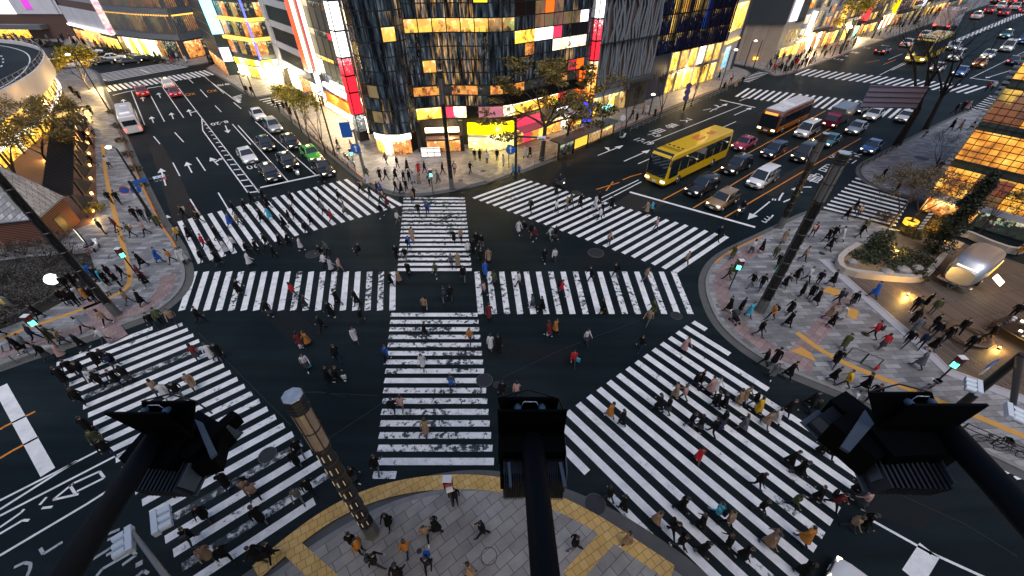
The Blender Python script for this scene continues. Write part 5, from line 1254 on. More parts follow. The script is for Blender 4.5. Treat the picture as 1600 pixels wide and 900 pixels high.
for k, d in enumerate(descr):
    wd = [11, 13, 16, 13, 10, 20, 18, 24, 30, 40, 60][k]; m = [M_GSTONE, M_WSTONE, M_GSTONE, M_BROWN, M_DGREY, M_BROWN, M_GSTONE, M_DGREY, M_BROWN, M_STONE, M_DGREY][k]
    v = 52.8 + 0.012 * (u - 150); b = Bld('shop_building', d, uv2w(u, v), 'building', 'shops along the far right street')
    mb = MB(); mb.prism([(p.x, p.y) for p in uvl([(u, v), (u + wd - 0.3, v + 0.1), (u + wd - 0.3, v + 16), (u, v + 16)])], 0, 18 + 5 * (k % 3)); b.part('wall', mb, m)
    n = max(2, wd // [5, 3, 4, 6, 4][k % 5]); pp = resample(uvl([(u + 0.3, v), (u + wd - 0.6, v + 0.1)]), n); sh_ = [3.4, 5.2, 4.2, 6.0, 3.8][k % 5]
    for i in range(n):
        gm = [I_YEL, I_BRIGHT, I_YEL, S_AMBER, sign('green_door_lit', (0.1, 0.7, 0.4), 1.0), I_YEL, S_WARMW, I_OLIVE, I_OLIVE, I_YEL, I_DARK][k] if i % 2 == 0 else (I_WARM if R2.random() < 0.6 else I_DARK)
        b.pane(pp[i].lerp(pp[i + 1], 0.08), pp[i].lerp(pp[i + 1], 0.92), 0.3, sh_ - 0.3, gm, 0.05, 'shop_window')
        z = sh_ + 1.2; up = R2.choice((2.2, 3.0, 4.2)); wf = R2.uniform(0.12, 0.32)
        while z < 16:
            b.pane(pp[i].lerp(pp[i + 1], wf), pp[i].lerp(pp[i + 1], 1 - wf), z, z + up, [I_GOLD, I_DARK, I_DARK, I_OLIVE, I_DARK, I_DARK, I_WARM][R2.randrange(7)], 0.05); z += up + R2.uniform(0.8, 1.6)
    mb = MB(); b.slab(mb, pp[0], pp[-1], sh_, sh_ + 0.6, 0, [0.3, 1.4, 0.6][k % 3]); b.part('fascia', mb, [M_WSTONE, M_BLK, M_BROWN][k % 3])
    if k % 2 == 0:
        p = pp[n // 2]; mb = MB(); b.slab(mb, p, p.lerp(pp[-1], 0.06), 5, 11, 0.1, 1.3); b.part('blade_sign', mb, [S_WHITE, S_AMBER, S_RED, S_YEL, S_LILAC, S_WARMW][k // 2])
    b.finish(); u += wd

# ---- glass block building on the right
def gblock():
    m = bpy.data.materials.new('glass_blocks_lit'); m.use_nodes = True; nt = m.node_tree; b = nt.nodes['Principled BSDF']
    tc = N(nt, 'ShaderNodeTexCoord'); oi = N(nt, 'ShaderNodeObjectInfo'); sc = N(nt, 'ShaderNodeVectorMath', operation='SCALE'); sc.inputs['Scale'].default_value = 19.0
    ad = N(nt, 'ShaderNodeVectorMath', operation='ADD'); nt.links.new(oi.outputs['Random'], sc.inputs[0]); nt.links.new(tc.outputs['Object'], ad.inputs[0]); nt.links.new(sc.outputs[0], ad.inputs[1])
    n = N(nt, 'ShaderNodeTexNoise'); n.inputs['Scale'].default_value = 0.55; n.inputs['Detail'].default_value = 4; nt.links.new(ad.outputs[0], n.inputs['Vector'])
    nt.links.new(ramp(nt, n.outputs['Fac'], [(0.36, (0.16, 0.04, 0.008)), (0.49, (0.72, 0.26, 0.02)), (0.6, (1.0, 0.50, 0.06)), (0.72, (1.0, 0.75, 0.25))]), b.inputs['Emission Color'])
    b.inputs['Emission Strength'].default_value = 0.95; b.inputs['Base Color'].default_value = (0.2, 0.15, 0.1, 1); b.inputs['Roughness'].default_value = 0.2
    return m
M_GB = gblock(); M_GBD = mat('dark_teal_block', (0.03, 0.06, 0.065), 0.25, noise=0.4, nscale=2)
M_GBB = interior('dim_glass_block', (0.02, 0.008, 0.004), (0.16, 0.06, 0.03), (0.8, 0.35, 0.06), 0.9, 0.5, 0.5)
b = Bld('glass_block_building', 'glowing amber glass block building with dark steel grid on the right', uv2w(65.4, 2.4))
mb = MB(); mb.prism([(p.x, p.y) for p in uvl([(65.5, 2.3), (65.5, -26), (95, -26), (95, 2.3)])], 0, 34); b.part('core', mb, M_DGREY)
zs = [2.6, 5.6, 6.5, 9.6, 10.5, 13.6, 14.5, 17.6, 18.5, 21.6, 22.5, 25.6, 26.5, 30]
R2 = random.Random(9)
f = resample(uvl([(65.4, 2.4), (65.4, -25.6)]), 10)
for i in range(10):
    for j in range(len(zs) - 1):
        m = M_GBD if j % 2 else (M_GBB if (R2.random() < 0.22 and i > 0) or (i + j) % 5 == 4 else M_GB)
        b.pane(f[i], f[i + 1], zs[j], zs[j + 1], m, 0.06)
f2 = resample(uvl([(94.6, 2.4), (65.6, 2.4)]), 8)
for i in range(8):
    for j in range(len(zs) - 1): b.pane(f2[i], f2[i + 1], zs[j], zs[j + 1], M_GBD if j % 2 else M_GBB, 0.06)
mb = MB()
for k in range(41):
    b.slab(mb, uv2w(65.4, 2.4 - 28.0 * k / 40 + 0.03), uv2w(65.4, 2.4 - 28.0 * k / 40 - 0.03), 2.6, 30, 0.0, 0.15)
z = 2.6
while z < 30: b.slab(mb, f[0], f[-1], z - 0.035, z + 0.035, 0.0, 0.13); z += 0.62
b.part('steel_grid', mb, mat('bronze_grid', (0.035, 0.022, 0.015), 0.4, 0.5))
mb = MB()
for k in range(60):
    zz = 2.6 + 27.4 * k / 60
    q = uv2w(65.25, 2.6); mb.box((q.x, q.y, zz + 0.12), (0.5, 0.5, 0.16), rz=ROT)
b.part('corner_rail', mb, M_STEEL)
mb = MB(); b.slab(mb, f[0], f[-1], 2.0, 2.6, 0, 0.35); b.part('pale_fascia', mb, M_LIGHTP)
gf = resample(uvl([(65.4, 2.2), (65.4, -25)]), 6)
for i in range(6): b.pane(gf[i], gf[i + 1], 0.2, 1.95, [I_WARM, I_DARK, I_OLIVE][i % 3], 0.02, 'shop_window')
b.finish(100)

# ---- elevated curved road with shops beneath it, far left
b = Bld('elevated_road', 'curved elevated road with pink parapet above gold lit glass shops', at(60, 190))
rim = [at(x, y, 8.2) for x, y in ((-160, 235), (-60, 175), (0, 142), (13, 135), (32, 125), (48, 115), (60, 104), (67, 93), (68, 85), (65, 79), (57, 73), (33, 66), (0, 62), (-120, 54))]
rim = smooth(rim, 2)
poly = [(p.x, p.y) for p in rim]
mb = MB(); mb.prism(poly, 7.2, 7.6); b.part('deck', mb, M_ASPH)
l2 = offset(rim, 0.35)
mb = MB(); strip(mb, rim, offset(rim, -0.3), 5.3, 8.3); b.part('parapet', mb, M_PINKW)
inner = offset(rim, 0.5)
gp = resample(offset(rim[:-6], 0.9), 40)
for i in range(3, 38):
    d = (gp[i + 1] - gp[i])
    for z0, z1 in ((2.75, 4.0), (4.05, 5.25)): b.pane(gp[i], gp[i + 1], z0, z1, I_YEL if i % 6 else I_GOLD, 0.0, 'window')
    b.pane(gp[i], gp[i + 1], 0.2, 2.3, I_WHITE if i % 7 == 3 else I_YEL, -0.3, 'shop_window')
mb = MB(); gg = [Vector((p.x, p.y, 0)) for p in gp]; strip(mb, offset(gg, -0.5), offset(gg, 0.6), 2.35, 2.7); b.part('white_canopy', mb, sign('canopy_lit', (0.9, 0.85, 0.8), 0.9))
mb = MB()
for p in gp[::2]: mb.b2(p.x - 0.08, p.x + 0.08, p.y - 0.12, p.y + 0.12, 0.1, 5.3)
b.part('columns', mb, M_DSTEEL)
mb = MB(); r1 = offset(rim, 1.5)
strip(mb, offset(rim, 2.2), offset(rim, 2.4), 7.60, 7.612)
for i in range(6, len(rim) - 8, 3):
    strip(mb, offset(rim, 6.0)[i:i + 2], offset(rim, 6.25)[i:i + 2], 7.6, 7.612)
b.part('lane_paint', mb, M_PAINT)
mb = MB(); rl = offset(rim, -0.1)
for p in rl[::2]: mb.b2(p.x - 0.04, p.x + 0.04, p.y - 0.04, p.y + 0.04, 8.3, 9.3)
mb.tube([(p.x, p.y, 9.3) for p in rl], 0.05, 4); mb.tube([(p.x, p.y, 8.8) for p in rl], 0.03, 4); b.part('railing', mb, M_STEEL)
p = at(34, 172, 4.2); mb = MB(); mb.lathe([(0.0, 0), (1.1, 0.05), (1.1, 0.25), (0, 0.3)], 20, (p.x, p.y, 4.2), 0, True, Matrix.Rotation(R(70), 3, 'X')); b.part('round_sign', mb, S_LILAC)
b.finish(60)

# ---- far left: department stores beyond the next junction
M_WPANEL = paving('white_wall_panels', (0.70, 0.68, 0.72), (0.74, 0.72, 0.76), (0.78, 0.76, 0.8), (0.4, 0.4, 0.42), 9.0, 0.8, 0.0, stain=0.1)
b = Bld('department_store', 'white panelled store with bright screen above brown base, far top left', uv2w(-20, 236))
fa, fb, fc = uv2w(-75, 282), uv2w(-34, 247), uv2w(-13, 228.5)
bk = [uv2w(-10, 262), uv2w(-60, 300)]
mb = MB(); mb.prism([(p.x, p.y) for p in (fa, fb, fc, *bk)], 0, 34); b.part('wall', mb, M_BROWN)
pp = resample([fa, fb, fc], 10)
for i in range(10):
    b.pane(pp[i], pp[i + 1], 7.5, 33, S_WHITE if i == 7 else M_WPANEL, 0.3, 'wall_panel')
    b.pane(pp[i], pp[i + 1], 0.3, 3.6, I_YEL if i < 8 else M_BROWN, 0.1, 'shop_window')
mb = MB(); b.slab(mb, pp[8].lerp(pp[9], 0.55), pp[8].lerp(pp[9], 0.85), 9, 33, 0.3, 0.5); b.part('magenta_banner', mb, S_MAG)
mb = MB(); q0, q1 = pp[7], pp[8]; b.slab(mb, q0, pp[9], 3.2, 4.6, 0.2, 3.0); b.part('barrel_canopy', mb, M_STEEL)
mb = MB(); b.slab(mb, pp[0], pp[6], 4.2, 4.7, 0, 2.5); b.part('canopy', mb, M_LIGHTP)
b.finish()
b = Bld('department_store', 'store with long white panelled wall over gold lit shops, far top left', uv2w(-7, 205))
fa, fb = uv2w(-12.6, 226.5), uv2w(-2, 188)
mb = MB(); mb.prism([(p.x, p.y) for p in (fa, fb, uv2w(20, 200), uv2w(10, 240))], 0, 34); b.part('wall', mb, M_BROWN)
pp = resample([fa, fb], 6)
for i in range(6):
    b.pane(pp[i], pp[i + 1], 0.3, 3.4, I_YEL if i % 3 else I_WARM, 0.05, 'shop_window')
    b.pane(pp[i], pp[i + 1], 5.2, 10.2, M_WPANEL, 0.4, 'wall_panel')
    b.pane(pp[i], pp[i + 1], 12.3, 17, I_DARK, 0.05); b.pane(pp[i], pp[i + 1], 19, 24, I_DARK, 0.05)
mb = MB(); b.slab(mb, pp[0], pp[-1], 4.6, 5.1, 0, 0.9); b.part('light_cornice', mb, S_WHITE)
mb = MB(); b.slab(mb, pp[2], pp[4], 3.4, 4.5, 0, 0.4); b.part('orange_signboard', mb, sign('peach_sign_lit', (1.0, 0.4, 0.15), 1.3))
mb = MB()
for q in fr(26, 0, 1):
    p = pp[0].lerp(pp[-1], q); mb.b2(p.x - 0.12, p.x + 0.12, p.y - 0.5, p.y, 12.2, 17.2)
b.part('fins', mb, M_LIGHTP)
b.finish()
b = Bld('department_store', 'store with gold lit floors between grey slatted bands at the far junction', uv2w(8, 166))
fs = uvl([(-1.6, 186.5), (5, 172), (12, 161.5), (19, 166)])
mb = MB(); mb.prism([(p.x, p.y) for p in fs + uvl([(40, 186), (10, 210)])], 0, 34); b.part('wall', mb, M_DGREY)
pp = resample(fs, 14)
for i in range(14):
    b.pane(pp[i], pp[i + 1], 0.3, 4.4, [I_OLIVE, I_WHITE, I_GREEN, I_WHITE, I_GREEN, S_WARMW, I_WHITE, I_OLIVE, I_DARK, I_DARK, I_WARM, I_WARM, I_WARM, I_DARK][i], 0.05, 'shop_window')
    b.pane(pp[i], pp[i + 1], 6.6, 10.4, [I_OLIVE, I_OLIVE, I_OLIVE, I_TAN, I_OLIVE, I_GOLD, I_WARM, I_DARK, I_OLIVE, I_DARK, I_WARM, I_DARK, I_WARM, I_WARM][i], 0.05)
    b.pane(pp[i], pp[i + 1], 12.4, 16.2, [I_OLIVE, I_OLIVE, I_TAN, I_WARM, I_OLIVE, I_OLIVE, I_WARM, I_OLIVE, I_WARM, I_WARM, I_GOLD, I_WARM, I_DARK, I_WARM][i], 0.05)
    b.pane(pp[i], pp[i + 1], 18.4, 22, I_OLIVE, 0.05)
for z in (4.8, 10.8, 16.6, 22.4):
    mb = MB()
    for i in range(14): b.slab(mb, pp[i], pp[i + 1], z, z + 1.4, 0, 0.35)
    b.part('slatted_band', mb, mat('slate_panel', (0.16, 0.18, 0.21), 0.5, noise=0.2))
    if z > 5:
        mb = MB()
        for i in range(14): b.slab(mb, pp[i], pp[i + 1], z - 0.35, z - 0.05, 0, 0.3)
        b.part('amber_band', mb, S_AMBER)
mb = MB()
for q in fr(60, 0, 1):
    i = min(int(q * 14), 13); p = pp[i].lerp(pp[i + 1], q * 14 - i); mb.b2(p.x - 0.08, p.x + 0.08, p.y - 0.45, p.y, 6.2, 22)
b.part('slats', mb, M_STEEL)
mb = MB(); p = uv2w(-2.2, 186.2); mb.b2(p.x - 0.9, p.x + 0.9, p.y - 0.6, p.y + 0.4, 5, 26); b.part('corner_sign', mb, interior('pale_sign_column', (0.8, 0.3, 0.3), (0.85, 0.8, 0.75), (1, 1, 0.95), 0.9, 1, 1))
b.finish()
mb = MB(); mb.prism([(p.x, p.y) for p in uvl([(-200, 300), (60, 300), (60, 320), (-200, 330)])], 0, 40)
o = mb.build('distant_block', M_DGREY); tag(o, 'dark block closing the view behind the white panelled store', 'building')

# ---- police hut with pointed shingled roof, left
b = Bld('police_hut', 'small brick police hut with pointed grey shingled roof', at(60, 368))
E3 = 3.2
c0, c1, c2_ = at(57, 341, E3), at(97, 308, E3), at(-25, 350, E3)
far = c1 + (c2_ - c0); 
corner = [c0, c1, c1 + (c2_ - c0), c2_]
mb = MB(); mb.prism([(p.x, p.y) for p in corner], 0, E3)
def brickm(name, c1_, c2x, mo):
    m = bpy.data.materials.new(name); m.use_nodes = True; nt = m.node_tree; bs = nt.nodes['Principled BSDF']
    tc = N(nt, 'ShaderNodeTexCoord'); w = N(nt, 'ShaderNodeTexWave', bands_direction='Z'); w.inputs['Scale'].default_value = 1.7; w.inputs['Distortion'].default_value = 0.6; w.inputs['Detail'].default_value = 2
    nt.links.new(tc.outputs['Object'], w.inputs['Vector']); nt.links.new(ramp(nt, w.outputs['Fac'], [(0.2, mo), (0.5, c1_), (0.9, c2x)]), bs.inputs['Base Color']); bs.inputs['Roughness'].default_value = 0.8
    bp = N(nt, 'ShaderNodeBump'); bp.inputs['Strength'].default_value = 0.6; nt.links.new(w.outputs['Fac'], bp.inputs['Height']); nt.links.new(bp.outputs['Normal'], bs.inputs['Normal'])
    return m
b.part('wall', mb, brickm('ribbed_brick', (0.15, 0.055, 0.035), (0.21, 0.085, 0.055), (0.02, 0.008, 0.006)))
apex = (c0 + c1 + far + c2_) / 4; apex.z = 9.0
M_SHIN = paving('grey_shingles', (0.30, 0.30, 0.31), (0.46, 0.46, 0.48), (0.64, 0.64, 0.66), (0.08, 0.08, 0.09), 0.42, 0.2, 0.5)
ev = [p + (p - apex).normalized() * 0.35 for p in corner]
for p in ev: p.z = E3 + 0.02
mb = MB()
for i in range(4):
    a_, b_ = ev[i], ev[(i + 1) % 4]; mb.add([a_, b_, apex, a_ - Vector((0, 0, 0.15)), b_ - Vector((0, 0, 0.15))], [(0, 1, 2), (0, 3, 4, 1)])
roof = b.part('roof', mb, M_SHIN)
mb = MB()
for t0, t1 in ((0.12, 0.4), (0.44, 0.72)):
    a_ = ev[0].lerp(apex, t0); q = ev[0].lerp(apex, t1); off = Vector((-0.05, 0, 0.05)); sd_ = (ev[3] - ev[0]).normalized() * 0.9
    mb.add([a_ + off, q + off, q + off + sd_, a_ + off + sd_], [(0, 1, 2, 3)])
b.part('skylight', mb, mat('skylight_panel', (0.22, 0.21, 0.19), 0.3), roof)
mb = MB(); mb.tube([e + Vector((0, 0, -0.05)) for e in ev + [ev[0]]], 0.09, 5); b.part('gutter', mb, M_STEEL)
mb = MB(); b.slab(mb, c0.lerp(c1, 0.35), c0.lerp(c1, 0.6), 0.4, 2.2, -0.02, 0.04); b.part('door', mb, M_BLK)
b.finish()

# ---- unseen building added to shade the near ground and carry the floodlight arms
b = Bld('unseen_shade_building', 'corner building behind the near pavement, carrying the three floodlight arms', (0, -6, 0))
Ux = Vector((SA, CA, 0)); Vx = Vector((-CA, SA, 0)); q0, q1 = Vector((-9, -1.3, 0)), Vector((6, -1.3, 0))
q2, q3 = q1 - Vx * 45, q0 - Ux * 45
mb = MB(); mb.prism([(p.x, p.y) for p in (q0, q3, Vector((0, -70, 0)), q2, q1)], 0, 38); b.part('wall', mb, M_GSTONE)
pp = resample([q1, q0], 5)
for i in range(5): b.pane(pp[i], pp[i + 1], 0.4, 4.5, I_WHITE, 0.05, 'shop_window')  # unseen glowing windows, added to warm the near pavement
b.finish()

def lamp_light(name, p, e, c, size=0.4):
    "added light standing in for lit lamps, signs and shops; some places assumed"
    ld = bpy.data.lights.new(name, 'POINT'); lo = bpy.data.objects.new(name, ld); col.objects.link(lo); lo.location = p; ld.energy = e; ld.color = c; ld.shadow_soft_size = size
for nm, u, v, z, e, c in (('lamp_row_light', 23.6, 80, 4.6, 900, (1.0, 0.80, 0.42)), ('lamp_row_light', 23.6, 73, 4.6, 700, (1.0, 0.80, 0.42)), ('white_sign_light', 23.0, 57.0, 2.6, 300, (1.0, 0.86, 0.62)), ('yellow_sign_light', 37.6, 48.2, 3.0, 320, (1.0, 0.72, 0.22)), ('awning_light', 51, 47.5, 3.0, 320, (1.0, 0.62, 0.30)),
                          ('shop_light', 31.5, 52.6, 2.9, 260, (1.0, 0.62, 0.28)), ('store_light', 92, 50.2, 3.5, 700, (1.0, 0.70, 0.30)), ('stall_light', 24, 119.0, 2.7, 1200, (1.0, 0.85, 0.45)), ('corner_light', 23.6, 108, 3.4, 600, (1.0, 0.8, 0.45)), ('elevated_shop_light', -12.6, 118, 2.2, 900, (1.0, 0.62, 0.18)), ('elevated_shop_light', -13.5, 100, 2.2, 900, (1.0, 0.62, 0.18)), ('elevated_shop_light', -9.5, 136, 2.2, 800, (1.0, 0.66, 0.25)), ('far_shop_light', 160, 50.5, 3.2, 1200, (1.0, 0.72, 0.34)), ('far_shop_light', 205, 51, 3.2, 1500, (1.0, 0.72, 0.34))):
    lamp_light(nm, uv2w(u, v, z), e * 2.2, c)
# ================================================================ street furniture
M_LANT = mat('lantern_glass', (0.19, 0.165, 0.14), 0.2, emit=(1.0, 0.55, 0.22), strength=0.03, noise=0.4, nscale=3)
M_LANTD = mat('lantern_glass_unlit', (0.12, 0.115, 0.11), 0.25, noise=0.3, nscale=3)
M_SHAFT = mat('lamp_shaft_panel', (0.008, 0.0075, 0.0075), 0.3, spec=0.4)
M_RINGB = mat('shaft_ring', (0.06, 0.06, 0.062), 0.35, 0.6)
M_SLIT = mat('slit_lamp', (0.5, 0.4, 0.3), 0.3, emit=(1.0, 0.72, 0.45), strength=0.18)
M_BASEST = mat('pole_base_stone', (0.11, 0.115, 0.11), 0.7, noise=0.3, nscale=6)
M_CAPG = mat('cap_glass', (0.45, 0.5, 0.55), 0.2, 0.3, noise=0.5, nscale=4)
M_GREENL = mat('green_man_lit', (0.1, 0.5, 0.4), 0.3, emit=(0.10, 1.0, 0.66), strength=2.6)
M_REDL = mat('red_signal_lit', (0.5, 0.05, 0.05), 0.3, emit=(1.0, 0.06, 0.05), strength=3.0)
M_SIGW = mat('signal_housing', (0.55, 0.62, 0.70), 0.4)
M_POLE = mat('dark_pole', (0.02, 0.021, 0.022), 0.45, 0.3)
M_GPOLE = mat('grey_pole', (0.22, 0.22, 0.22), 0.5, 0.4)
M_BLUES = mat('blue_sign', (0.02, 0.12, 0.45), 0.35); M_WH = mat('white_sign_plate', (0.7, 0.7, 0.72), 0.4); M_REDS = mat('red_sign_ring', (0.5, 0.03, 0.03), 0.4)

def big_lamp(base_px, top_y, r, label, lit=True, z=ZP, h=None):
    b = at(*base_px, z); h = (h or height_at(b, top_y)) - z
    t = thing('lamp_post', label, 'street lamp', b, 0.3, 'tall octagonal lamp posts')
    lh = min(2.7, h * 0.2); sh = h - lh - 0.75
    mb = MB(); mb.lathe([(r * 1.12, 0), (r * 1.12, 0.08), (r * 1.02, 0.1), (r * 1.02, 1.3), (r * 0.96, 1.34)], 8, smooth=False); mb.build('base', M_BASEST, t)
    mb = MB(); mb.lathe([(r * 0.95, 1.34), (r * 0.86, sh)], 8, smooth=False); mb.build('shaft', M_SHAFT, t)
    n = 8
    for k in range(n):
        zz = 1.36 + (sh - 1.5) * k / (n - 1); rr = r * (0.97 - 0.09 * k / n)
        mb = MB(); mb.lathe([(rr, zz), (rr + 0.025, zz + 0.02), (rr + 0.025, zz + 0.10), (rr, zz + 0.12)], 8, smooth=False); mb.build('ring', M_RINGB, t)
        if k < n - 1:
            for a in (R(-60), R(-105), R(-150)):
                mb = MB(); q = rr * 0.955; gap = (sh - 1.5) / (n - 1)
                mb.box((q * math.cos(a), q * math.sin(a), zz + gap * 0.55), (0.03, 0.03, gap * 0.35), rz=a); mb.build('light_slit', M_SLIT if lit else M_RINGB, t)
    mb = MB(); mb.lathe([(r * 0.88, sh), (r * 0.96, sh + 0.1), (r * 0.96, sh + lh)], 12, smooth=False); l = mb.build('lantern', M_LANT if lit else M_LANTD, t)
    mb = MB()
    for zz in (sh + 0.05, sh + lh * 0.5, sh + lh): mb.lathe([(r * 0.95, zz - 0.03), (r * 1.02, zz - 0.02), (r * 1.02, zz + 0.03), (r * 0.95, zz + 0.04)], 12)
    for k in range(6):
        a = k * math.pi / 3; mb.tube([(r * math.cos(a), r * math.sin(a), sh), (r * math.cos(a), r * math.sin(a), sh + lh)], r * 0.07, 4)
    mb.build('lantern_frame', M_POLE, l)
    mb = MB(); zt = sh + lh
    mb.lathe([(r * 0.98, zt), (r * 1.05, zt + 0.15), (r * 0.98, zt + 0.17), (r * 1.05, zt + 0.35), (r * 0.98, zt + 0.37), (r * 1.08, zt + 0.68), (r * 1.0, zt + 0.72)], 8, smooth=False); c = mb.build('cap', M_POLE, t)
    mb = MB(); mb.lathe([(r * 0.98, zt + 0.70), (r * 0.96, zt + 0.76)], 8, smooth=False); mb.build('cap_glass', M_CAPG, c)
    return t
big_lamp((582, 833), 618, 0.36, 'octagonal lamp post with amber lantern on the bottom corner by the tactile tiles')
big_lamp((1187, 486), 238, 0.4, 'broad octagonal lamp post with pale lantern on the right-hand plaza', False)
big_lamp((706, 294), 110, 0.29, 'octagonal lamp post before the black glass building', False)
big_lamp((184, 492), 0, 0.3, 'octagonal lamp post by the waiting crowd and planting bed, its top out of view', False, h=17)
big_lamp((1218, 356), 208, 0.33, 'slim dark lamp post in front of the black people carrier', False)

def ped_signal(base_px, head_px, label, face=None, lit=M_GREENL):
    b = at(*base_px, ZP); h = 2.9
    t = thing('pedestrian_signal', label, 'signal', b, 0, 'pedestrian crossing signals')
    mb = MB(); mb.tube([(0, 0, 0), (0, 0, 2.55)], 0.055, 8); mb.build('pole', M_POLE, t)
    mb = MB(); mb.box((0, 0, 2.85), (0.42, 0.34, 0.85)); mb.build('housing', M_POLE, t)
    d = Vector((-b.x, -b.y, 0)).normalized() if face is None else Vector(face)
    a = math.atan2(d.y, d.x); M = Matrix.Rotation(a + math.pi / 2, 3, 'Z')
    mb = MB(); mb.box(M @ Vector((0, -0.26, 2.66)), (0.34, 0.16, 0.34), m=M); mb.build('green_lamp', lit, t)
    mb = MB(); mb.box(M @ Vector((0, -0.2, 3.05)), (0.34, 0.03, 0.34), m=M); mb.build('red_lamp', M_TAILD, t)
    mb = MB(); mb.box((0, 0, 3.3), (0.46, 0.38, 0.04)); mb.build('hood', M_WH, t)
    return t
ped_signal((89, 541), None, 'green lit pedestrian signal by the left pavement tactile strip')
ped_signal((217, 433), None, 'green lit pedestrian signal near the police hut corner')
ped_signal((708, 791), None, 'pedestrian signal on the bottom corner, seen from behind', lit=M_WH)
ped_signal((1139, 452), None, 'green lit pedestrian signal on the rounded right corner')
ped_signal((677, 303), None, 'green lit pedestrian signal amid the crowd before the lamp post')
ped_signal((795, 262), None, 'green lit pedestrian signal in front of the yellow signboard shop')
ped_signal((556, 268), None, 'green lit pedestrian signal by the yellow kerb near parked motorcycles')
ped_signal((1453, 606), None, 'green lit pedestrian signal beside the timber deck edge')

def veh_signal(parent, c, rz, lit=None):
    "three lenses side by side in hooded pale housing"
    M = Matrix.Rotation(rz, 3, 'Z'); c = Vector(c)
    mb = MB()
    for k in (-1, 0, 1):
        mb.lathe([(0.15, -0.10), (0.165, -0.06), (0.165, 0.10), (0.15, 0.12)], 12, c + M @ Vector((k * 0.36, 0, 0)), 0, True, M @ Matrix.Rotation(R(90), 3, 'X'))
    mb.box(c, (1.1, 0.22, 0.32), m=M)
    h = mb.build('signal_housing', M_SIGW, parent)
    for k in (-1, 0, 1):
        mb = MB(); cc = c + M @ Vector((k * 0.36, -0.12, 0))
        mb.tube([cc, cc + M @ Vector((0, -0.42, -0.04))], 0.17, 12, 0, False); mb.build('visor', M_SIGW, h)
        mb = MB(); mb.lathe([(0.0, 0.0), (0.13, 0.0), (0.13, 0.03)], 12, cc, 0, True, M @ Matrix.Rotation(R(90), 3, 'X')); mb.build('lens', lit if (lit and k == 1) else M_BLK, h)
def gantry(name, label, base, arm_pts, signals, r=0.12, signs=(), lit=None, pm=None):
    t = thing(name, label, 'traffic signal', base, 0)
    o = Vector(base)
    mb = MB(); mb.tube([(0, 0, 0), (0, 0, arm_pts[0].z - o.z + 0.25)], [r * 1.3, r], 10); mb.build('pole', pm or M_GPOLE, t)
    mb = MB(); mb.tube([p - o for p in arm_pts], [r, r * 0.6], 8); mb.build('arm', pm or M_GPOLE, t)
    for p, rz in signals: veh_signal(t, p - o, rz, lit)
    for kind, p, rz, s in signs:
        M = Matrix.Rotation(rz, 3, 'Z'); c = p - o; mb = MB()
        if kind == 'blue_round' or kind == 'red_round':
            mb.lathe([(0, -0.02), (s, -0.02), (s, 0.02), (0, 0.02)], 20, c, 0, False, M @ Matrix.Rotation(R(90), 3, 'X'))
            pl = mb.build('round_sign', M_BLUES if kind == 'blue_round' else M_REDS, t)
            mb = MB()
            if kind == 'blue_round':
                mb.box(c + M @ Vector((0, -0.03, -0.1 * s)), (s * 0.25, 0.02, s * 1.0), m=M)
                vs = [c + M @ Vector(q) for q in ((-0.4 * s, -0.035, 0.25 * s), (0.4 * s, -0.035, 0.25 * s), (0, -0.035, 0.8 * s))]; mb.add(vs, [(0, 1, 2)])
                mb.build('arrow', M_WH, pl)
            else:
                mb.lathe([(0, -0.03), (s * 0.75, -0.03), (s * 0.75, 0.025)], 20, c, 0, False, M @ Matrix.Rotation(R(90), 3, 'X')); mb.build('disc', M_BLUES, pl)
        else:
            mb.box(c, (s[0], 0.05, s[1]), m=M); mb.build('plate', {'blue': M_BLUES, 'white': M_WH}[kind], t)
    return t
za = 5.6
p0, p1 = at(300, 955, za), at(205, 829, za)
gantry('traffic_signal', 'pole with two pale three-lens signals at the lower left', (p0.x, p0.y, 0), [p0, p1], [(at(203, 842, za), R(-52)), (at(243, 817, za), R(-52) + math.pi)], 0.13)
b0 = at(1492, 641, ZP); zt = height_at(b0, 556)
arm_a = Vector((b0.x, b0.y, za)); 
gantry('traffic_signal', 'black pole with two pale three-lens signals and blue arrow disc on the right', b0, [arm_a, at(1580, 650, za)], [(at(1529, 606, za), R(50) + math.pi), (at(1576, 642, za), R(50))], 0.2, [('blue_round', at(1550, 569, 5.2), R(20), 0.42), ('white', at(1538, 580, 4.6), R(20), (0.35, 0.6))], pm=M_POLE)
b0 = at(246, 352, ZP); za = height_at(b0, 286)
gantry('traffic_signal', 'signal gantry with blue direction plate and red light on the left street', b0, [Vector((b0.x, b0.y, za)), at(264, 275, za)], [(at(249, 277, za), ROT)], 0.14, [('blue', at(219, 283, za + 0.1), ROT, (1.3, 0.4)), ('red_round', at(194, 297, za - 1.2), ROT, 0.42), ('blue_round', at(212, 296, za - 1.2), ROT, 0.46), ('white', at(215, 304, za - 2.0), ROT, (0.8, 0.35))], lit=M_REDL, pm=M_POLE)
b0 = at(806, 281, ZP); za = height_at(b0, 213)
gantry('traffic_signal', 'dark signal pole with blue arrow disc before the yellow signboard shop', b0, [Vector((b0.x, b0.y, za)), Vector((b0.x, b0.y, za)) + Vector((CA * 0 + 4.2, -0.6, 0))], [(Vector((b0.x + 3.2, b0.y - 0.5, za)), ROT - 0.5)], 0.14, [('blue_round', Vector((b0.x - 0.7, b0.y - 0.3, za - 1.6)), 0.0, 0.62)], lit=M_REDL, pm=M_POLE)
b0 = at(571, 276, ZP); za = height_at(b0, 205)
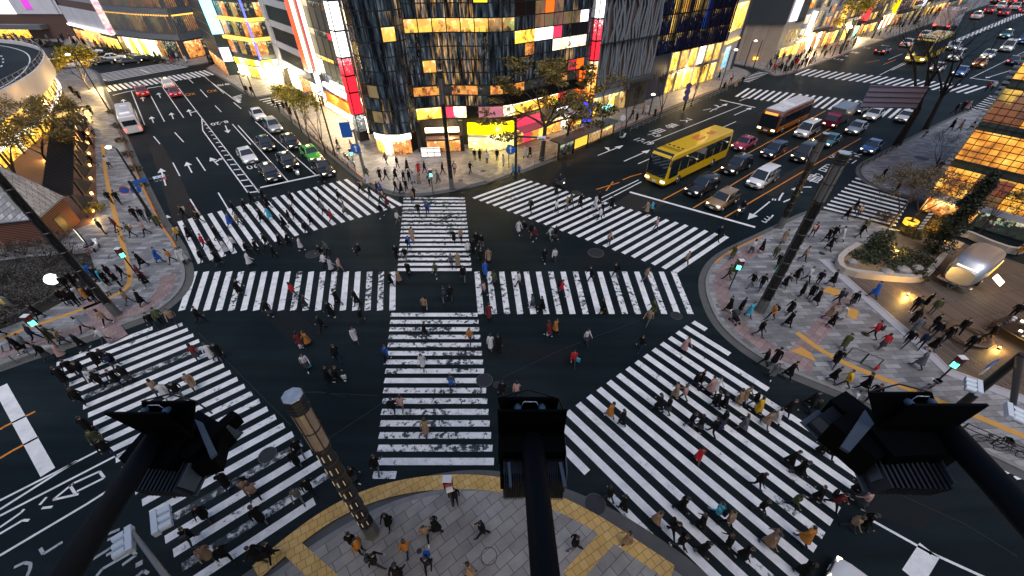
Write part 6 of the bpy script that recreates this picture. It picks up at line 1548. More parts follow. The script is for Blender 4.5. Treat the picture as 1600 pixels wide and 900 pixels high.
gantry('traffic_signal', 'sign pole with blue map board and arrow disc by the left street corner', b0, [Vector((b0.x, b0.y, za)), Vector((b0.x - 1.6, b0.y + 0.8, za))], [], 0.16, [('blue', Vector((b0.x - 1.0, b0.y - 0.1, za + 0.2)), 0.2, (1.3, 1.9)), ('blue_round', Vector((b0.x - 0.3, b0.y - 0.2, za - 2.2)), 0.0, 0.65)], pm=M_GPOLE)
# gantry with the back of a louvred board over the right street
b0 = at(1397, 226, ZP); t = thing('road_gantry', 'dark louvred back of an overhead road board on the right street', 'road sign', b0); o = Vector(b0)
zt = height_at(b0, 148)
mb = MB(); mb.tube([(0, 0, 0), (0, 0, zt + 0.9)], [0.22, 0.16], 10); mb.build('pole', M_POLE, t)
q = [at(1366, 133, zt + 1.2), at(1447, 139, zt + 1.2)]
ctr = (at(1398, 150, zt) ); Mx = frame(ctr[:], (at(1440, 155, zt) - at(1352, 160, zt)).to_3d(), (0, 0, 1)).to_3x3()
xd = (at(1440, 152, zt) - at(1352, 150, zt)); L = xd.length; xd.normalize(); yd = Vector((0, 0, 1)).cross(xd); Mx = Matrix((xd, yd, Vector((0, 0, 1)))).transposed()
mb = MB(); c = (at(1396, 152, zt)) - o
mb.box(c, (L, 0.14, 3.0), m=Mx); mb.build('board', mat('blue_grey_board', (0.26, 0.28, 0.42), 0.6, noise=0.1), t)
mb = MB()
for k in range(5): mb.box(c + Mx @ Vector((0, -0.1, -1.4 + 0.7 * k)), (L + 0.05, 0.08, 0.07), m=Mx)
mb.build('rail', M_POLE, t)
mb = MB(); mb.tube([(0, 0, zt - 0.4), c + Mx @ Vector((-L * 0.45, 0.15, -0.4))], 0.12, 8); mb.tube([(0, 0, zt + 0.5), c + Mx @ Vector((-L * 0.45, 0.15, 0.5))], 0.12, 8); mb.build('arm', M_GPOLE, t)

# slender street lamps
def street_lamp(base_px, top_y, label, arm=(0, 0), lit=True, globe=True, r=0.09):
    b = at(*base_px, ZP); h = height_at(b, top_y) - ZP
    t = thing('street_lamp', label, 'street lamp', b, 0, 'slender street lamps')
    mb = MB(); mb.tube([(0, 0, 0), (0, 0, h)], [r * 1.5, r], 8); mb.build('pole', M_POLE, t)
    mb = MB(); mb.tube([(0, 0, h - 0.05), (arm[0] * 0.6, arm[1] * 0.6, h + 0.15), (arm[0], arm[1], h)], 0.05, 6); mb.build('arm', M_POLE, t)
    mb = MB(); mb.lathe([(0.06, 0.22), (0.34, 0.1), (0.36, 0.0), (0.2, -0.1), (0.02, -0.12)], 12, (arm[0], arm[1], h - 0.1)); mb.build('lamp_head', sign('street_lamp_lit', (1.0, 0.78, 0.45), 9.0) if lit else M_GPOLE, t)
    return t
street_lamp((214, 283), 232, 'lit disc street lamp over the left street pavement', (-1.5, 0.6))
street_lamp((1014, 180), 147, 'amber lit street lamp behind the bus shelter kerb')
street_lamp((1122, 147), 78, 'tall dark street lamp with lit head at the second junction corner', (1.2, 0.6))
street_lamp((1162, 107), 64, 'lit street lamp before the tan stone building', (1.1, 0.7))
street_lamp((1176, 108), 62, 'unlit dark pole before the tan stone building', (0.05, 0), False)
street_lamp((524, 243), 146, 'dark street lamp pole among the yellow trees', (-1.8, 0.5), False)
street_lamp((172, 175), 84, 'dark pole with arm by the curved elevated road', (-1.0, -0.3))
street_lamp((1258, 104), 60, 'dark street lamp by the far shop row, nearest the crowd', (0.8, 0), False)
street_lamp((1300, 88), 40, 'dark street lamp by the far shop row, beyond the first one', (0.8, 0), False)
street_lamp((399, 152), 118, 'dark lamp pole at the side street mouth', (-0.8, 0), False)
street_lamp((384, 145), 112, 'lit lamp pole by the corner building stalls', (0.4, 0.2))

# bus shelter at the kerb
def shelter():
    a, c = at(872, 250, ZP), at(956, 214, ZP); d = (c - a); L = d.length; d.normalize(); rz = math.atan2(d.y, d.x)
    t = thing('bus_shelter', 'dark roofed bus shelter with lit yellow poster by the right street', 'bus shelter', a, rz)
    mb = MB(); mb.b2(-0.4, L + 0.3, -0.5, 1.5, 2.55, 2.75); mb.build('roof', mat('shelter_roof', (0.05, 0.06, 0.06), 0.5, noise=0.2), t)
    mb = MB(); mb.b2(-0.42, L + 0.32, -0.54, -0.5, 2.4, 2.78); mb.build('fascia', M_GPOLE, t)
    for k in range(5):
        x = L * k / 4; mb = MB(); mb.b2(x - 0.12, x + 0.12, -0.12, 0.12, 0, 2.55); mb.build('post', M_POLE, t)
    for k, m in enumerate((I_DARK, sign('shelter_poster_lit', (1.0, 0.62, 0.06), 0.8), interior('shelter_map', (0.05, 0.03, 0.01), (0.5, 0.3, 0.1), (0.9, 0.7, 0.4), 0.8, 3, 3), I_OLIVE)):
        x = L * k / 4; mb = MB(); mb.b2(x + 0.16, x + L / 4 - 0.16, -0.05, 0.05, 0.7, 2.2); mb.build('panel', m, t)
    mb = MB(); mb.b2(0.3, L - 0.3, 0.7, 1.1, 0.4, 0.48); mb.build('bench', M_GPOLE, t)
    return t
shelter()
b0 = at(944, 198, ZP); t = thing('taxi_stand_sign', 'teal lit box sign behind the bus shelter', 'sign', b0, ROT)
mb = MB(); mb.tube([(0, 0, 0), (0, 0, 2.6)], 0.06, 6); mb.build('pole', M_POLE, t)
mb = MB(); mb.box((0, 0, 3.1), (1.9, 0.6, 1.0)); mb.build('light_box', sign('teal_box_lit', (0.25, 0.95, 0.85), 1.3), t)
b0 = at(968, 215, ZP); t = thing('sign_post', 'pale sign post with round plates behind the bus shelter', 'sign', b0)
mb = MB(); mb.tube([(0, 0, 0), (0, 0, 3.4)], 0.07, 6); mb.build('pole', M_GPOLE, t)
mb = MB(); mb.lathe([(0, -0.04), (0.45, -0.04), (0.45, 0.04), (0, 0.04)], 16, (0, -0.1, 3.2), 0, False, Matrix.Rotation(R(90), 3, 'X')); mb.build('round_plate', M_WH, t)
b0 = at(1068, 173, ZP); t = thing('sign_post', 'dark post with three stacked violet discs on the right street pavement', 'sign', b0)
mb = MB(); mb.tube([(0, 0, 0), (0, 0, 4.4)], 0.22, 6); mb.build('pole', M_POLE, t)
for k in range(3):
    mb = MB(); mb.lathe([(0, -0.04), (0.55, -0.04), (0.55, 0.04), (0, 0.04)], 16, (-0.3, -0.28, 2.4 + 1.05 * k), 0, False, Matrix.Rotation(R(90), 3, 'X')); mb.build('round_plate', mat('violet_disc', (0.09, 0.07, 0.20), 0.5), t)
# guard rails along the kerbs
def rail(pts, label, h=0.75, m=None, step=2.0, zz=ZP):
    l = [at(x, y, zz) for x, y in pts]; o = l[0]
    t = thing('guard_rail', label, 'guard rail', o)
    mb = MB()
    for z in (h, h * 0.5): mb.tube([p - o + Vector((0, 0, z)) for p in l], 0.035, 5)
    mb.build('rail', m or M_GPOLE, t)
    tot = sum((q - p).length for p, q in zip(l, l[1:])); n = min(24, max(2, int(tot / step)))
    for p in resample(l, n):
        mb = MB(); mb.tube([p - o, p - o + Vector((0, 0, h + 0.03))], 0.05, 6); mb.build('post', m or M_GPOLE, t)
rail([(248, 338), (215, 270), (186, 205)], 'orange lit guard rail along the kerb of the left street', m=mat('rust_rail', (0.22, 0.08, 0.03), 0.6, noise=0.3))
rail([(462, 193), (500, 224), (545, 262)], 'dark guard rail beside the yellow trees at the kerb', m=M_POLE)
rail([(835, 258), (868, 246)], 'short guard rail at the foot of the large kerb tree')
rail([(985, 205), (1080, 166), (1135, 142)], 'guard rail along the right street kerb beyond the bus shelter')
rail([(0, 576), (50, 557)], 'pale double guard rail at the left edge of the picture')
rail([(1500, 672), (1600, 716)], 'guard rail by the parked bicycles at lower right', m=M_POLE)
rail([(1345, 262), (1400, 232)], 'low dark guard rail at the kerb by the glass block building', m=M_POLE)
rail([(1385, 58), (1440, 38), (1475, 25)], 'guard rail in front of the farthest shops')

# ---- foreground floodlights on arms
M_FBLK = mat('floodlight_black', (0.0025, 0.003, 0.0035), 0.7, spec=0.08, noise=0.2)
M_FARM = mat('floodlight_arm', (0.004, 0.006, 0.009), 0.6, spec=0.12, noise=0.15)
M_FIN = mat('dark_fin_metal', (0.035, 0.042, 0.055), 0.45, 0.3)
M_FGREY = mat('floodlight_grey', (0.13, 0.16, 0.19), 0.45, 0.3)
M_LENS = mat('lens_blue', (0.10, 0.17, 0.25), 0.15)
def fin_box(parent, M, c, w, d, h, nf=12):
    c = Vector(c); mb = MB()
    mb.box(c, (w, d * 0.7, h * 0.55), m=M)
    hs = mb.build('lamp_housing', M_FGREY, parent)
    mb = MB()
    for k in range(nf): mb.box(c + M @ Vector((-w / 2 + w * (k + 0.5) / nf, -d * 0.12, -h * 0.08)), (w / nf * 0.4, d, h), m=M)
    mb.build('cooling_fins', M_FIN, hs)
    mb = MB()
    mb.box(c + M @ Vector((0, 0, -h * 0.62)), (w * 1.12, d * 1.1, 0.02), m=M); mb.build('mounting_plate', M_FGREY, hs)
    mb = MB(); mb.box(c + M @ Vector((w / 2 + 0.012, 0, 0)), (0.012, d * 0.95, h * 0.95), m=M); mb.build('end_cap', M_FGREY, hs)
def floodlight(label, a_px, b_px, r, zv, visor, boxes, bracket, body):
    e = at(*b_px); s = at(*a_px); visor = [[(x, y, zv + q) for x, y, q in p] for p in visor]; t = thing('floodlight', label, 'floodlight', e, 0, 'black floodlights on arms'); o = Vector(e)
    mb = MB(); d = (e - s); mb.tube([s - d * 1.2 - o, s - o, e - o, e + d.normalized() * 0.1 - o], r, 20); mb.build('arm', M_FARM, t)
    q = [at(x, y, zz) - o for x, y, zz in visor[0]]; mb = MB()
    def plate(q):
        n = (q[1] - q[0]).cross(q[3] - q[0]).normalized() * 0.012
        mb.add([p - n for p in q] + [p + n for p in q], [(3, 2, 1, 0), (4, 5, 6, 7), (0, 1, 5, 4), (1, 2, 6, 5), (2, 3, 7, 6), (3, 0, 4, 7)])
    plate(q); q2 = [at(x, y, zz) - o for x, y, zz in visor[1]]; plate(q2)
    plate([q[3], q[2], q2[2], q2[3]])
    mb.build('visor', M_FBLK, t)
    cen = (q[0] + q[1] + q2[0] + q2[1]) / 4
    for k in (-1, 1):
        mb = MB(); mb.lathe([(0.022, -0.04), (0.034, 0.0), (0.022, 0.04)], 12, cen + Vector((0.10 * k, 0.0, -0.06)), 0, True, Matrix.Rotation(R(70), 3, 'X')); mb.build('lens', M_LENS, t)
    mb = MB(); mb.tube([cen + Vector((x, 0.02, zz)) for x, zz in ((-0.07, -0.06), (-0.05, -0.0), (0.05, 0.0), (0.07, -0.06))], 0.008, 5); mb.build('lens_frame', M_CHROME, t)
    mb = MB()
    for (x, y, zz, w, dd, h, rz) in body: mb.box(at(x, y, zz) - o, (w, dd, h), rz=rz)
    mb.build('lamp_body', M_FBLK, t)
    for (x, y, zz, w, dd, h, rz, tl) in boxes: fin_box(t, Matrix.Rotation(rz, 3, 'Z') @ Matrix.Rotation(tl, 3, 'X'), at(x, y, zz) - o, w, dd, h)
    if bracket:
        for br in bracket:
            mb = MB(); pts = [at(x, y, zz) - o for x, y, zz in br]; mb.add(pts + [p + Vector((0, 0, -0.03)) for p in pts], [(0, 1, 2, 3), (7, 6, 5, 4), (0, 4, 5, 1), (1, 5, 6, 2), (2, 6, 7, 3), (3, 7, 4, 0)]); mb.build('bracket', M_FGREY, t)
    mb = MB(); mb.tube([q2[0] + Vector((0.0, 0, 0.01)), (q2[0] + q2[1]) / 2 + Vector((0, 0.05, 0.05)), q2[1], q2[1] + Vector((0.06, 0, -0.2))], 0.008, 5); mb.build('cable', M_POLE, t)
floodlight('black floodlight on the straight central arm in the foreground', (858, 960, 21.0), (832, 690, 20.8), 0.095, 20.95,
    [[(777, 641, 0.2), (886, 641, 0.2), (881, 678, -0.1), (779, 678, -0.1)], [(778, 622, 0.2), (873, 622, 0.2), (868, 650, -0.15), (783, 650, -0.15)]],
    [(802, 726, 20.6, 0.17, 0.34, 0.34, 0.04, 0.0), (864, 726, 20.6, 0.17, 0.34, 0.34, -0.04, 0)], [[(873, 722, 20.8), (878, 722, 20.8), (886, 760, 20.8), (880, 760, 20.8)], [(793, 722, 20.8), (797, 722, 20.8), (800, 760, 20.8), (796, 760, 20.8)]],
    [(830, 690, 20.75, 0.56, 0.30, 0.2, 0), (832, 722, 20.55, 0.56, 0.36, 0.24, 0)])
floodlight('black floodlight with finned housings on the slanting left arm', (50, 980, 21.2), (238, 690, 20.4), 0.085, 20.5,
    [[(163, 645, 0.25), (257, 645, 0.25), (302, 684, -0.1), (232, 679, -0.1)], [(222, 628, 0.25), (306, 627, 0.25), (300, 684, -0.12), (236, 670, -0.15)]],
    [(266, 738, 20.1, 0.45, 0.30, 0.26, -0.04, R(12)), (340, 680, 20.1, 0.20, 0.26, 0.22, -0.45, R(10))], [[(304, 655, 20.35), (316, 660, 20.35), (338, 708, 20.35), (329, 716, 20.35)]],
    [(262, 702, 20.2, 0.50, 0.40, 0.3, -0.1), (312, 690, 20.15, 0.42, 0.40, 0.3, -0.45), (330, 715, 20.1, 0.2, 0.25, 0.2, 0.3), (352, 668, 20.15, 0.1, 0.3, 0.16, -0.45)])
floodlight('black floodlight with finned housings on the slanting right arm', (1700, 915, 20.9), (1478, 670, 20.7), 0.105, 20.85,
    [[(1428, 632, 0.22), (1544, 632, 0.22), (1486, 670, -0.1), (1372, 668, -0.1)], [(1357, 613, 0.22), (1455, 613, 0.22), (1470, 655, -0.12), (1370, 668, -0.12)]],
    [(1408, 732, 20.45, 0.54, 0.30, 0.26, -0.03, R(12)), (1300, 660, 20.45, 0.26, 0.28, 0.24, 0.5, R(8))], [[(1352, 640, 20.7), (1366, 662, 20.7), (1328, 706, 20.7), (1314, 698, 20.7)]],
    [(1410, 692, 20.55, 0.66, 0.38, 0.3, 0.06), (1345, 686, 20.5, 0.46, 0.40, 0.3, 0.45), (1446, 700, 20.5, 0.3, 0.30, 0.24, 0.2), (1325, 645, 20.5, 0.25, 0.3, 0.2, 0.45)])

# ---- plaza on the right: planters, trailer, stall, lit basin, sign pole
M_PLANT = mat('planter_stone', (0.42, 0.37, 0.32), 0.6, noise=0.2, nscale=1.5)
def wall_path(t, pts, w, h, m, name='wall', z=ZP):
    o = t.location; l = smooth([at(x, y, z) for x, y in pts], 1); mb = MB(); strip(mb, offset(l, w / 2), offset(l, -w / 2), z, z + h)
    a, b = l[0], l[-1]
    mb.v = [tuple(Vector(p) - Vector(o)) for p in mb.v]; return mb.build(name, m, t)
t = thing('planter', 'curved pale stone planter with lit soil beside the timber deck', 'planter', at(1350, 425, ZP))
wall_path(t, [(1338, 388), (1310, 405), (1307, 420), (1320, 430), (1375, 437), (1430, 441), (1445, 434), (1466, 408), (1478, 392)], 0.5, 0.7, M_PLANT)
pl = [at(x, y, ZP + 0.45) for x, y in ((1338, 388), (1313, 408), (1320, 424), (1430, 433), (1466, 404), (1480, 380), (1400, 360))]
mb = MB(); mb.add([p - t.location for p in pl], [tuple(range(len(pl)))]); mb.build('soil', mat('lit_soil', (0.22, 0.15, 0.08), 0.9, noise=0.4, nscale=2), t)
mb = MB()
for x, y, s in ((1330, 412, 0.5), (1385, 428, 0.6), (1410, 424, 0.7), (1432, 422, 0.55)): mb.lathe([(s, 0), (s * 0.9, 0.3), (s * 0.4, 0.5)], 7, at(x, y, ZP + 0.45) - t.location, smooth=False)
mb.build('rock', M_GSTONE, t)
t = thing('planter', 'straight stone planter wall behind the silver trailer', 'planter', at(1480, 370, ZP))
wall_path(t, [(1462, 372), (1495, 364), (1560, 392), (1592, 398), (1600, 385)], 0.4, 0.7, M_PLANT)
wall_path(t, [(1475, 378), (1500, 388)], 0.3, 0.6, M_PLANT)
t = thing('round_planter', 'ring shaped planter glowing yellow in the right park', 'planter', at(1421, 350, ZP))
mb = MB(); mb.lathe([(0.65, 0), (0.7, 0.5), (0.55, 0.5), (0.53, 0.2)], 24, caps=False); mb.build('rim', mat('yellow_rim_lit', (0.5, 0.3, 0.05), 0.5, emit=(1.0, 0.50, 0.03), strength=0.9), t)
mb = MB(); mb.lathe([(0.54, 0.24), (0.53, 0.28)], 20); mb.build('soil', M_SOIL, t)
t = thing('sign_post', 'slanted looking dark pole with white finger plates in the right park', 'sign', at(1421, 376, ZP))
mb = MB(); mb.tube([(0, 0, 0), (0, 0, 3.6)], [0.13, 0.1], 8); mb.build('pole', mat('teal_pole', (0.05, 0.09, 0.10), 0.4, 0.4), t)
for k in range(6):
    mb = MB(); mb.box((0.0, -0.12, 1.6 + 0.34 * k), (0.5, 0.05, 0.17)); mb.build('plate', M_WH, t)
def trailer():
    a, c = at(1473, 459, 0.19), at(1528, 414, 0.19); d = c - a; L = 4.9; rz = math.atan2(d.y, d.x); m = (a + c) / 2
    t = thing('trailer', 'polished silver rounded food trailer with open lit hatch on the deck', 'trailer', (m.x, m.y, 0.19), rz); t.scale = (1.22, 1.22, 1.22)
    mb = MB(); sec = []
    for k in range(13):
        f = -1 + 2 * k / 12; x = f * L / 2; e = (1 - abs(f) ** 3.4) ** 0.42 if abs(f) < 1 else 0.12
        e = max(e, 0.3); w = 1.05 * (0.55 + 0.45 * e); h0 = 0.5 + 0.2 * (1 - e); h1 = 1.5 + 1.15 * e; r = []
        for j in range(16):
            ang = 2 * math.pi * (j + 0.5) / 16; cx, sx = math.cos(ang), math.sin(ang)
            r.append((x, w * math.copysign(abs(cx) ** 0.55, cx), (h0 + h1) / 2 + (h1 - h0) / 2 * math.copysign(abs(sx) ** 0.6, sx)))
        sec.append(r)
    mb.loft(sec, 0, True, True); mb.build('body', mat('polished_aluminium', (0.46, 0.48, 0.52), 0.38, 0.75, noise=0.1, nscale=4, bump=0.05, bscale=6), t)
    mb = MB(); mb.box((-L / 2 + 0.22, 0, 1.55), (0.2, 1.3, 0.6)); mb.build('end_window', I_OLIVE, t)
    mb = MB(); mb.box((-L / 2 + 0.12, 0, 1.98), (0.2, 1.2, 0.06)); mb.build('strip_lamp', sign('strip_lamp_lit', (1.0, 0.8, 0.5), 1.3), t)
    mb = MB(); mb.box((0.2, -1.02, 1.55), (2.2, 0.1, 0.7)); mb.build('serving_hatch', I_YEL, t)
    mb = MB(); mb.box((-0.5, -1.65, 1.2), (0.9, 0.7, 0.05), m=Matrix.Rotation(R(30), 3, 'X')); mb.build('light_board', S_WARMW, t)
    mb = MB(); mb.box((-L / 2 + 0.25, 0, 0.52), (0.35, 2.0, 0.16)); mb.build('bumper', M_CHROME, t)
    for s in (-1, 1): wheel_parts(t, 0, s * 0.9, 0.35, 0.22, s)
    mb = MB(); mb.tube([(-L / 2 + 0.2, 0.3, 0.5), (-L / 2 - 0.8, 0, 0.4), (-L / 2 + 0.2, -0.3, 0.5)], 0.05, 6); mb.build('hitch', M_POLE, t)
trailer()
t = thing('market_stall', 'dark market table strewn with small pale goods at the right edge', 'stall', at(1590, 530, 0.19), R(20))
mb = MB(); mb.box((0, 0, 0.85), (2.6, 3.2, 0.08)); mb.build('table_top', M_BLK, t)
for x in (-1.2, 1.2):
    for y in (-1.5, 1.5): mb = MB(); mb.b2(x - 0.04, x + 0.04, y - 0.04, y + 0.04, 0, 0.81); mb.build('leg', M_POLE, t)
R2 = random.Random(4); k = 0
for gx in range(5):
    for gy in range(6):
        if R2.random() < 0.3: continue
        g_ = MB(); s = R2.uniform(0.18, 0.32); g_.box((0, 0, 0.06), (s, s * 0.7, 0.12), taper=0.9)
        gk = R2.randrange(4); o = g_.build('goods_box', [M_WH, M_BROWN, S_WARMW, M_DGREY][gk], None)
        p = t.matrix_basis @ Vector((-1.0 + gx * 0.5 + R2.uniform(-.08, .08), -1.3 + gy * 0.5 + R2.uniform(-.08, .08), 0.89))
        p = at(1590, 530, 0.19) + Matrix.Rotation(R(20), 3, 'Z') @ Vector((-1.0 + gx * 0.5 + R2.uniform(-.08, .08), -1.3 + gy * 0.5 + R2.uniform(-.08, .08), 0.89))
        o.location = p; o.rotation_euler = (0, 0, R2.uniform(0, 3))
        tag(o, 'small %s box of goods lying on the dark market table' % ('white', 'brown', 'brightly lit', 'dark grey')[gk], 'goods', 'goods on the market table')
t = thing('round_bench', 'ring shaped timber bench on the deck', 'bench', at(1508, 527, 0.19))
mb = MB(); mb.lathe([(1.05, 0.38), (1.5, 0.38), (1.5, 0.46), (1.05, 0.46), (1.05, 0.38)], 28, caps=False); mb.build('seat', mat('bench_timber', (0.10, 0.065, 0.04), 0.5, noise=0.2), t)
for k in range(6):
    a = k * math.pi / 3; mb = MB(); mb.box((1.27 * math.cos(a), 1.27 * math.sin(a), 0.19), (0.3, 0.08, 0.38), rz=a); mb.build('leg', M_POLE, t)

# ---- left park: globe lamp, notice boards, pergola, walls
t = thing('globe_lamp', 'big white glowing globe lamp in the dark planting bed', 'lamp', at(92, 449, ZP))
mb = MB(); mb.tube([(0, 0, 0), (0, 0, 0.5)], 0.12, 8); mb.build('base', M_POLE, t)
mb = MB(); mb.lathe([(0.04, -0.50), (0.28, -0.44), (0.46, -0.2), (0.51, 0.0), (0.46, 0.2), (0.28, 0.44), (0.04, 0.50)], 20, (0, 0, 0.95)); mb.build('globe', sign('globe_lit', (0.92, 1.0, 1.0), 1.8), t)
t = thing('notice_board', 'lit white notice board leaning by the police hut', 'notice board', at(136, 382, ZP), R(-35))
mb = MB(); mb.box((0, 0, 1.15), (1.15, 0.12, 1.5)); mb.build('frame', M_BLK, t)
mb = MB(); mb.box((0, -0.07, 1.15), (0.95, 0.03, 1.3)); mb.build('panel', interior('notice_panel', (0.3, 0.28, 0.1), (0.9, 0.85, 0.6), (1, 1, 0.85), 1.1, 3, 3), t)
for x in (-0.5, 0.5): mb = MB(); mb.b2(x - 0.04, x + 0.04, -0.04, 0.04, 0, 0.4); mb.build('leg', M_BLK, t)
t = thing('map_board', 'map board with yellow panel in the planting bed, left edge', 'notice board', at(20, 486, ZP), R(-15))
mb = MB(); mb.box((0, 0, 1.2), (1.9, 0.1, 1.1)); mb.build('frame', M_GPOLE, t)
mb = MB(); mb.box((-0.2, -0.06, 1.25), (1.1, 0.03, 0.9)); mb.build('panel', interior('map_panel', (0.10, 0.06, 0.02), (0.30, 0.2, 0.06), (0.5, 0.4, 0.3), 0.7, 4, 4), t)
for x in (-0.8, 0.8): mb = MB(); mb.b2(x - 0.04, x + 0.04, -0.04, 0.04, 0, 0.7); mb.build('leg', M_GPOLE, t)
t = thing('bed_edging', 'low dark stone edging round the planting bed', 'kerb wall', at(60, 505, ZP))
wall_path(t, [(-40, 534), (0, 507), (60, 480), (105, 452), (130, 440)], 0.3, 0.35, M_GUT)
p0 = at(118, 345, ZP); p1 = at(118, 190, ZP); d = p1 - p0; L = d.length; rz = math.atan2(d.y, d.x)
t = thing('pergola', 'long dark pergola with sawtooth side screens beside the park path', 'pergola', p0, rz)
for k in range(9):
    for y in (-1.1, 1.1):
        mb = MB(); mb.b2(L * k / 8 - 0.09, L * k / 8 + 0.09, y - 0.09, y + 0.09, 0, 2.7); mb.build('post', M_BLK, t)
for y in (-1.1, 1.1): mb = MB(); mb.b2(-0.4, L + 0.4, y - 0.1, y + 0.1, 2.7, 2.9); mb.build('beam', M_BLK, t)
mb = MB()
for k in range(int(L / 0.55)): mb.b2(k * 0.55, k * 0.55 + 0.12, -1.4, 1.4, 2.9, 3.05)
mb.build('roof_slats', M_BLK, t)
for k in range(8):
    x = L * (k + 0.15) / 8; mb = MB(); w = L / 8 * 0.7
    mb.add([(x, -1.2, 0.4), (x + w, -1.9, 0.4), (x, -1.2, 2.6), (x + 0.08, -1.2, 0.4), (x + w + 0.05, -1.95, 0.4), (x + 0.08, -1.2, 2.6)], [(0, 1, 2), (5, 4, 3), (0, 3, 4, 1), (1, 4, 5, 2), (2, 5, 3, 0)]); mb.build('side_screen', M_BLK, t)
    mb = MB(); mb.box((x + 0.3, -1.7, 0.25), (0.25, 0.25, 0.3)); mb.build('floor_lamp', sign('floor_lamp_lit', (1.0, 0.5, 0.12), 5.0), t)
t = thing('low_wall', 'brick planter box with dark lid by the elevated road', 'wall', at(100, 190, ZP), ROT)
mb = MB(); mb.b2(-2.2, 2.2, -1.0, 1.0, 0, 2.0); mb.build('wall', mat('red_brick_box', (0.16, 0.06, 0.045), 0.8, noise=0.3, nscale=3), t)
mb = MB(); mb.b2(-2.35, 2.35, -1.15, 1.15, 2.0, 2.2); mb.build('lid', M_DGREY, t)
# ================================================================ trees and plants
def leafm(name, c, v=0.35):
    m = mat(name, c, 0.7, noise=v, nscale=0.8)
    return m
M_BARK = mat('bark', (0.035, 0.026, 0.02), 0.9, noise=0.4, nscale=6, bump=0.4, bscale=20)
M_BARKB = mat('black_bark', (0.014, 0.011, 0.010), 0.9, noise=0.4, nscale=6)
L_BRN = [leafm('leaf_brown_green', (0.19, 0.135, 0.03)), leafm('leaf_brown_dark', (0.06, 0.055, 0.015))]
L_YEL = [leafm('leaf_yellow', (0.45, 0.34, 0.04)), leafm('leaf_olive', (0.15, 0.14, 0.02))]
L_GOLD = [leafm('leaf_gold', (0.24, 0.15, 0.03)), leafm('leaf_dull', (0.08, 0.085, 0.025))]
L_DRK = [leafm('leaf_dark_green', (0.020, 0.032, 0.014)), leafm('leaf_deep_green', (0.010, 0.016, 0.008))]
L_PINE = [leafm('leaf_pine', (0.045, 0.06, 0.025)), leafm('leaf_pine_dark', (0.02, 0.032, 0.015))]
L_DRY = [leafm('leaf_dry', (0.16, 0.125, 0.07)), leafm('leaf_dry_dark', (0.05, 0.042, 0.028))]
L_BED = [leafm('bed_twigs', (0.028, 0.024, 0.016)), leafm('bed_specks', (0.13, 0.12, 0.12))]
TR = random.Random(42)
def rdir(d, spread, r):
    v = Vector((r.gauss(0, 1), r.gauss(0, 1), r.gauss(0, 1))).normalized()
    return (d.normalized() + v * spread).normalized()
def grow(mb, p, d, L, r, lev, tips, rg, up=0.15, kids_=(3, 4), spread=0.6, n=5, droop=0.0):
    pts = [p]; rad = [r]; q = Vector(p); dd = Vector(d)
    for k in range(3):
        dd = (rdir(dd, 0.16, rg) + Vector((0, 0, up * 0.4 - droop * 0.3))).normalized(); q = q + dd * L / 3; pts.append(Vector(q)); rad.append(max(0.008, r * (1 - 0.15 * (k + 1))))
    mb.tube(pts, rad, max(3, n), 0, False)
    if lev == 0: tips.append((q, dd)); tips.append((pts[2], dd)); return
    for k in range(rg.randint(*kids_)):
        t = rg.choice((2, 3, 3)); nd = (rdir(dd, spread, rg) + Vector((0, 0, up - droop))).normalized()
        grow(mb, pts[t], nd, L * rg.uniform(0.6, 0.82), rad[t] * rg.uniform(0.5, 0.72), lev - 1, tips, rg, up, kids_, spread, max(3, n - 1), droop)
def leaves(mb, c, R3, n, s, rg, mi):
    for _ in range(n):
        while True:
            v = Vector((rg.uniform(-1, 1), rg.uniform(-1, 1), rg.uniform(-1, 1)))
            if v.length < 1: break
        p = Vector(c) + Vector((v.x * R3[0], v.y * R3[1], v.z * R3[2])); a = Vector((rg.gauss(0, 1), rg.gauss(0, 1), rg.gauss(0, 0.6))).normalized(); b = a.cross(Vector((rg.gauss(0, 1), rg.gauss(0, 1), rg.gauss(0, 1)))).normalized()
        k = s * rg.uniform(0.6, 1.4)
        mb.add([p - a * k, p - b * k * 0.55, p + a * k, p + b * k * 0.55], [(0, 1, 2, 3)], mi if rg.random() < 0.8 else 1 - mi)
def tree(label, base_px, top_y, lev=3, L0=0.32, r0=0.2, kd=(3, 4), spread=0.6, up=0.15, leaf=None, n=14, s=0.14, cl=(0.8, 0.8, 0.5), lean=(0, 0), bark=None, name='street_tree', z=ZP, h=None, trunk=0.3, seed=1, group=None, prob=1.0, droop=0):
    b = at(*base_px, z); H_ = (h or height_at(b, top_y) - z); rg = random.Random(seed)
    t = thing(name, label, 'tree', b, 0, group)
    mb = MB(); tips = []
    d0 = Vector((lean[0], lean[1], 1)).normalized(); p1 = d0 * H_ * trunk
    mb.tube([(0, 0, -0.1), d0 * H_ * trunk * 0.5 + Vector((rg.uniform(-.1, .1), 0, 0)), p1], [r0 * 1.25, r0, r0 * 0.85], 8, 0, False)
    for k in range(rg.randint(kd[0], kd[1] + 1)):
        grow(mb, p1, rdir(d0, spread, rg) + Vector((0, 0, up)), H_ * L0, r0 * 0.6, lev - 1, tips, rg, up, kd, spread, 5, droop)
    mb.build('trunk', bark or M_BARK, t)
    if leaf:
        mc = MB()
        for c, d in tips:
            if rg.random() > prob: continue
            mi = 0 if rg.random() < 0.55 else 1
            leaves(mc, c, cl, n, s, rg, mi)
        mc.build('crown', leaf, t)
    return t
tree('large kerb tree with layered brownish leaves before the black glass building', (846, 251), 96, 3, 0.34, 0.32, (3, 4), 0.85, 0.02, L_BRN, 60, 0.19, (1.05, 1.05, 0.32), (0.06, 0.0), name='kerb_tree', seed=5, trunk=0.38)
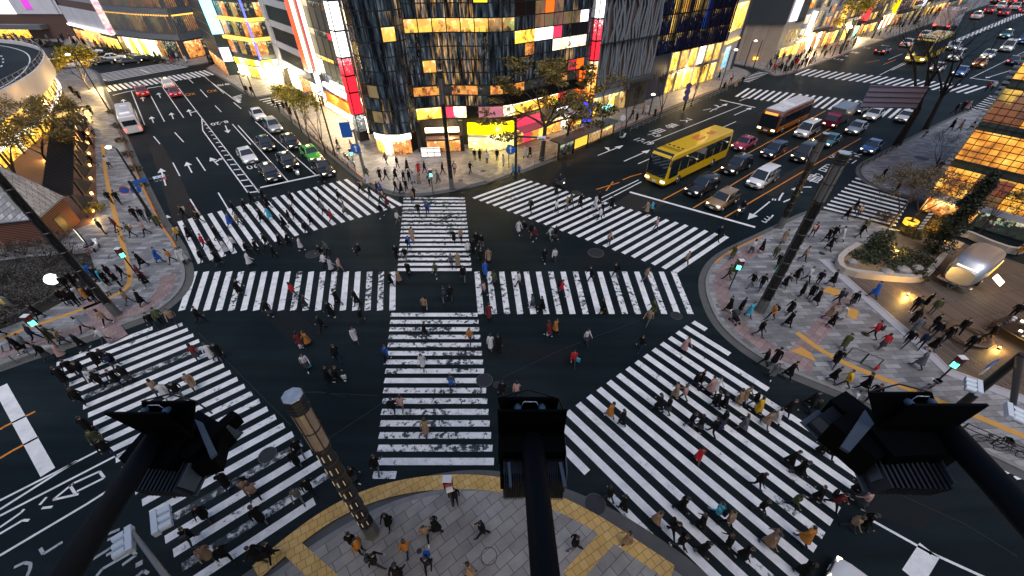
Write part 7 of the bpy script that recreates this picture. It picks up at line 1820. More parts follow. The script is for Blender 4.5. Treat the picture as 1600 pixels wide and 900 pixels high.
tree('smaller leafy tree behind the bus shelter beside the blue sign', (882, 240), 130, 3, 0.3, 0.2, (3, 3), 0.8, 0.02, L_BRN, 16, 0.18, (0.8, 0.8, 0.3), (0.1, 0.05), name='kerb_tree', seed=8, trunk=0.4)
tree('thin leafed tree in front of the woven front building', (938, 206), 112, 3, 0.3, 0.14, (2, 3), 0.7, 0.1, L_BRN, 9, 0.17, (0.7, 0.7, 0.3), (0.05, 0), name='kerb_tree', seed=9, trunk=0.4)
G1 = 'yellow trees along the left street kerb'
for i, (p, ty, lb) in enumerate((((456, 191), 134, 'yellow leaved slim tree nearest the side street crosswalk'), ((472, 206), 140, 'yellow leaved slim tree second from the side street crosswalk'), ((484, 220), 142, 'yellow leaved slim tree beside the green taxi'), ((508, 238), 150, 'yellow leaved slim tree nearest the crossing corner'))):
    tree(lb, p, ty, 3, 0.36, 0.11, (3, 4), 0.42, 0.22, L_YEL, 15, 0.15, (0.6, 0.6, 0.5), name='yellow_tree', seed=20 + i, trunk=0.22, group=G1, prob=0.8)
for i, (p, ty, lb) in enumerate((((977, 203), 128, 'bare vase shaped tree beside the sign post behind the shelter'), ((1031, 184), 108, 'bare vase shaped tree in front of the gold lit store'), ((1080, 165), 92, 'bare vase shaped tree next to the violet discs'))):
    tree(lb, p, ty, 5, 0.30, 0.13, (3, 4), 0.38, 0.30, None, name='bare_tree', seed=30 + i, trunk=0.14, bark=M_BARKB, group='bare trees along the right street')
tree('big black bare tree with crooked limbs, left one by the road gantry', (1402, 226), 30, 5, 0.40, 0.40, (3, 3), 0.62, 0.06, None, name='bare_tree', seed=45, trunk=0.32, bark=M_BARKB, lean=(0.08, 0.1))
tree('big black bare tree with crooked limbs, right one by the glass blocks', (1447, 200), 22, 5, 0.40, 0.34, (3, 3), 0.62, 0.06, None, name='bare_tree', seed=47, trunk=0.30, bark=M_BARKB, lean=(-0.05, 0.1))
tree('golden tree in front of the far shop row', (1312, 84), 6, 4, 0.32, 0.28, (3, 3), 0.6, 0.12, L_YEL, 12, 0.26, (1.3, 1.3, 0.7), name='golden_tree', seed=51, trunk=0.3, bark=M_BARKB)
tree('golden tree farther along the far shop row', (1362, 60), -14, 4, 0.32, 0.26, (3, 3), 0.6, 0.12, L_YEL, 10, 0.28, (1.3, 1.3, 0.7), name='golden_tree', seed=52, trunk=0.3, bark=M_BARKB)
tree('sparse tree at the far end of the shop row', (1420, 38), -14, 4, 0.32, 0.26, (3, 3), 0.6, 0.12, L_BRN, 8, 0.3, (1.3, 1.3, 0.7), name='golden_tree', seed=53, trunk=0.3, bark=M_BARKB)
tree('yellow green tree at the tip of the curved elevated road', (140, 140), 84, 4, 0.36, 0.2, (3, 4), 0.6, 0.12, L_YEL, 12, 0.22, (1.1, 1.1, 0.7), name='park_tree', seed=61, trunk=0.25)
for i, (p, ty, lb, sd) in enumerate((((55, 312), 178, 'spreading park tree with thin golden leaves beside the police hut', 63), ((22, 268), 150, 'park tree before the gold lit shops, left edge', 64), ((112, 226), 160, 'small park tree by the pergola and brick planter box', 65), ((82, 262), 190, 'slender park tree between the pergola and the spreading tree', 66))):
    tree(lb, p, ty, 4, 0.34, 0.16, (3, 3), 0.7, 0.08, L_GOLD, 22, 0.14, (0.9, 0.9, 0.55), name='park_tree', seed=sd, trunk=0.3, prob=0.75, group='park trees by the elevated road')
tree('twiggy tree with dry leaves at the right plaza corner', (1392, 352), 268, 5, 0.30, 0.12, (3, 3), 0.75, 0.08, L_DRY, 9, 0.09, (0.5, 0.5, 0.35), name='twiggy_tree', seed=71, trunk=0.25)
tree('twiggy tree with dry leaves overhanging the glowing ring planter', (1421, 350), 262, 4, 0.30, 0.12, (3, 3), 0.75, 0.08, L_DRY, 9, 0.10, (0.5, 0.5, 0.35), name='twiggy_tree', seed=72, trunk=0.22, lean=(0.2, 0.1))
tree('twiggy leafless tree on the pavement by the glass block building', (1452, 276), 208, 5, 0.30, 0.10, (3, 3), 0.7, 0.12, None, name='twiggy_tree', seed=73, trunk=0.25)
tree('small thin tree in the dark yard behind the trailer', (1530, 362), 300, 4, 0.3, 0.08, (2, 3), 0.6, 0.1, L_DRY, 4, 0.10, (0.5, 0.5, 0.3), name='twiggy_tree', seed=74, trunk=0.3)
tree('small leafy tree at the right edge behind the trailer', (1588, 372), 296, 4, 0.3, 0.09, (2, 3), 0.6, 0.1, L_GOLD, 8, 0.11, (0.5, 0.5, 0.4), name='twiggy_tree', seed=75, trunk=0.3)
def column_tree(label, base_px, top_y, r, leaf, n, s, seed, z=ZP, name='cypress_tree'):
    b = at(*base_px, z); H_ = height_at(b, top_y) - z; rg = random.Random(seed); t = thing(name, label, 'tree', b)
    mb = MB(); mb.tube([(0, 0, 0), (0, 0, H_ * 0.92)], [r * 0.14, 0.03], 6, 0, False); mb.build('trunk', M_BARK, t)
    mc = MB()
    for k in range(n):
        f = rg.random() ** 0.8; zz = H_ * (0.06 + 0.92 * f); rr = r * (1 - f) ** 0.6 * (0.75 + 0.35 * math.sin(zz * 3 + seed)) + 0.12
        a = rg.uniform(0, 6.28); q = rr * math.sqrt(rg.random())
        leaves(mc, (q * math.cos(a), q * math.sin(a), zz), (0.3, 0.3, 0.35), 9, s, rg, k % 2)
    mc.build('crown', leaf, t); return t
column_tree('tall dark conical evergreen before the glass block building', (1452, 400), 268, 1.25, L_DRK, 800, 0.12, 3)
def shrub(label, base_px, r, h, leaf, n, s, seed, z=ZP, name='shrub', group=None, cat='shrub'):
    b = at(*base_px, z); rg = random.Random(seed); t = thing(name, label, cat, b, 0, group)
    mb = MB()
    for k in range(7):
        a = rg.uniform(0, 6.28); mb.tube([(0, 0, 0), (r * .4 * math.cos(a), r * .4 * math.sin(a), h * .5), (r * .75 * math.cos(a), r * .75 * math.sin(a), h * rg.uniform(.6, 1))], [0.05, 0.035, 0.012], 4, 0, False)
    mb.build('stems', M_BARK, t)
    mc = MB()
    for k in range(n):
        a = rg.uniform(0, 6.28); q = r * math.sqrt(rg.random()); zz = h * (0.25 + 0.7 * rg.random()) * (1 - 0.45 * (q / r) ** 2)
        leaves(mc, (q * math.cos(a), q * math.sin(a), zz), (r * 0.22, r * 0.22, h * 0.14), 10, s, rg, 0 if rg.random() < .6 else 1)
    mc.build('foliage', leaf, t); return t
for i, (p, r, h, l, n, lb) in enumerate((((1366, 396), 1.1, 3.0, L_PINE, 260, 'upright dark green shrub at the planter edge'), ((1345, 408), 1.3, 1.1, L_PINE, 160, 'low spreading pine at the left end of the planter'), ((1385, 414), 1.9, 1.4, L_PINE, 300, 'broad low pine in the middle of the planter'), ((1425, 412), 1.8, 1.3, L_DRK, 260, 'dark low pine reaching towards the silver trailer'), ((1434, 440), 0.6, 1.5, L_DRK, 40, 'dark shrub hanging over the planter wall onto the deck'),
        ((1420, 372), 1.1, 1.6, L_GOLD, 160, 'golden lit shrub below the white finger plates'), ((1462, 365), 1.4, 2.2, L_GOLD, 200, 'golden lit shrub beside the conical evergreen'), ((1490, 352), 1.1, 1.6, L_DRK, 130, 'dark shrub behind the conical evergreen'), ((1380, 345), 1.0, 1.1, L_DRY, 50, 'dry pinkish shrub at the plaza corner'))):
    shrub(lb, p, r, h, l, n, 0.09, 100 + i)
bed = [(8, 402), (40, 398), (76, 410), (110, 404), (20, 436), (58, 440), (10, 470), (44, 476), (72, 470), (118, 428), (-20, 450), (-25, 500), (8, 505), (90, 386)]
ORD = ['leftmost', 'second from left', 'third from left', 'fourth from left', 'fifth from left', 'sixth from left', 'seventh from left', 'eighth from left', 'ninth from left', 'tenth from left', 'eleventh from left', 'twelfth from left', 'second from right', 'rightmost']
bed.sort()
for i, p in enumerate(bed):
    shrub('dark leafless shrub with pale specks in the left planting bed, ' + ORD[i], p, 1.5, 1.6, L_BED, 130, 0.055, 140 + i, group='dark shrubs in the left planting bed')
hedge = [(176, 178), (184, 200), (192, 222), (202, 244), (213, 266), (222, 290)]
for i, p in enumerate(hedge):
    shrub('dry yellowish shrub along the left street rail, ' + ['nearest the elevated road', 'second from the elevated road', 'third from the elevated road', 'third from the signal gantry', 'second from the signal gantry', 'nearest the signal gantry'][i], p, 0.8, 0.9, L_DRY, 45, 0.10, 170 + i, group='dry kerb shrubs along the left street rail')
shrub('gold lit bush at the near end of the pergola', (152, 330), 0.9, 1.3, L_YEL, 60, 0.09, 190); shrub('gold lit bush under the curved elevated road', (96, 218), 1.6, 1.6, L_YEL, 80, 0.12, 191)
def hedge_row(label, a, b, w, h, leaf, n, seed):
    p, q = at(*a, ZP), at(*b, ZP); rg = random.Random(seed); t = thing('hedge', label, 'hedge', p)
    d = q - p; mc = MB()
    for k in range(n):
        f = rg.random(); c = d * f + Vector((rg.uniform(-w, w) / 2, rg.uniform(-w, w) / 2, h * (0.3 + 0.6 * rg.random())))
        leaves(mc, c, (0.6, 0.6, 0.3), 10, 0.2, rg, k % 2)
    mc.build('foliage', leaf, t)
    mb = MB()
    for k in range(6): mb.tube([d * (k + 0.5) / 6, d * (k + 0.5) / 6 + Vector((0, 0, h * 0.6))], 0.06, 4)
    mb.build('stems', M_BARK, t)
hedge_row('dark clipped hedge by the far white canopy shop, left of three', (62, 70), (98, 74), 1.6, 1.4, L_DRK, 120, 5)
hedge_row('dark clipped hedge above the far left queue, middle of three', (150, 80), (200, 86), 1.6, 1.4, L_DRK, 130, 6)
hedge_row('dark clipped hedge by the white pillared entrance, right of three', (225, 93), (260, 100), 1.6, 1.4, L_DRK, 110, 7)
# lit lamps in the park and on the deck
def ground_lamp(label, px, e, z=ZP, colr=(1.0, 0.55, 0.12), h=0.35):
    b = at(*px, z); t = thing('ground_lamp', label, 'lamp', b, 0, 'ground lamps of the right park')
    mb = MB(); mb.lathe([(0.1, 0), (0.12, 0.12), (0.08, 0.16)], 10); mb.build('housing', M_POLE, t)
    mb = MB(); mb.lathe([(0.07, 0.16), (0.06, 0.2), (0.01, 0.21)], 10); mb.build('bulb', sign('ground_bulb_lit', (1.0, 0.6, 0.2), 12.0), t)
    ld = bpy.data.lights.new('ground_light', 'POINT'); lo = bpy.data.objects.new('ground_light', ld); col.objects.link(lo); lo.parent = t; lo.location = (0, 0, h); ld.energy = e * 1.9; ld.color = colr; ld.shadow_soft_size = 0.12
ground_lamp('amber ground lamp among the planter pines', (1398, 398), 160, ZP + 0.45)
ground_lamp('amber ground lamp under the golden shrub', (1448, 378), 150, ZP)
ground_lamp('amber ground lamp beside the glowing ring planter', (1408, 362), 140)
ground_lamp('amber ground lamp on the deck near the planter corner', (1418, 462), 130, 0.19)
ground_lamp('amber ground lamp on the deck by the market stall', (1560, 545), 60, 0.19)
ground_lamp('amber ground lamp by the police hut corner', (148, 345), 60)
ground_lamp('added amber lamp in the clay plaza, put in to brighten the park trees', (75, 250), 260)  # added to brighten the park trees; no lamp known here
# ================================================================ people
SKIN = mat('skin', (0.50, 0.33, 0.25), 0.6); M_EYE = mat('eye', (0.02, 0.015, 0.012), 0.3); M_LIP = mat('lip', (0.35, 0.13, 0.12), 0.5)
CL = dict(k=('black', (0.005, 0.005, 0.006)), n=('navy', (0.014, 0.022, 0.055)), g=('grey', (0.10, 0.11, 0.12)), w=('white', (0.52, 0.52, 0.54)), b=('beige', (0.27, 0.18, 0.12)), r=('red', (0.42, 0.02, 0.03)), u=('blue', (0.02, 0.09, 0.38)),
          o=('olive green', (0.06, 0.075, 0.03)), p=('pale pink', (0.40, 0.25, 0.23)), y=('yellow', (0.60, 0.36, 0.03)), c=('light blue', (0.06, 0.38, 0.52)), m=('maroon', (0.13, 0.02, 0.025)), l=('light grey', (0.33, 0.34, 0.38)), e=('orange brown', (0.42, 0.17, 0.035)), f=('pink', (0.55, 0.06, 0.22)), d=('dark grey', (0.04, 0.042, 0.048)))
CLM = {k: mat('cloth_' + v[0].replace(' ', '_'), v[1], 0.9, noise=0.25, nscale=5, spec=0.2) for k, v in CL.items()}
M_HAIR = [mat('hair_black', (0.012, 0.010, 0.009), 0.5), mat('hair_brown', (0.05, 0.03, 0.018), 0.5)]
M_SHOE = mat('dark_shoe', (0.015, 0.014, 0.013), 0.5); M_SHOEW = mat('white_shoe', (0.6, 0.6, 0.6), 0.6)

def person_proto(name, fem=False, stride=0.0, phase=1, style='jacket', hair='short', arms='swing', pack=False, seated=False):
    sh = 0.165 if fem else 0.185; hp = 0.085
    V = {}; E = []; Rr = {}
    def v(k, p, r): V[k] = Vector(p); Rr[k] = r
    lean = 0.05 * (abs(stride) > 0)
    pz = 0.90 if not seated else 0.86
    v('pel', (0, 0, pz), (0.105, 0.135)); v('wst', (0.0 + lean * .3, 0, pz + 0.15), (0.095, 0.12)); v('chs', (0.01 + lean * .8, 0, pz + 0.33), (0.11, 0.145)); v('nb', (0.0 + lean, 0, pz + 0.46), (0.06, 0.075)); v('nk', (0.02 + lean, 0, pz + 0.53), (0.045, 0.045)); v('hd', (0.045 + lean, 0, pz + 0.62), (0.082, 0.075)); v('ht', (0.035 + lean, 0, pz + 0.71), (0.07, 0.065))
    E += [('pel', 'wst'), ('wst', 'chs'), ('chs', 'nb'), ('nb', 'nk'), ('nk', 'hd'), ('hd', 'ht')]
    for s, nm in ((1, 'L'), (-1, 'R')):
        f = s * phase * stride
        v('sh' + nm, (lean, s * sh, pz + 0.43), (0.055, 0.055)); E.append(('nb', 'sh' + nm))
        a = -f * 0.75
        if arms == 'phone' and s > 0: el = (0.04, s * (sh + 0.05), pz + 0.17); wr = (0.25, s * 0.08, pz + 0.28)
        elif arms == 'bars' or seated: el = (0.18, s * (sh + 0.06), pz + 0.22); wr = (0.42, s * 0.24, pz + 0.14)
        else: el = (lean + a * 0.5 - 0.03, s * (sh + 0.045), pz + 0.17); wr = (lean + a * 1.0 + 0.06, s * (sh + 0.05), pz - 0.06)
        v('el' + nm, el, (0.042, 0.042)); v('wr' + nm, wr, (0.03, 0.03)); d = (Vector(wr) - Vector(el)).normalized(); v('ha' + nm, Vector(wr) + d * 0.07, (0.026, 0.036)); E += [('sh' + nm, 'el' + nm), ('el' + nm, 'wr' + nm), ('wr' + nm, 'ha' + nm)]
        v('hi' + nm, (0, s * hp, pz - 0.05), (0.085, 0.085)); E.append(('pel', 'hi' + nm))
        if seated: kn = (0.36, s * 0.17, pz - 0.16); an = (0.26, s * 0.19, 0.30); to = (0.42, s * 0.2, 0.27)
        else:
            bend = max(0, -f) * 0.35 + 0.015
            kn = (f * 0.5 + bend * 0.6, s * hp, 0.47); an = (f * 1.0 - max(0, -f) * 0.15, s * hp, 0.085 + max(0, -f) * 0.28); to = (an[0] + 0.15, s * (hp + 0.015), an[2] - 0.045 - max(0, -f) * 0.2 if f < 0 else 0.035)
            if to[2] < 0.03: to = (to[0], to[1], 0.03)
        v('kn' + nm, kn, (0.056, 0.056)); v('an' + nm, an, (0.04, 0.04)); v('to' + nm, to, (0.04, 0.032)); E += [('hi' + nm, 'kn' + nm), ('kn' + nm, 'an' + nm), ('an' + nm, 'to' + nm)]
    names = list(V); me = bpy.data.meshes.new('sk'); me.from_pydata([V[k] for k in names], [(names.index(a), names.index(b)) for a, b in E], [])
    ob = bpy.data.objects.new('sk', me); col.objects.link(ob)
    ms = ob.modifiers.new('s', 'SKIN'); ms.use_smooth_shade = True
    for i, k in enumerate(names): me.skin_vertices[0].data[i].radius = Rr[k]; me.skin_vertices[0].data[i].use_root = (k == 'pel')
    sb = ob.modifiers.new('b', 'SUBSURF'); sb.levels = 1; sb.render_levels = 1
    dg = bpy.context.evaluated_depsgraph_get(); m2 = bpy.data.meshes.new_from_object(ob.evaluated_get(dg))
    bpy.data.objects.remove(ob)
    def segd(p, a, b):
        ab = b - a; t = max(0, min(1, (p - a).dot(ab) / max(1e-9, ab.length_squared))); return (p - a - ab * t).length
    reg = {}
    for a, b in E: reg[(a, b)] = 1
    def region(p):
        best = min(E, key=lambda e: segd(p, V[e[0]], V[e[1]]) / max(Rr[e[0]][0], Rr[e[1]][0]))
        a, b = best
        if b in ('hd', 'ht') or (b == 'nk'): return 0
        if b.startswith('ha'): return 0
        if b.startswith('to'): return 3
        if b.startswith(('kn', 'an', 'hi')) : return 3 if (b.startswith('an') and (p - V[b]).length < 0.06) else 2
        if a == 'pel' and p.z < pz: return 2
        return 1
    mb = MB(); vs = [x.co.copy() for x in m2.vertices]; mb.v = [tuple(x) for x in vs]
    for p in m2.polygons: mb.f.append(tuple(p.vertices)); mb.mi.append(region(p.center)); mb.sm.append(True)
    bpy.data.meshes.remove(m2)
    h = V['hd']
    mb.add([h + Vector(q) for q in ((0.075, -0.014, -0.012), (0.075, 0.014, -0.012), (0.104, 0, -0.008), (0.078, 0, 0.03))], [(0, 1, 2), (0, 2, 3), (1, 3, 2)], 0)
    for s in (-1, 1):
        c = h + Vector((0.078, s * 0.03, 0.028)); mb.box(c, (0.01, 0.02, 0.011), mi=4)
        mb.box(h + Vector((0.0, s * 0.078, 0.01)), (0.03, 0.014, 0.05), mi=0, taper=0.8)
    mb.box(h + Vector((0.075, 0, -0.042)), (0.012, 0.04, 0.012), mi=5)
    for s, nm in ((1, 'L'), (-1, 'R')):
        wq, hq = V['wr' + nm], V['ha' + nm]; d = (hq - wq).normalized(); sd = Vector((1, 0, 0)) - d * d.x; sd = sd.normalized() if sd.length > 0.1 else Vector((0, 1, 0)); inn = d.cross(sd) * (1 if s > 0 else -1)
        for k, L in enumerate((0.055, 0.066, 0.062, 0.048)):
            b0 = hq + sd * (0.027 - 0.018 * k); mb.tube([b0 - d * 0.01, b0 + d * L * 0.55 + inn * 0.006, b0 + d * L + inn * 0.022], [0.0095, 0.009, 0.007], 4, 0, True)
        b0 = hq - d * 0.03 + sd * 0.025; mb.tube([b0, b0 + d * 0.025 + sd * 0.022, b0 + d * 0.055 + sd * 0.024 + inn * 0.01], [0.011, 0.010, 0.008], 4, 0, True)
    t = thing(name, 'x', 'person')
    body = mb.build('body', [SKIN, CLM['k'], CLM['k'], M_SHOE, M_EYE, M_LIP], t)
    # hair
    mh = MB(); prof = [(0.005, 0.108), (0.05, 0.098), (0.082, 0.06), (0.092, 0.015), (0.088, -0.02)] if hair != 'long' else [(0.005, 0.11), (0.055, 0.10), (0.088, 0.06), (0.098, 0.01), (0.102, -0.06), (0.10, -0.14), (0.07, -0.19)]
    n = 14; vs = []
    for r, z in prof:
        for k in range(n):
            a = 2 * math.pi * k / n; cx = math.cos(a); rr = r
            zz = z
            if cx > 0.55 and z < 0.05: rr = r * 0.55; zz = max(z, 0.045)
            vs.append(h + Vector((rr * cx - 0.012, rr * math.sin(a) * 0.94, zz + 0.02)))
    mh.add(vs, [(i * n + k, i * n + (k + 1) % n, (i + 1) * n + (k + 1) % n, (i + 1) * n + k) for i in range(len(prof) - 1) for k in range(n)], 0, True)
    if hair == 'hat':
        mh.lathe([(0.11, 0.05), (0.10, 0.06), (0.09, 0.11), (0.04, 0.135), (0.0, 0.137)], 14, h, 1)
    mh.build('hair', [M_HAIR[0], CLM['d']], t)
    # outer clothing
    def wrap(nm, levels, mi_mat):
        mc = MB(); n = 14; secs = []
        for z, rx, ry, ox in levels: secs.append([(ox + rx * math.cos(2 * math.pi * k / n), ry * math.sin(2 * math.pi * k / n), z) for k in range(n)])
        mc.loft(secs, 0, False, True); mc.build(nm, mi_mat, t)
    st = abs(stride)
    if seated: wrap('jacket', [(pz - 0.06, 0.15, 0.18, 0.02), (pz + 0.15, 0.15, 0.18, 0.02), (pz + 0.36, 0.15, 0.20, 0.03), (pz + 0.46, 0.10, 0.13, 0.04), (pz + 0.50, 0.07, 0.08, 0.04)], CLM['k'])
    elif style == 'coat': wrap('coat', [(0.46, 0.17 + st * 0.35, 0.185, 0), (0.66, 0.16 + st * 0.2, 0.18, 0), (pz + 0.04, 0.145, 0.165, 0), (pz + 0.18, 0.125, 0.15, lean * .3), (pz + 0.34, 0.135, 0.18, lean * .8), (pz + 0.46, 0.095, 0.125, lean), (pz + 0.50, 0.065, 0.075, lean)], CLM['k'])
    elif style == 'skirt':
        wrap('skirt', [(0.50, 0.17 + st * 0.3, 0.20, 0), (0.75, 0.14 + st * .1, 0.17, 0), (pz + 0.1, 0.115, 0.135, 0)], CLM['d']); wrap('jacket', [(pz - 0.04, 0.14, 0.165, 0), (pz + 0.15, 0.125, 0.15, 0), (pz + 0.34, 0.135, 0.175, lean * .8), (pz + 0.46, 0.09, 0.12, lean), (pz + 0.5, 0.065, 0.075, lean)], CLM['k'])
    else: wrap('jacket', [(pz - 0.10, 0.145, 0.175, 0), (pz + 0.1, 0.14, 0.165, 0), (pz + 0.32, 0.15, 0.195, lean * .8), (pz + 0.45, 0.10, 0.135, lean), (pz + 0.51, 0.072, 0.085, lean)], CLM['k'])
    if pack:
        mp = MB(); bv, bf = bevelled([(-0.30 + x * 0.16, (y - 0.5) * 0.30, pz + 0.08 + z * 0.38) for z in (0, 1) for x, y in ((0, 0), (1, 0), (1, 1), (0, 1))], [(0, 3, 2, 1), (4, 5, 6, 7), (0, 1, 5, 4), (1, 2, 6, 5), (2, 3, 7, 6), (3, 0, 4, 7)], 0.05); mp.add(bv, bf, 0, True)
        for s in (-1, 1): mp.tube([(-0.14, s * 0.1, pz + 0.44), (lean, s * 0.11, pz + 0.50), (0.15, s * 0.1, pz + 0.36), (0.12, s * 0.12, pz + 0.15)], 0.018, 4)
        mp.build('backpack', [CLM['k']], t)
    return t
PP = dict(a=person_proto('person', False, 0.30, 1, 'jacket'), b=person_proto('person', False, 0.27, -1, 'coat'), c=person_proto('person', True, 0.25, 1, 'coat', 'long'), d=person_proto('person', True, 0.24, -1, 'skirt', 'long'), e=person_proto('person', False, 0.30, -1, 'jacket', 'short', 'swing', True),
          f=person_proto('person', True, 0.28, 1, 'jacket', 'long'), g=person_proto('person', False, 0.0, 1, 'jacket'), h=person_proto('person', True, 0.02, 1, 'coat', 'long'), i=person_proto('person', False, 0.03, 1, 'jacket', 'short', 'phone'), j=person_proto('person', False, 0.3, 1, 'coat', 'hat'), s=person_proto('person', False, 0, 1, 'jacket', 'hat', 'bars', False, True), q=person_proto('person', True, 0.22, 1, 'coat', 'short'))
CM = childmap(); PT = {k: tree_of(o, CM) for k, o in PP.items()}
GARM = dict(a='jacket', b='long coat', c='long coat', d='jacket and skirt', e='jacket with backpack', f='jacket', g='jacket', h='long coat', i='jacket', j='coat and hat', s='jacket and helmet', q='long coat')
PR = random.Random(77)
PEOPLE = []   # dicts, labelled at the end
HD = {'U': ROT, 'D': ROT + math.pi, 'L': ROT + math.pi / 2, 'R': ROT - math.pi / 2, 'e': 0.0, 'w': math.pi, 'n': math.pi / 2, 's': -math.pi / 2}
def put_person(x, y, hd, colr, style, place, act='walking', z=0.0, zr=0.0, scale=None, pack_col=None):
    p = at(x, y, z); t, subs = copy_tree(PT[style])
    dist = math.hypot(p.x, p.y); sc = (0.97 + 0.08 * PR.random()) * (1 + max(0, dist - 70) * 0.0038) * 1.14
    if style in 'cdfhq': sc *= 0.95
    if scale: sc *= scale
    t.location = (p.x, p.y, z + zr); t.rotation_euler = (0, 0, (HD[hd] if isinstance(hd, str) else hd) + PR.uniform(-0.22, 0.22)); t.scale = (sc, sc, sc)
    bot = PR.choice('kkkndgd') if colr != 'w' else PR.choice('kndg')
    for o, _ in subs:
        n = o.name.split('.')[0]
        if n == 'body':
            set_slot(o, 1, CLM[colr]); set_slot(o, 2, CLM[bot])
            if PR.random() < 0.25: set_slot(o, 3, M_SHOEW)
        elif n in ('jacket', 'coat'): set_slot(o, 0, CLM[colr])
        elif n == 'hair' and PR.random() < 0.35: set_slot(o, 0, M_HAIR[1])
        elif n == 'backpack': set_slot(o, 0, CLM[pack_col or PR.choice('kkkdnu')])
    PEOPLE.append(dict(o=t, x=x, y=y, c=colr, s=style, place=place, act=act, p=p))
    return t
STY = {'w': 'abcdefjq' 'abf', 'g': 'ghi'}
def region(place, dirs, data, z=0.0, act='walking'):
    "data: 'x,y colour [style [dir]]; ...'"
    for item in data.split(';'):
        f = item.split()
        if not f: continue
        x, y = map(float, f[0].split(',')); c = f[1]
        s = f[2] if len(f) > 2 else PR.choice(STY['g'] if act == 'standing' else STY['w'])
        d = f[3] if len(f) > 3 else PR.choice(dirs)
        put_person(x, y, d, c, s, place, act if s not in 'ghi' else 'standing', z)
region('on the upper left crosswalk', 'UD', '292,342 k;307,337 m;316,350 k e;283,375 y e;300,376 k;294,411 w;320,413 k;323,390 r;342,375 k;336,396 k;345,415 k;368,335 k;362,355 u;376,355 b;386,332 k;396,320 k;357,398 w;370,390 w;390,400 k;393,417 w;421,327 k;415,315 k;460,320 k;424,345 c;412,348 k;455,350 k;462,341 k;447,357 k;480,368 k;489,352 k;507,335 g;501,317 k;520,350 r e;540,337 b;531,317 k;565,303 k;580,311 k;597,318 d;606,325 m;598,340 k;507,293 k')
region('below the upper left crosswalk', 'UDe', '405,398 k;420,388 k;431,405 k;441,388 k;454,386 k;472,392 w;505,405 k;514,398 g;510,420 w;520,426 l;533,426 p;622,350 w f')
region('on the far centre stripes', 'ns', '621,405 k;635,408 k;640,392 u e n;646,380 b;655,338 k a s;669,338 u e n;710,380 k;721,379 b;732,401 w;740,398 k;745,386 k;753,387 k;752,413 k;764,411 b;706,418 g;716,419 b;682,433 o f s;725,441 k;645,316 b;636,300 k;648,312 k')
region('at the centre of the crossing', 'ewns', '612,448 k;625,444 b;759,433 u;772,446 o;640,433 k;665,488 b;695,473 n e n;705,471 k a n;665,528 k;757,463 p;765,501 m')
region('on the left half of the long crosswalk', 'ew', '425,495 k;462,466 r;530,478 k;520,496 k;560,478 k;567,506 k;378,462 k;480,484 d')
region('left of the near centre stripes', 'UDLR', '507,518 k;557,536 w c;472,543 m c;484,541 e c;482,578 w d;530,566 k a;515,598 k q;530,598 k e;316,505 k a;565,402 k s D')
region('on the near centre stripes', 'ns', '735,536 e f s;606,566 u e n;662,576 w c s;707,611 o e n;617,648 k a n;630,643 p f n;667,680 b c n')
region('right of the centre stripes', 'UDLR', '767,548 w c n;779,551 k b n;857,526 m c;867,521 e c;915,537 w d;895,571 r f s;1011,508 b;1000,548 k;785,623 k a n;807,621 p f n;810,366 w;820,366 k;836,376 m;830,372 k;860,378 w;867,376 k;850,410 k c s;866,410 w f s')
region('on the right half of the long crosswalk', 'ew', '811,448 w;922,441 k;960,436 k;1007,441 b;1018,493 o;832,483 g;847,488 k;941,491 k;876,463 r')
region('on the upper right crosswalk', 'LR', '869,306 k;829,333 o;869,333 w;886,330 b;892,323 o;906,323 k;929,326 w;936,321 k;955,328 k;940,338 k;937,346 w;1009,336 b;1017,336 c e;1024,361 p;950,383 p;1069,416 b;1119,376 k')
region('before the black glass building', 'UDLRew', '575,281 o;577,291 w;595,282 k;604,282 k;605,258 k;619,281 k;622,263 k;632,286 k;637,268 f;641,286 k;646,288 l;655,288 b;655,273 r;664,271 k;672,291 n;685,286 g;692,273 k;711,273 n e n;735,272 k;742,251 k g n;750,252 k h n;761,256 w g n;777,252 k g n;787,260 l h;620,302 k;628,303 k;562,241 k;529,233 k;551,236 b;591,303 n;597,305 u', ZP)
region('by the kerb before the large kerb tree', 'UD', '802,276 c;811,276 u e;821,248 l;828,246 k;958,179 k;987,187 k;994,191 k;1022,185 k;1004,179 e;1010,179 w', ZP)
region('at the white stone tower corner', 'UDLR', '1122,125 k;1129,143 k;1140,131 k;1148,139 b;1158,134 k', ZP)
region('on the side street crosswalk', 'LR', '430,169 k;438,176 k;445,173 k;451,173 k;456,183 k;396,150 k;388,148 k')
region('on the right plaza', 'UDLRew', '1142,405 o;1135,438 o;1144,430 o;1172,396 w;1187,396 k c;1171,450 k;1185,454 k;1319,343 k;1337,341 g;1332,332 k;1266,371 m e;1221,381 b;1289,378 k;1297,376 k;1310,378 w;1292,391 k;1339,372 k;1346,363 o;1207,406 o;1212,418 k;1222,451 k;1240,439 k;1257,441 w;1274,447 k;1249,464 k h;1263,467 k h;1271,476 k b;1296,447 k;1305,476 n e;1327,479 k;1230,492 k;1202,500 e e;1167,495 c;1154,489 k h;1136,488 k;1290,500 b;1309,501 w;1252,408 b;1227,511 k;1182,526 k a;1294,512 k;1361,466 u', ZP)
region('on the lower right pavement', 'UDLR', '1360,528 r;1373,546 r;1314,546 o;1300,571 k;1296,596 k;1315,606 y;1355,626 k;1205,571 k;1204,591 g;1190,572 k;1227,591 k;1430,575 g;1345,610 k', ZP)
region('on the timber deck', 'UDLR', '1422,488 k g;1440,481 k h;1452,491 o g;1450,516 k g;1420,508 k h;1452,527 k g;1422,523 g;1410,541 k;1433,543 n;1450,548 k;1472,533 k;1492,523 k a;1505,548 k a;1537,533 k a;1575,498 k g;1586,400 e h', 0.19)
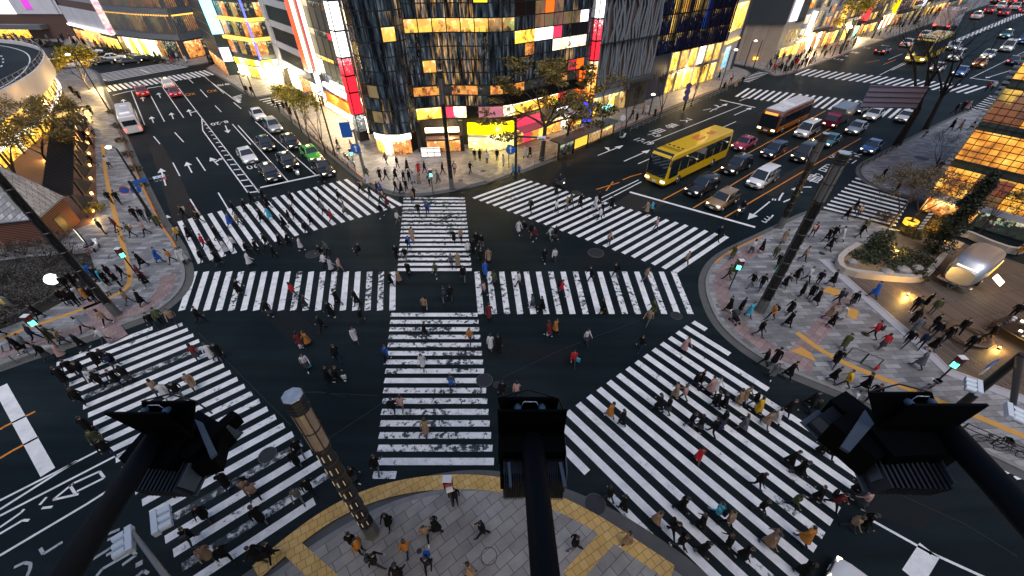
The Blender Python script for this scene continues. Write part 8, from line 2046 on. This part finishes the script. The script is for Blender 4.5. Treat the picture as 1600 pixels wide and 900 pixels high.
region('beside the glass block building', 'UDLR', '1375,281 k a;1462,271 k;1398,300 k h;1483,204 k;1496,206 b;1515,204 k;1507,174 p;1488,179 k;1499,176 k', ZP)
region('beyond the glass block building', 'UD', '1538,144 m;1547,143 w;1558,146 k;1567,139 k;1574,134 k;1578,128 k', ZP)
region('on the lower right crosswalk', 'LR', '1082,606 k;1090,601 k q;1106,616 p;1113,613 w;1052,623 b;1065,626 p;1026,643 k;1040,646 k;1115,638 k;1126,641 k;1150,633 b;1158,628 b;1180,646 y;1174,636 k;1192,666 b;1075,668 k;1090,673 k;1110,681 k;1125,666 k;1157,673 g;951,653 e;970,666 k;1066,551 p;1207,663 w;1225,648 k;1260,636 k;1267,651 k;1322,634 w;1087,721 r c s;950,783 k;972,798 k;1022,818 b;1047,836 k;1057,856 k;1092,866 k;1060,798 k;1090,826 k;1115,811 c e;1132,823 b;1130,858 k;1155,873 k;1177,761 k;1182,801 k;1195,853 b;1275,711 k;1290,713 k;1227,728 k;1242,743 k;1232,793 o;1270,783 k;1295,793 m;1330,771 k;1340,791 p;1340,823 k;1322,826 b;1202,848 b;1250,848 e;1247,897 k')
region('on the bottom corner pavement', 'ewns', '555,753 k;592,738 k;557,856 k g;566,863 e g;610,821 k;668,841 b;683,831 k;712,786 k g s;755,838 k a w;637,866 e f n;590,886 k;671,888 k;736,898 b;625,906 k;432,873 k;411,876 k;895,859 k a;978,851 b c', ZP)
region('on the lower left crosswalk', 'LR', '473,713 k;468,728 k q;472,783 g;490,773 k;405,778 b;413,816 k;332,873 b;362,876 k;308,848 k;326,811 k;360,763 k;395,773 b;272,773 k;180,713 k;165,696 o;150,678 k;110,601 k;122,586 k;140,591 k;160,601 w;166,606 k;190,601 k;207,598 k;161,573 k;175,571 k;186,576 k;135,633 k;312,563 m;335,563 w;348,561 k;307,608 b;252,618 b;287,623 k;266,624 w;245,513 k;257,508 o;277,508 b')
region('on the pavement below the planting bed', 'UD', '3,528 k;40,551 k;50,548 g;61,533 n;88,536 o;103,538 b;80,563 k;103,561 p;136,547 k;170,536 w;136,518 l;172,508 b;67,498 k;205,476 b;226,478 k', ZP)
region('waiting at the left lamp post', 'ewRU', '107,476 f h;117,476 k g;126,478 k g;130,470 w h;141,471 e h;153,473 k g;172,461 w h;112,455 k g;122,448 k h;134,452 k g;146,447 m h;158,452 n g;150,434 u h;160,440 k g;172,446 k h;166,443 c h;190,448 k g;180,438 k h;141,460 d g;164,458 k i', ZP)
region('on the police hut corner pavement', 'UDLR', '225,438 m;233,448 k;198,436 k;227,418 k;252,411 u;272,411 e;290,411 w;187,361 m;210,371 o;232,368 p;165,366 n g;252,356 o;177,319 k a L;190,320 k a L;217,346 k;228,346 k;239,348 k;150,261 k;174,263 w;147,231 k', ZP)
region('on pavement beside the elevated road', 'LR', '139,221 k;131,212 w;142,205 k;126,196 k;136,188 w;146,180 k;118,150 k;108,163 b;128,158 k;96,188 k;150,214 d', ZP)
# riders
put_person(465, 273.5, 'R', 'k', 's', 'seated on the white scooter at the stop line', 'riding', 0.0, -0.05)
put_person(1157, 333.5, 'D', 'k', 's', 'seated on the black motorcycle at the right stop line', 'riding', 0.0, -0.02)
put_person(874, 291, 'R', 'n', 's', 'seated on the motorcycle crossing before the yellow coach', 'riding', 0.0, -0.02)
# far crowds seen as one mass: random far groups plus the smallest of the listed people
PEOPLE.sort(key=lambda q: q['p'].length)
EXTRA = PEOPLE[305:]; riders = [q for q in EXTRA if q['act'] == 'riding']; PEOPLE = PEOPLE[:305] + riders; EXTRA = [q for q in EXTRA if q['act'] != 'riding']
def crowd(label, polys, seed):
    rg = random.Random(seed); mb = MB(); keys = list('abcdfghq'); ck = 'kndgbwrolpymeuc'; mats = [SKIN] + [CLM[k] for k in ck] + [M_HAIR[0]]
    def one(p, k, M, top):
        for o, _ in PT[k][1]:
            n_ = o.name.split('.')[0]; me = o.data; off = len(mb.v); mb.v.extend([tuple(M @ w.co) for w in me.vertices])
            for f in me.polygons:
                mb.f.append(tuple(i + off for i in f.vertices)); mb.sm.append(True); mi = f.material_index
                mb.mi.append(top if n_ in ('coat', 'jacket') else (len(mats) - 1 if n_ == 'hair' else (3 if n_ == 'skirt' else (0 if mi == 0 else (top if mi == 1 else 1)))))
    for q in EXTRA:
        o = q['o']; M = Matrix.Translation(o.location) @ o.rotation_euler.to_matrix().to_4x4() @ Matrix.Diagonal((*o.scale, 1))
        one(q['p'], q['s'], M, 1 + max(0, ck.find(q['c'])))
        for c in [c for c in EXTRACH[o.name]]: bpy.data.objects.remove(c)
        bpy.data.objects.remove(o)
    for poly, n in polys:
        xs = [p[0] for p in poly]; ys = [p[1] for p in poly]
        for _ in range(n):
            for _t in range(60):
                x, y = rg.uniform(min(xs), max(xs)), rg.uniform(min(ys), max(ys)); ins = False
                for i in range(len(poly)):
                    (x1, y1), (x2, y2) = poly[i], poly[(i + 1) % len(poly)]
                    if (y1 > y) != (y2 > y) and x < (x2 - x1) * (y - y1) / (y2 - y1) + x1: ins = not ins
                if ins: break
            p = at(x, y, ZP); dist = math.hypot(p.x, p.y); sc = (0.95 + 0.1 * rg.random()) * (1 + max(0, dist - 70) * 0.0038)
            M = Matrix.Translation(p) @ Matrix.Rotation(rg.uniform(0, 6.28), 4, 'Z') @ Matrix.Diagonal((sc, sc, sc, 1))
            one(p, rg.choice(keys), M, 1 + rg.choice([0, 0, 0, 0, 0, 1, 2, 3, 4, 5, 6, 7, 8]))
    o = mb.build('crowd', mats); tag(o, label, 'crowd'); o['kind'] = 'stuff'
EXTRACH = {}
for o in list(col.objects):
    if o.parent: EXTRACH.setdefault(o.parent.name, []).append(o)
crowd('far pedestrians thronging the pavements along the gold lit shops', [([(1195, 110), (1212, 118), (1240, 113), (1280, 96), (1262, 84), (1235, 90), (1205, 98)], 44), ([(1280, 94), (1340, 74), (1335, 62), (1275, 82)], 16), ([(1345, 70), (1460, 30), (1470, 18), (1400, 38), (1345, 58)], 26),
    ([(5, 62), (95, 68), (100, 78), (60, 76), (0, 70)], 22), ([(100, 60), (190, 82), (215, 90), (150, 76), (100, 70)], 26), ([(240, 92), (300, 96), (300, 101), (250, 98)], 9), ([(318, 90), (338, 98), (345, 108), (330, 106)], 6)], 3)
# bags in hands
def bag(x, y, m, label, z=0.0, s=1.0):
    p = at(x, y, z + 0.4); mb = MB(); bv, bf = bevelled([(a * 0.17 * s, b_ * 0.07 * s, c * 0.19 * s) for c in (-1, 1) for a, b_ in ((-1, -1), (1, -1), (1, 1), (-1, 1))], [(0, 3, 2, 1), (4, 5, 6, 7), (0, 1, 5, 4), (1, 2, 6, 5), (2, 3, 7, 6), (3, 0, 4, 7)], 0.02, 1)
    t = thing('shopping_bag', label, 'bag', (p.x, p.y, z + 0.4 + (0 if z == 0 else 0)), PR.uniform(0, 3)); mb.add(bv, bf); mb.build('bag_body', m, t)
    mb = MB(); mb.tube([(-0.08 * s, 0, 0.18 * s), (-0.05 * s, 0, 0.32 * s), (0.05 * s, 0, 0.32 * s), (0.08 * s, 0, 0.18 * s)], 0.012, 5); mb.build('handle', M_TRIM, t)
for x, y, k, lb in ((537, 589, 'w', 'large white shopping bag held by the pair left of the centre stripes'), (903, 562, 'c', 'teal shopping bag held by the person in red'), (1183, 640, 'y', 'yellow bag carried on the lower right crosswalk'), (1152, 622, 'w', 'white bag carried beside two beige coats on the lower right crosswalk'), (470, 540, 'w', 'white bag held by the person in maroon'), (857, 521, 'w', 'white bag beside the maroon and orange brown pair'), (482, 571, 'c', 'pale blue bag held by the person in the white jacket'),
                    (1370, 575, 'r', 'red bag on the bicycle crossing the lower right pavement'), (941, 485, 'y', 'yellow bag held on the right half of the long crosswalk'), (700, 850, 'w', 'small white paper bag on the bottom corner pavement')):
    if x == 700: continue
    bag(x, y, CLM[k], lb, ZP if x == 1370 else 0.0)
def pushchair():
    b = at(1146, 503, ZP); t = thing('pushchair', 'dark pushchair pushed across the right plaza near the rounded kerb', 'pushchair', b, -1.2)
    mb = MB(); mb.loft([ring(x, w, a, c, 0.04, 0.9) for x, w, a, c in ((-0.25, 0.2, 0.45, 0.95), (0.0, 0.22, 0.35, 0.7), (0.35, 0.2, 0.35, 0.5))], 0, True, True); mb.build('seat', CLM['k'], t)
    mb = MB(); mb.lathe([(0.28, -0.2), (0.28, 0.2)], 12, (-0.15, 0, 0.9), 0, True, Matrix.Rotation(R(90), 3, 'X')); mb.build('hood', CLM['d'], t)
    for x in (-0.3, 0.4):
        for y in (-0.2, 0.2):
            mb = MB(); mb.lathe([(0.11, -0.025), (0.13, 0), (0.11, 0.025)], 10, (x, y, 0.13), 0, True, Matrix.Rotation(R(90), 3, 'X')); mb.build('wheel', M_TYRE, t)
    mb = MB(); mb.tube([(0.4, -0.2, 0.13), (-0.3, -0.2, 0.7), (-0.55, -0.2, 1.0), (-0.55, 0.2, 1.0), (-0.3, 0.2, 0.7), (0.4, 0.2, 0.13)], 0.018, 5); mb.build('handle_frame', M_CHROME, t)
pushchair()
# labels that single out each person
WORDS = ['', 'first', 'second', 'third', 'fourth', 'fifth', 'sixth', 'seventh', 'eighth', 'ninth', 'tenth', 'eleventh', 'twelfth', 'thirteenth', 'fourteenth', 'fifteenth', 'sixteenth', 'seventeenth', 'eighteenth', 'nineteenth', 'twentieth']
def label_people():
    from collections import defaultdict
    for q in PEOPLE:
        near = sorted((r for r in PEOPLE if r is not q and r['place'] == q['place']), key=lambda r: (r['p'] - q['p']).length)
        q['desc'] = 'person in %s %s %s' % (CL[q['c']][0], GARM[q['s']], q['place']) if q['act'] != 'riding' else 'rider in %s jacket and helmet %s' % (CL[q['c']][0], q['place'])
        q['nb'] = ''
        for r in near[:2]:
            if (r['p'] - q['p']).length < 1.9 and r['c'] not in 'kd' and r['c'] != q['c']: q['nb'] = ', beside one in ' + CL[r['c']][0]; break
    g = defaultdict(list)
    for q in PEOPLE: g[q['desc']].append(q)
    for d, l in g.items():
        if len(l) == 1: l[0]['o']['label'] = d; continue
        h = defaultdict(list)
        for q in l: h[q['nb']].append(q)
        plain = sorted(l, key=lambda q: q['x'])
        for q in l:
            if q['nb'] and len(h[q['nb']]) == 1 and len((d + q['nb']).split()) <= 16: lab = d + q['nb']
            else:
                i = plain.index(q); n = len(l)
                if n == 2: o = 'the left one' if i == 0 else 'the right one'
                elif i == 0: o = 'leftmost'
                elif i == n - 1: o = 'rightmost'
                else: o = WORDS[i + 1] + ' from left'
                lab = d + ', ' + o
                if len(lab.split()) > 16: lab = lab.replace(' walking', '').replace(' standing', '')
            q['o']['label'] = lab
    for q in PEOPLE:
        q['o']['group'] = 'people ' + q['place']
label_people()
print('PEOPLE', len(PEOPLE))
for o, subs in PT.values():
    for q, _ in subs: bpy.data.objects.remove(q)
    bpy.data.objects.remove(o)
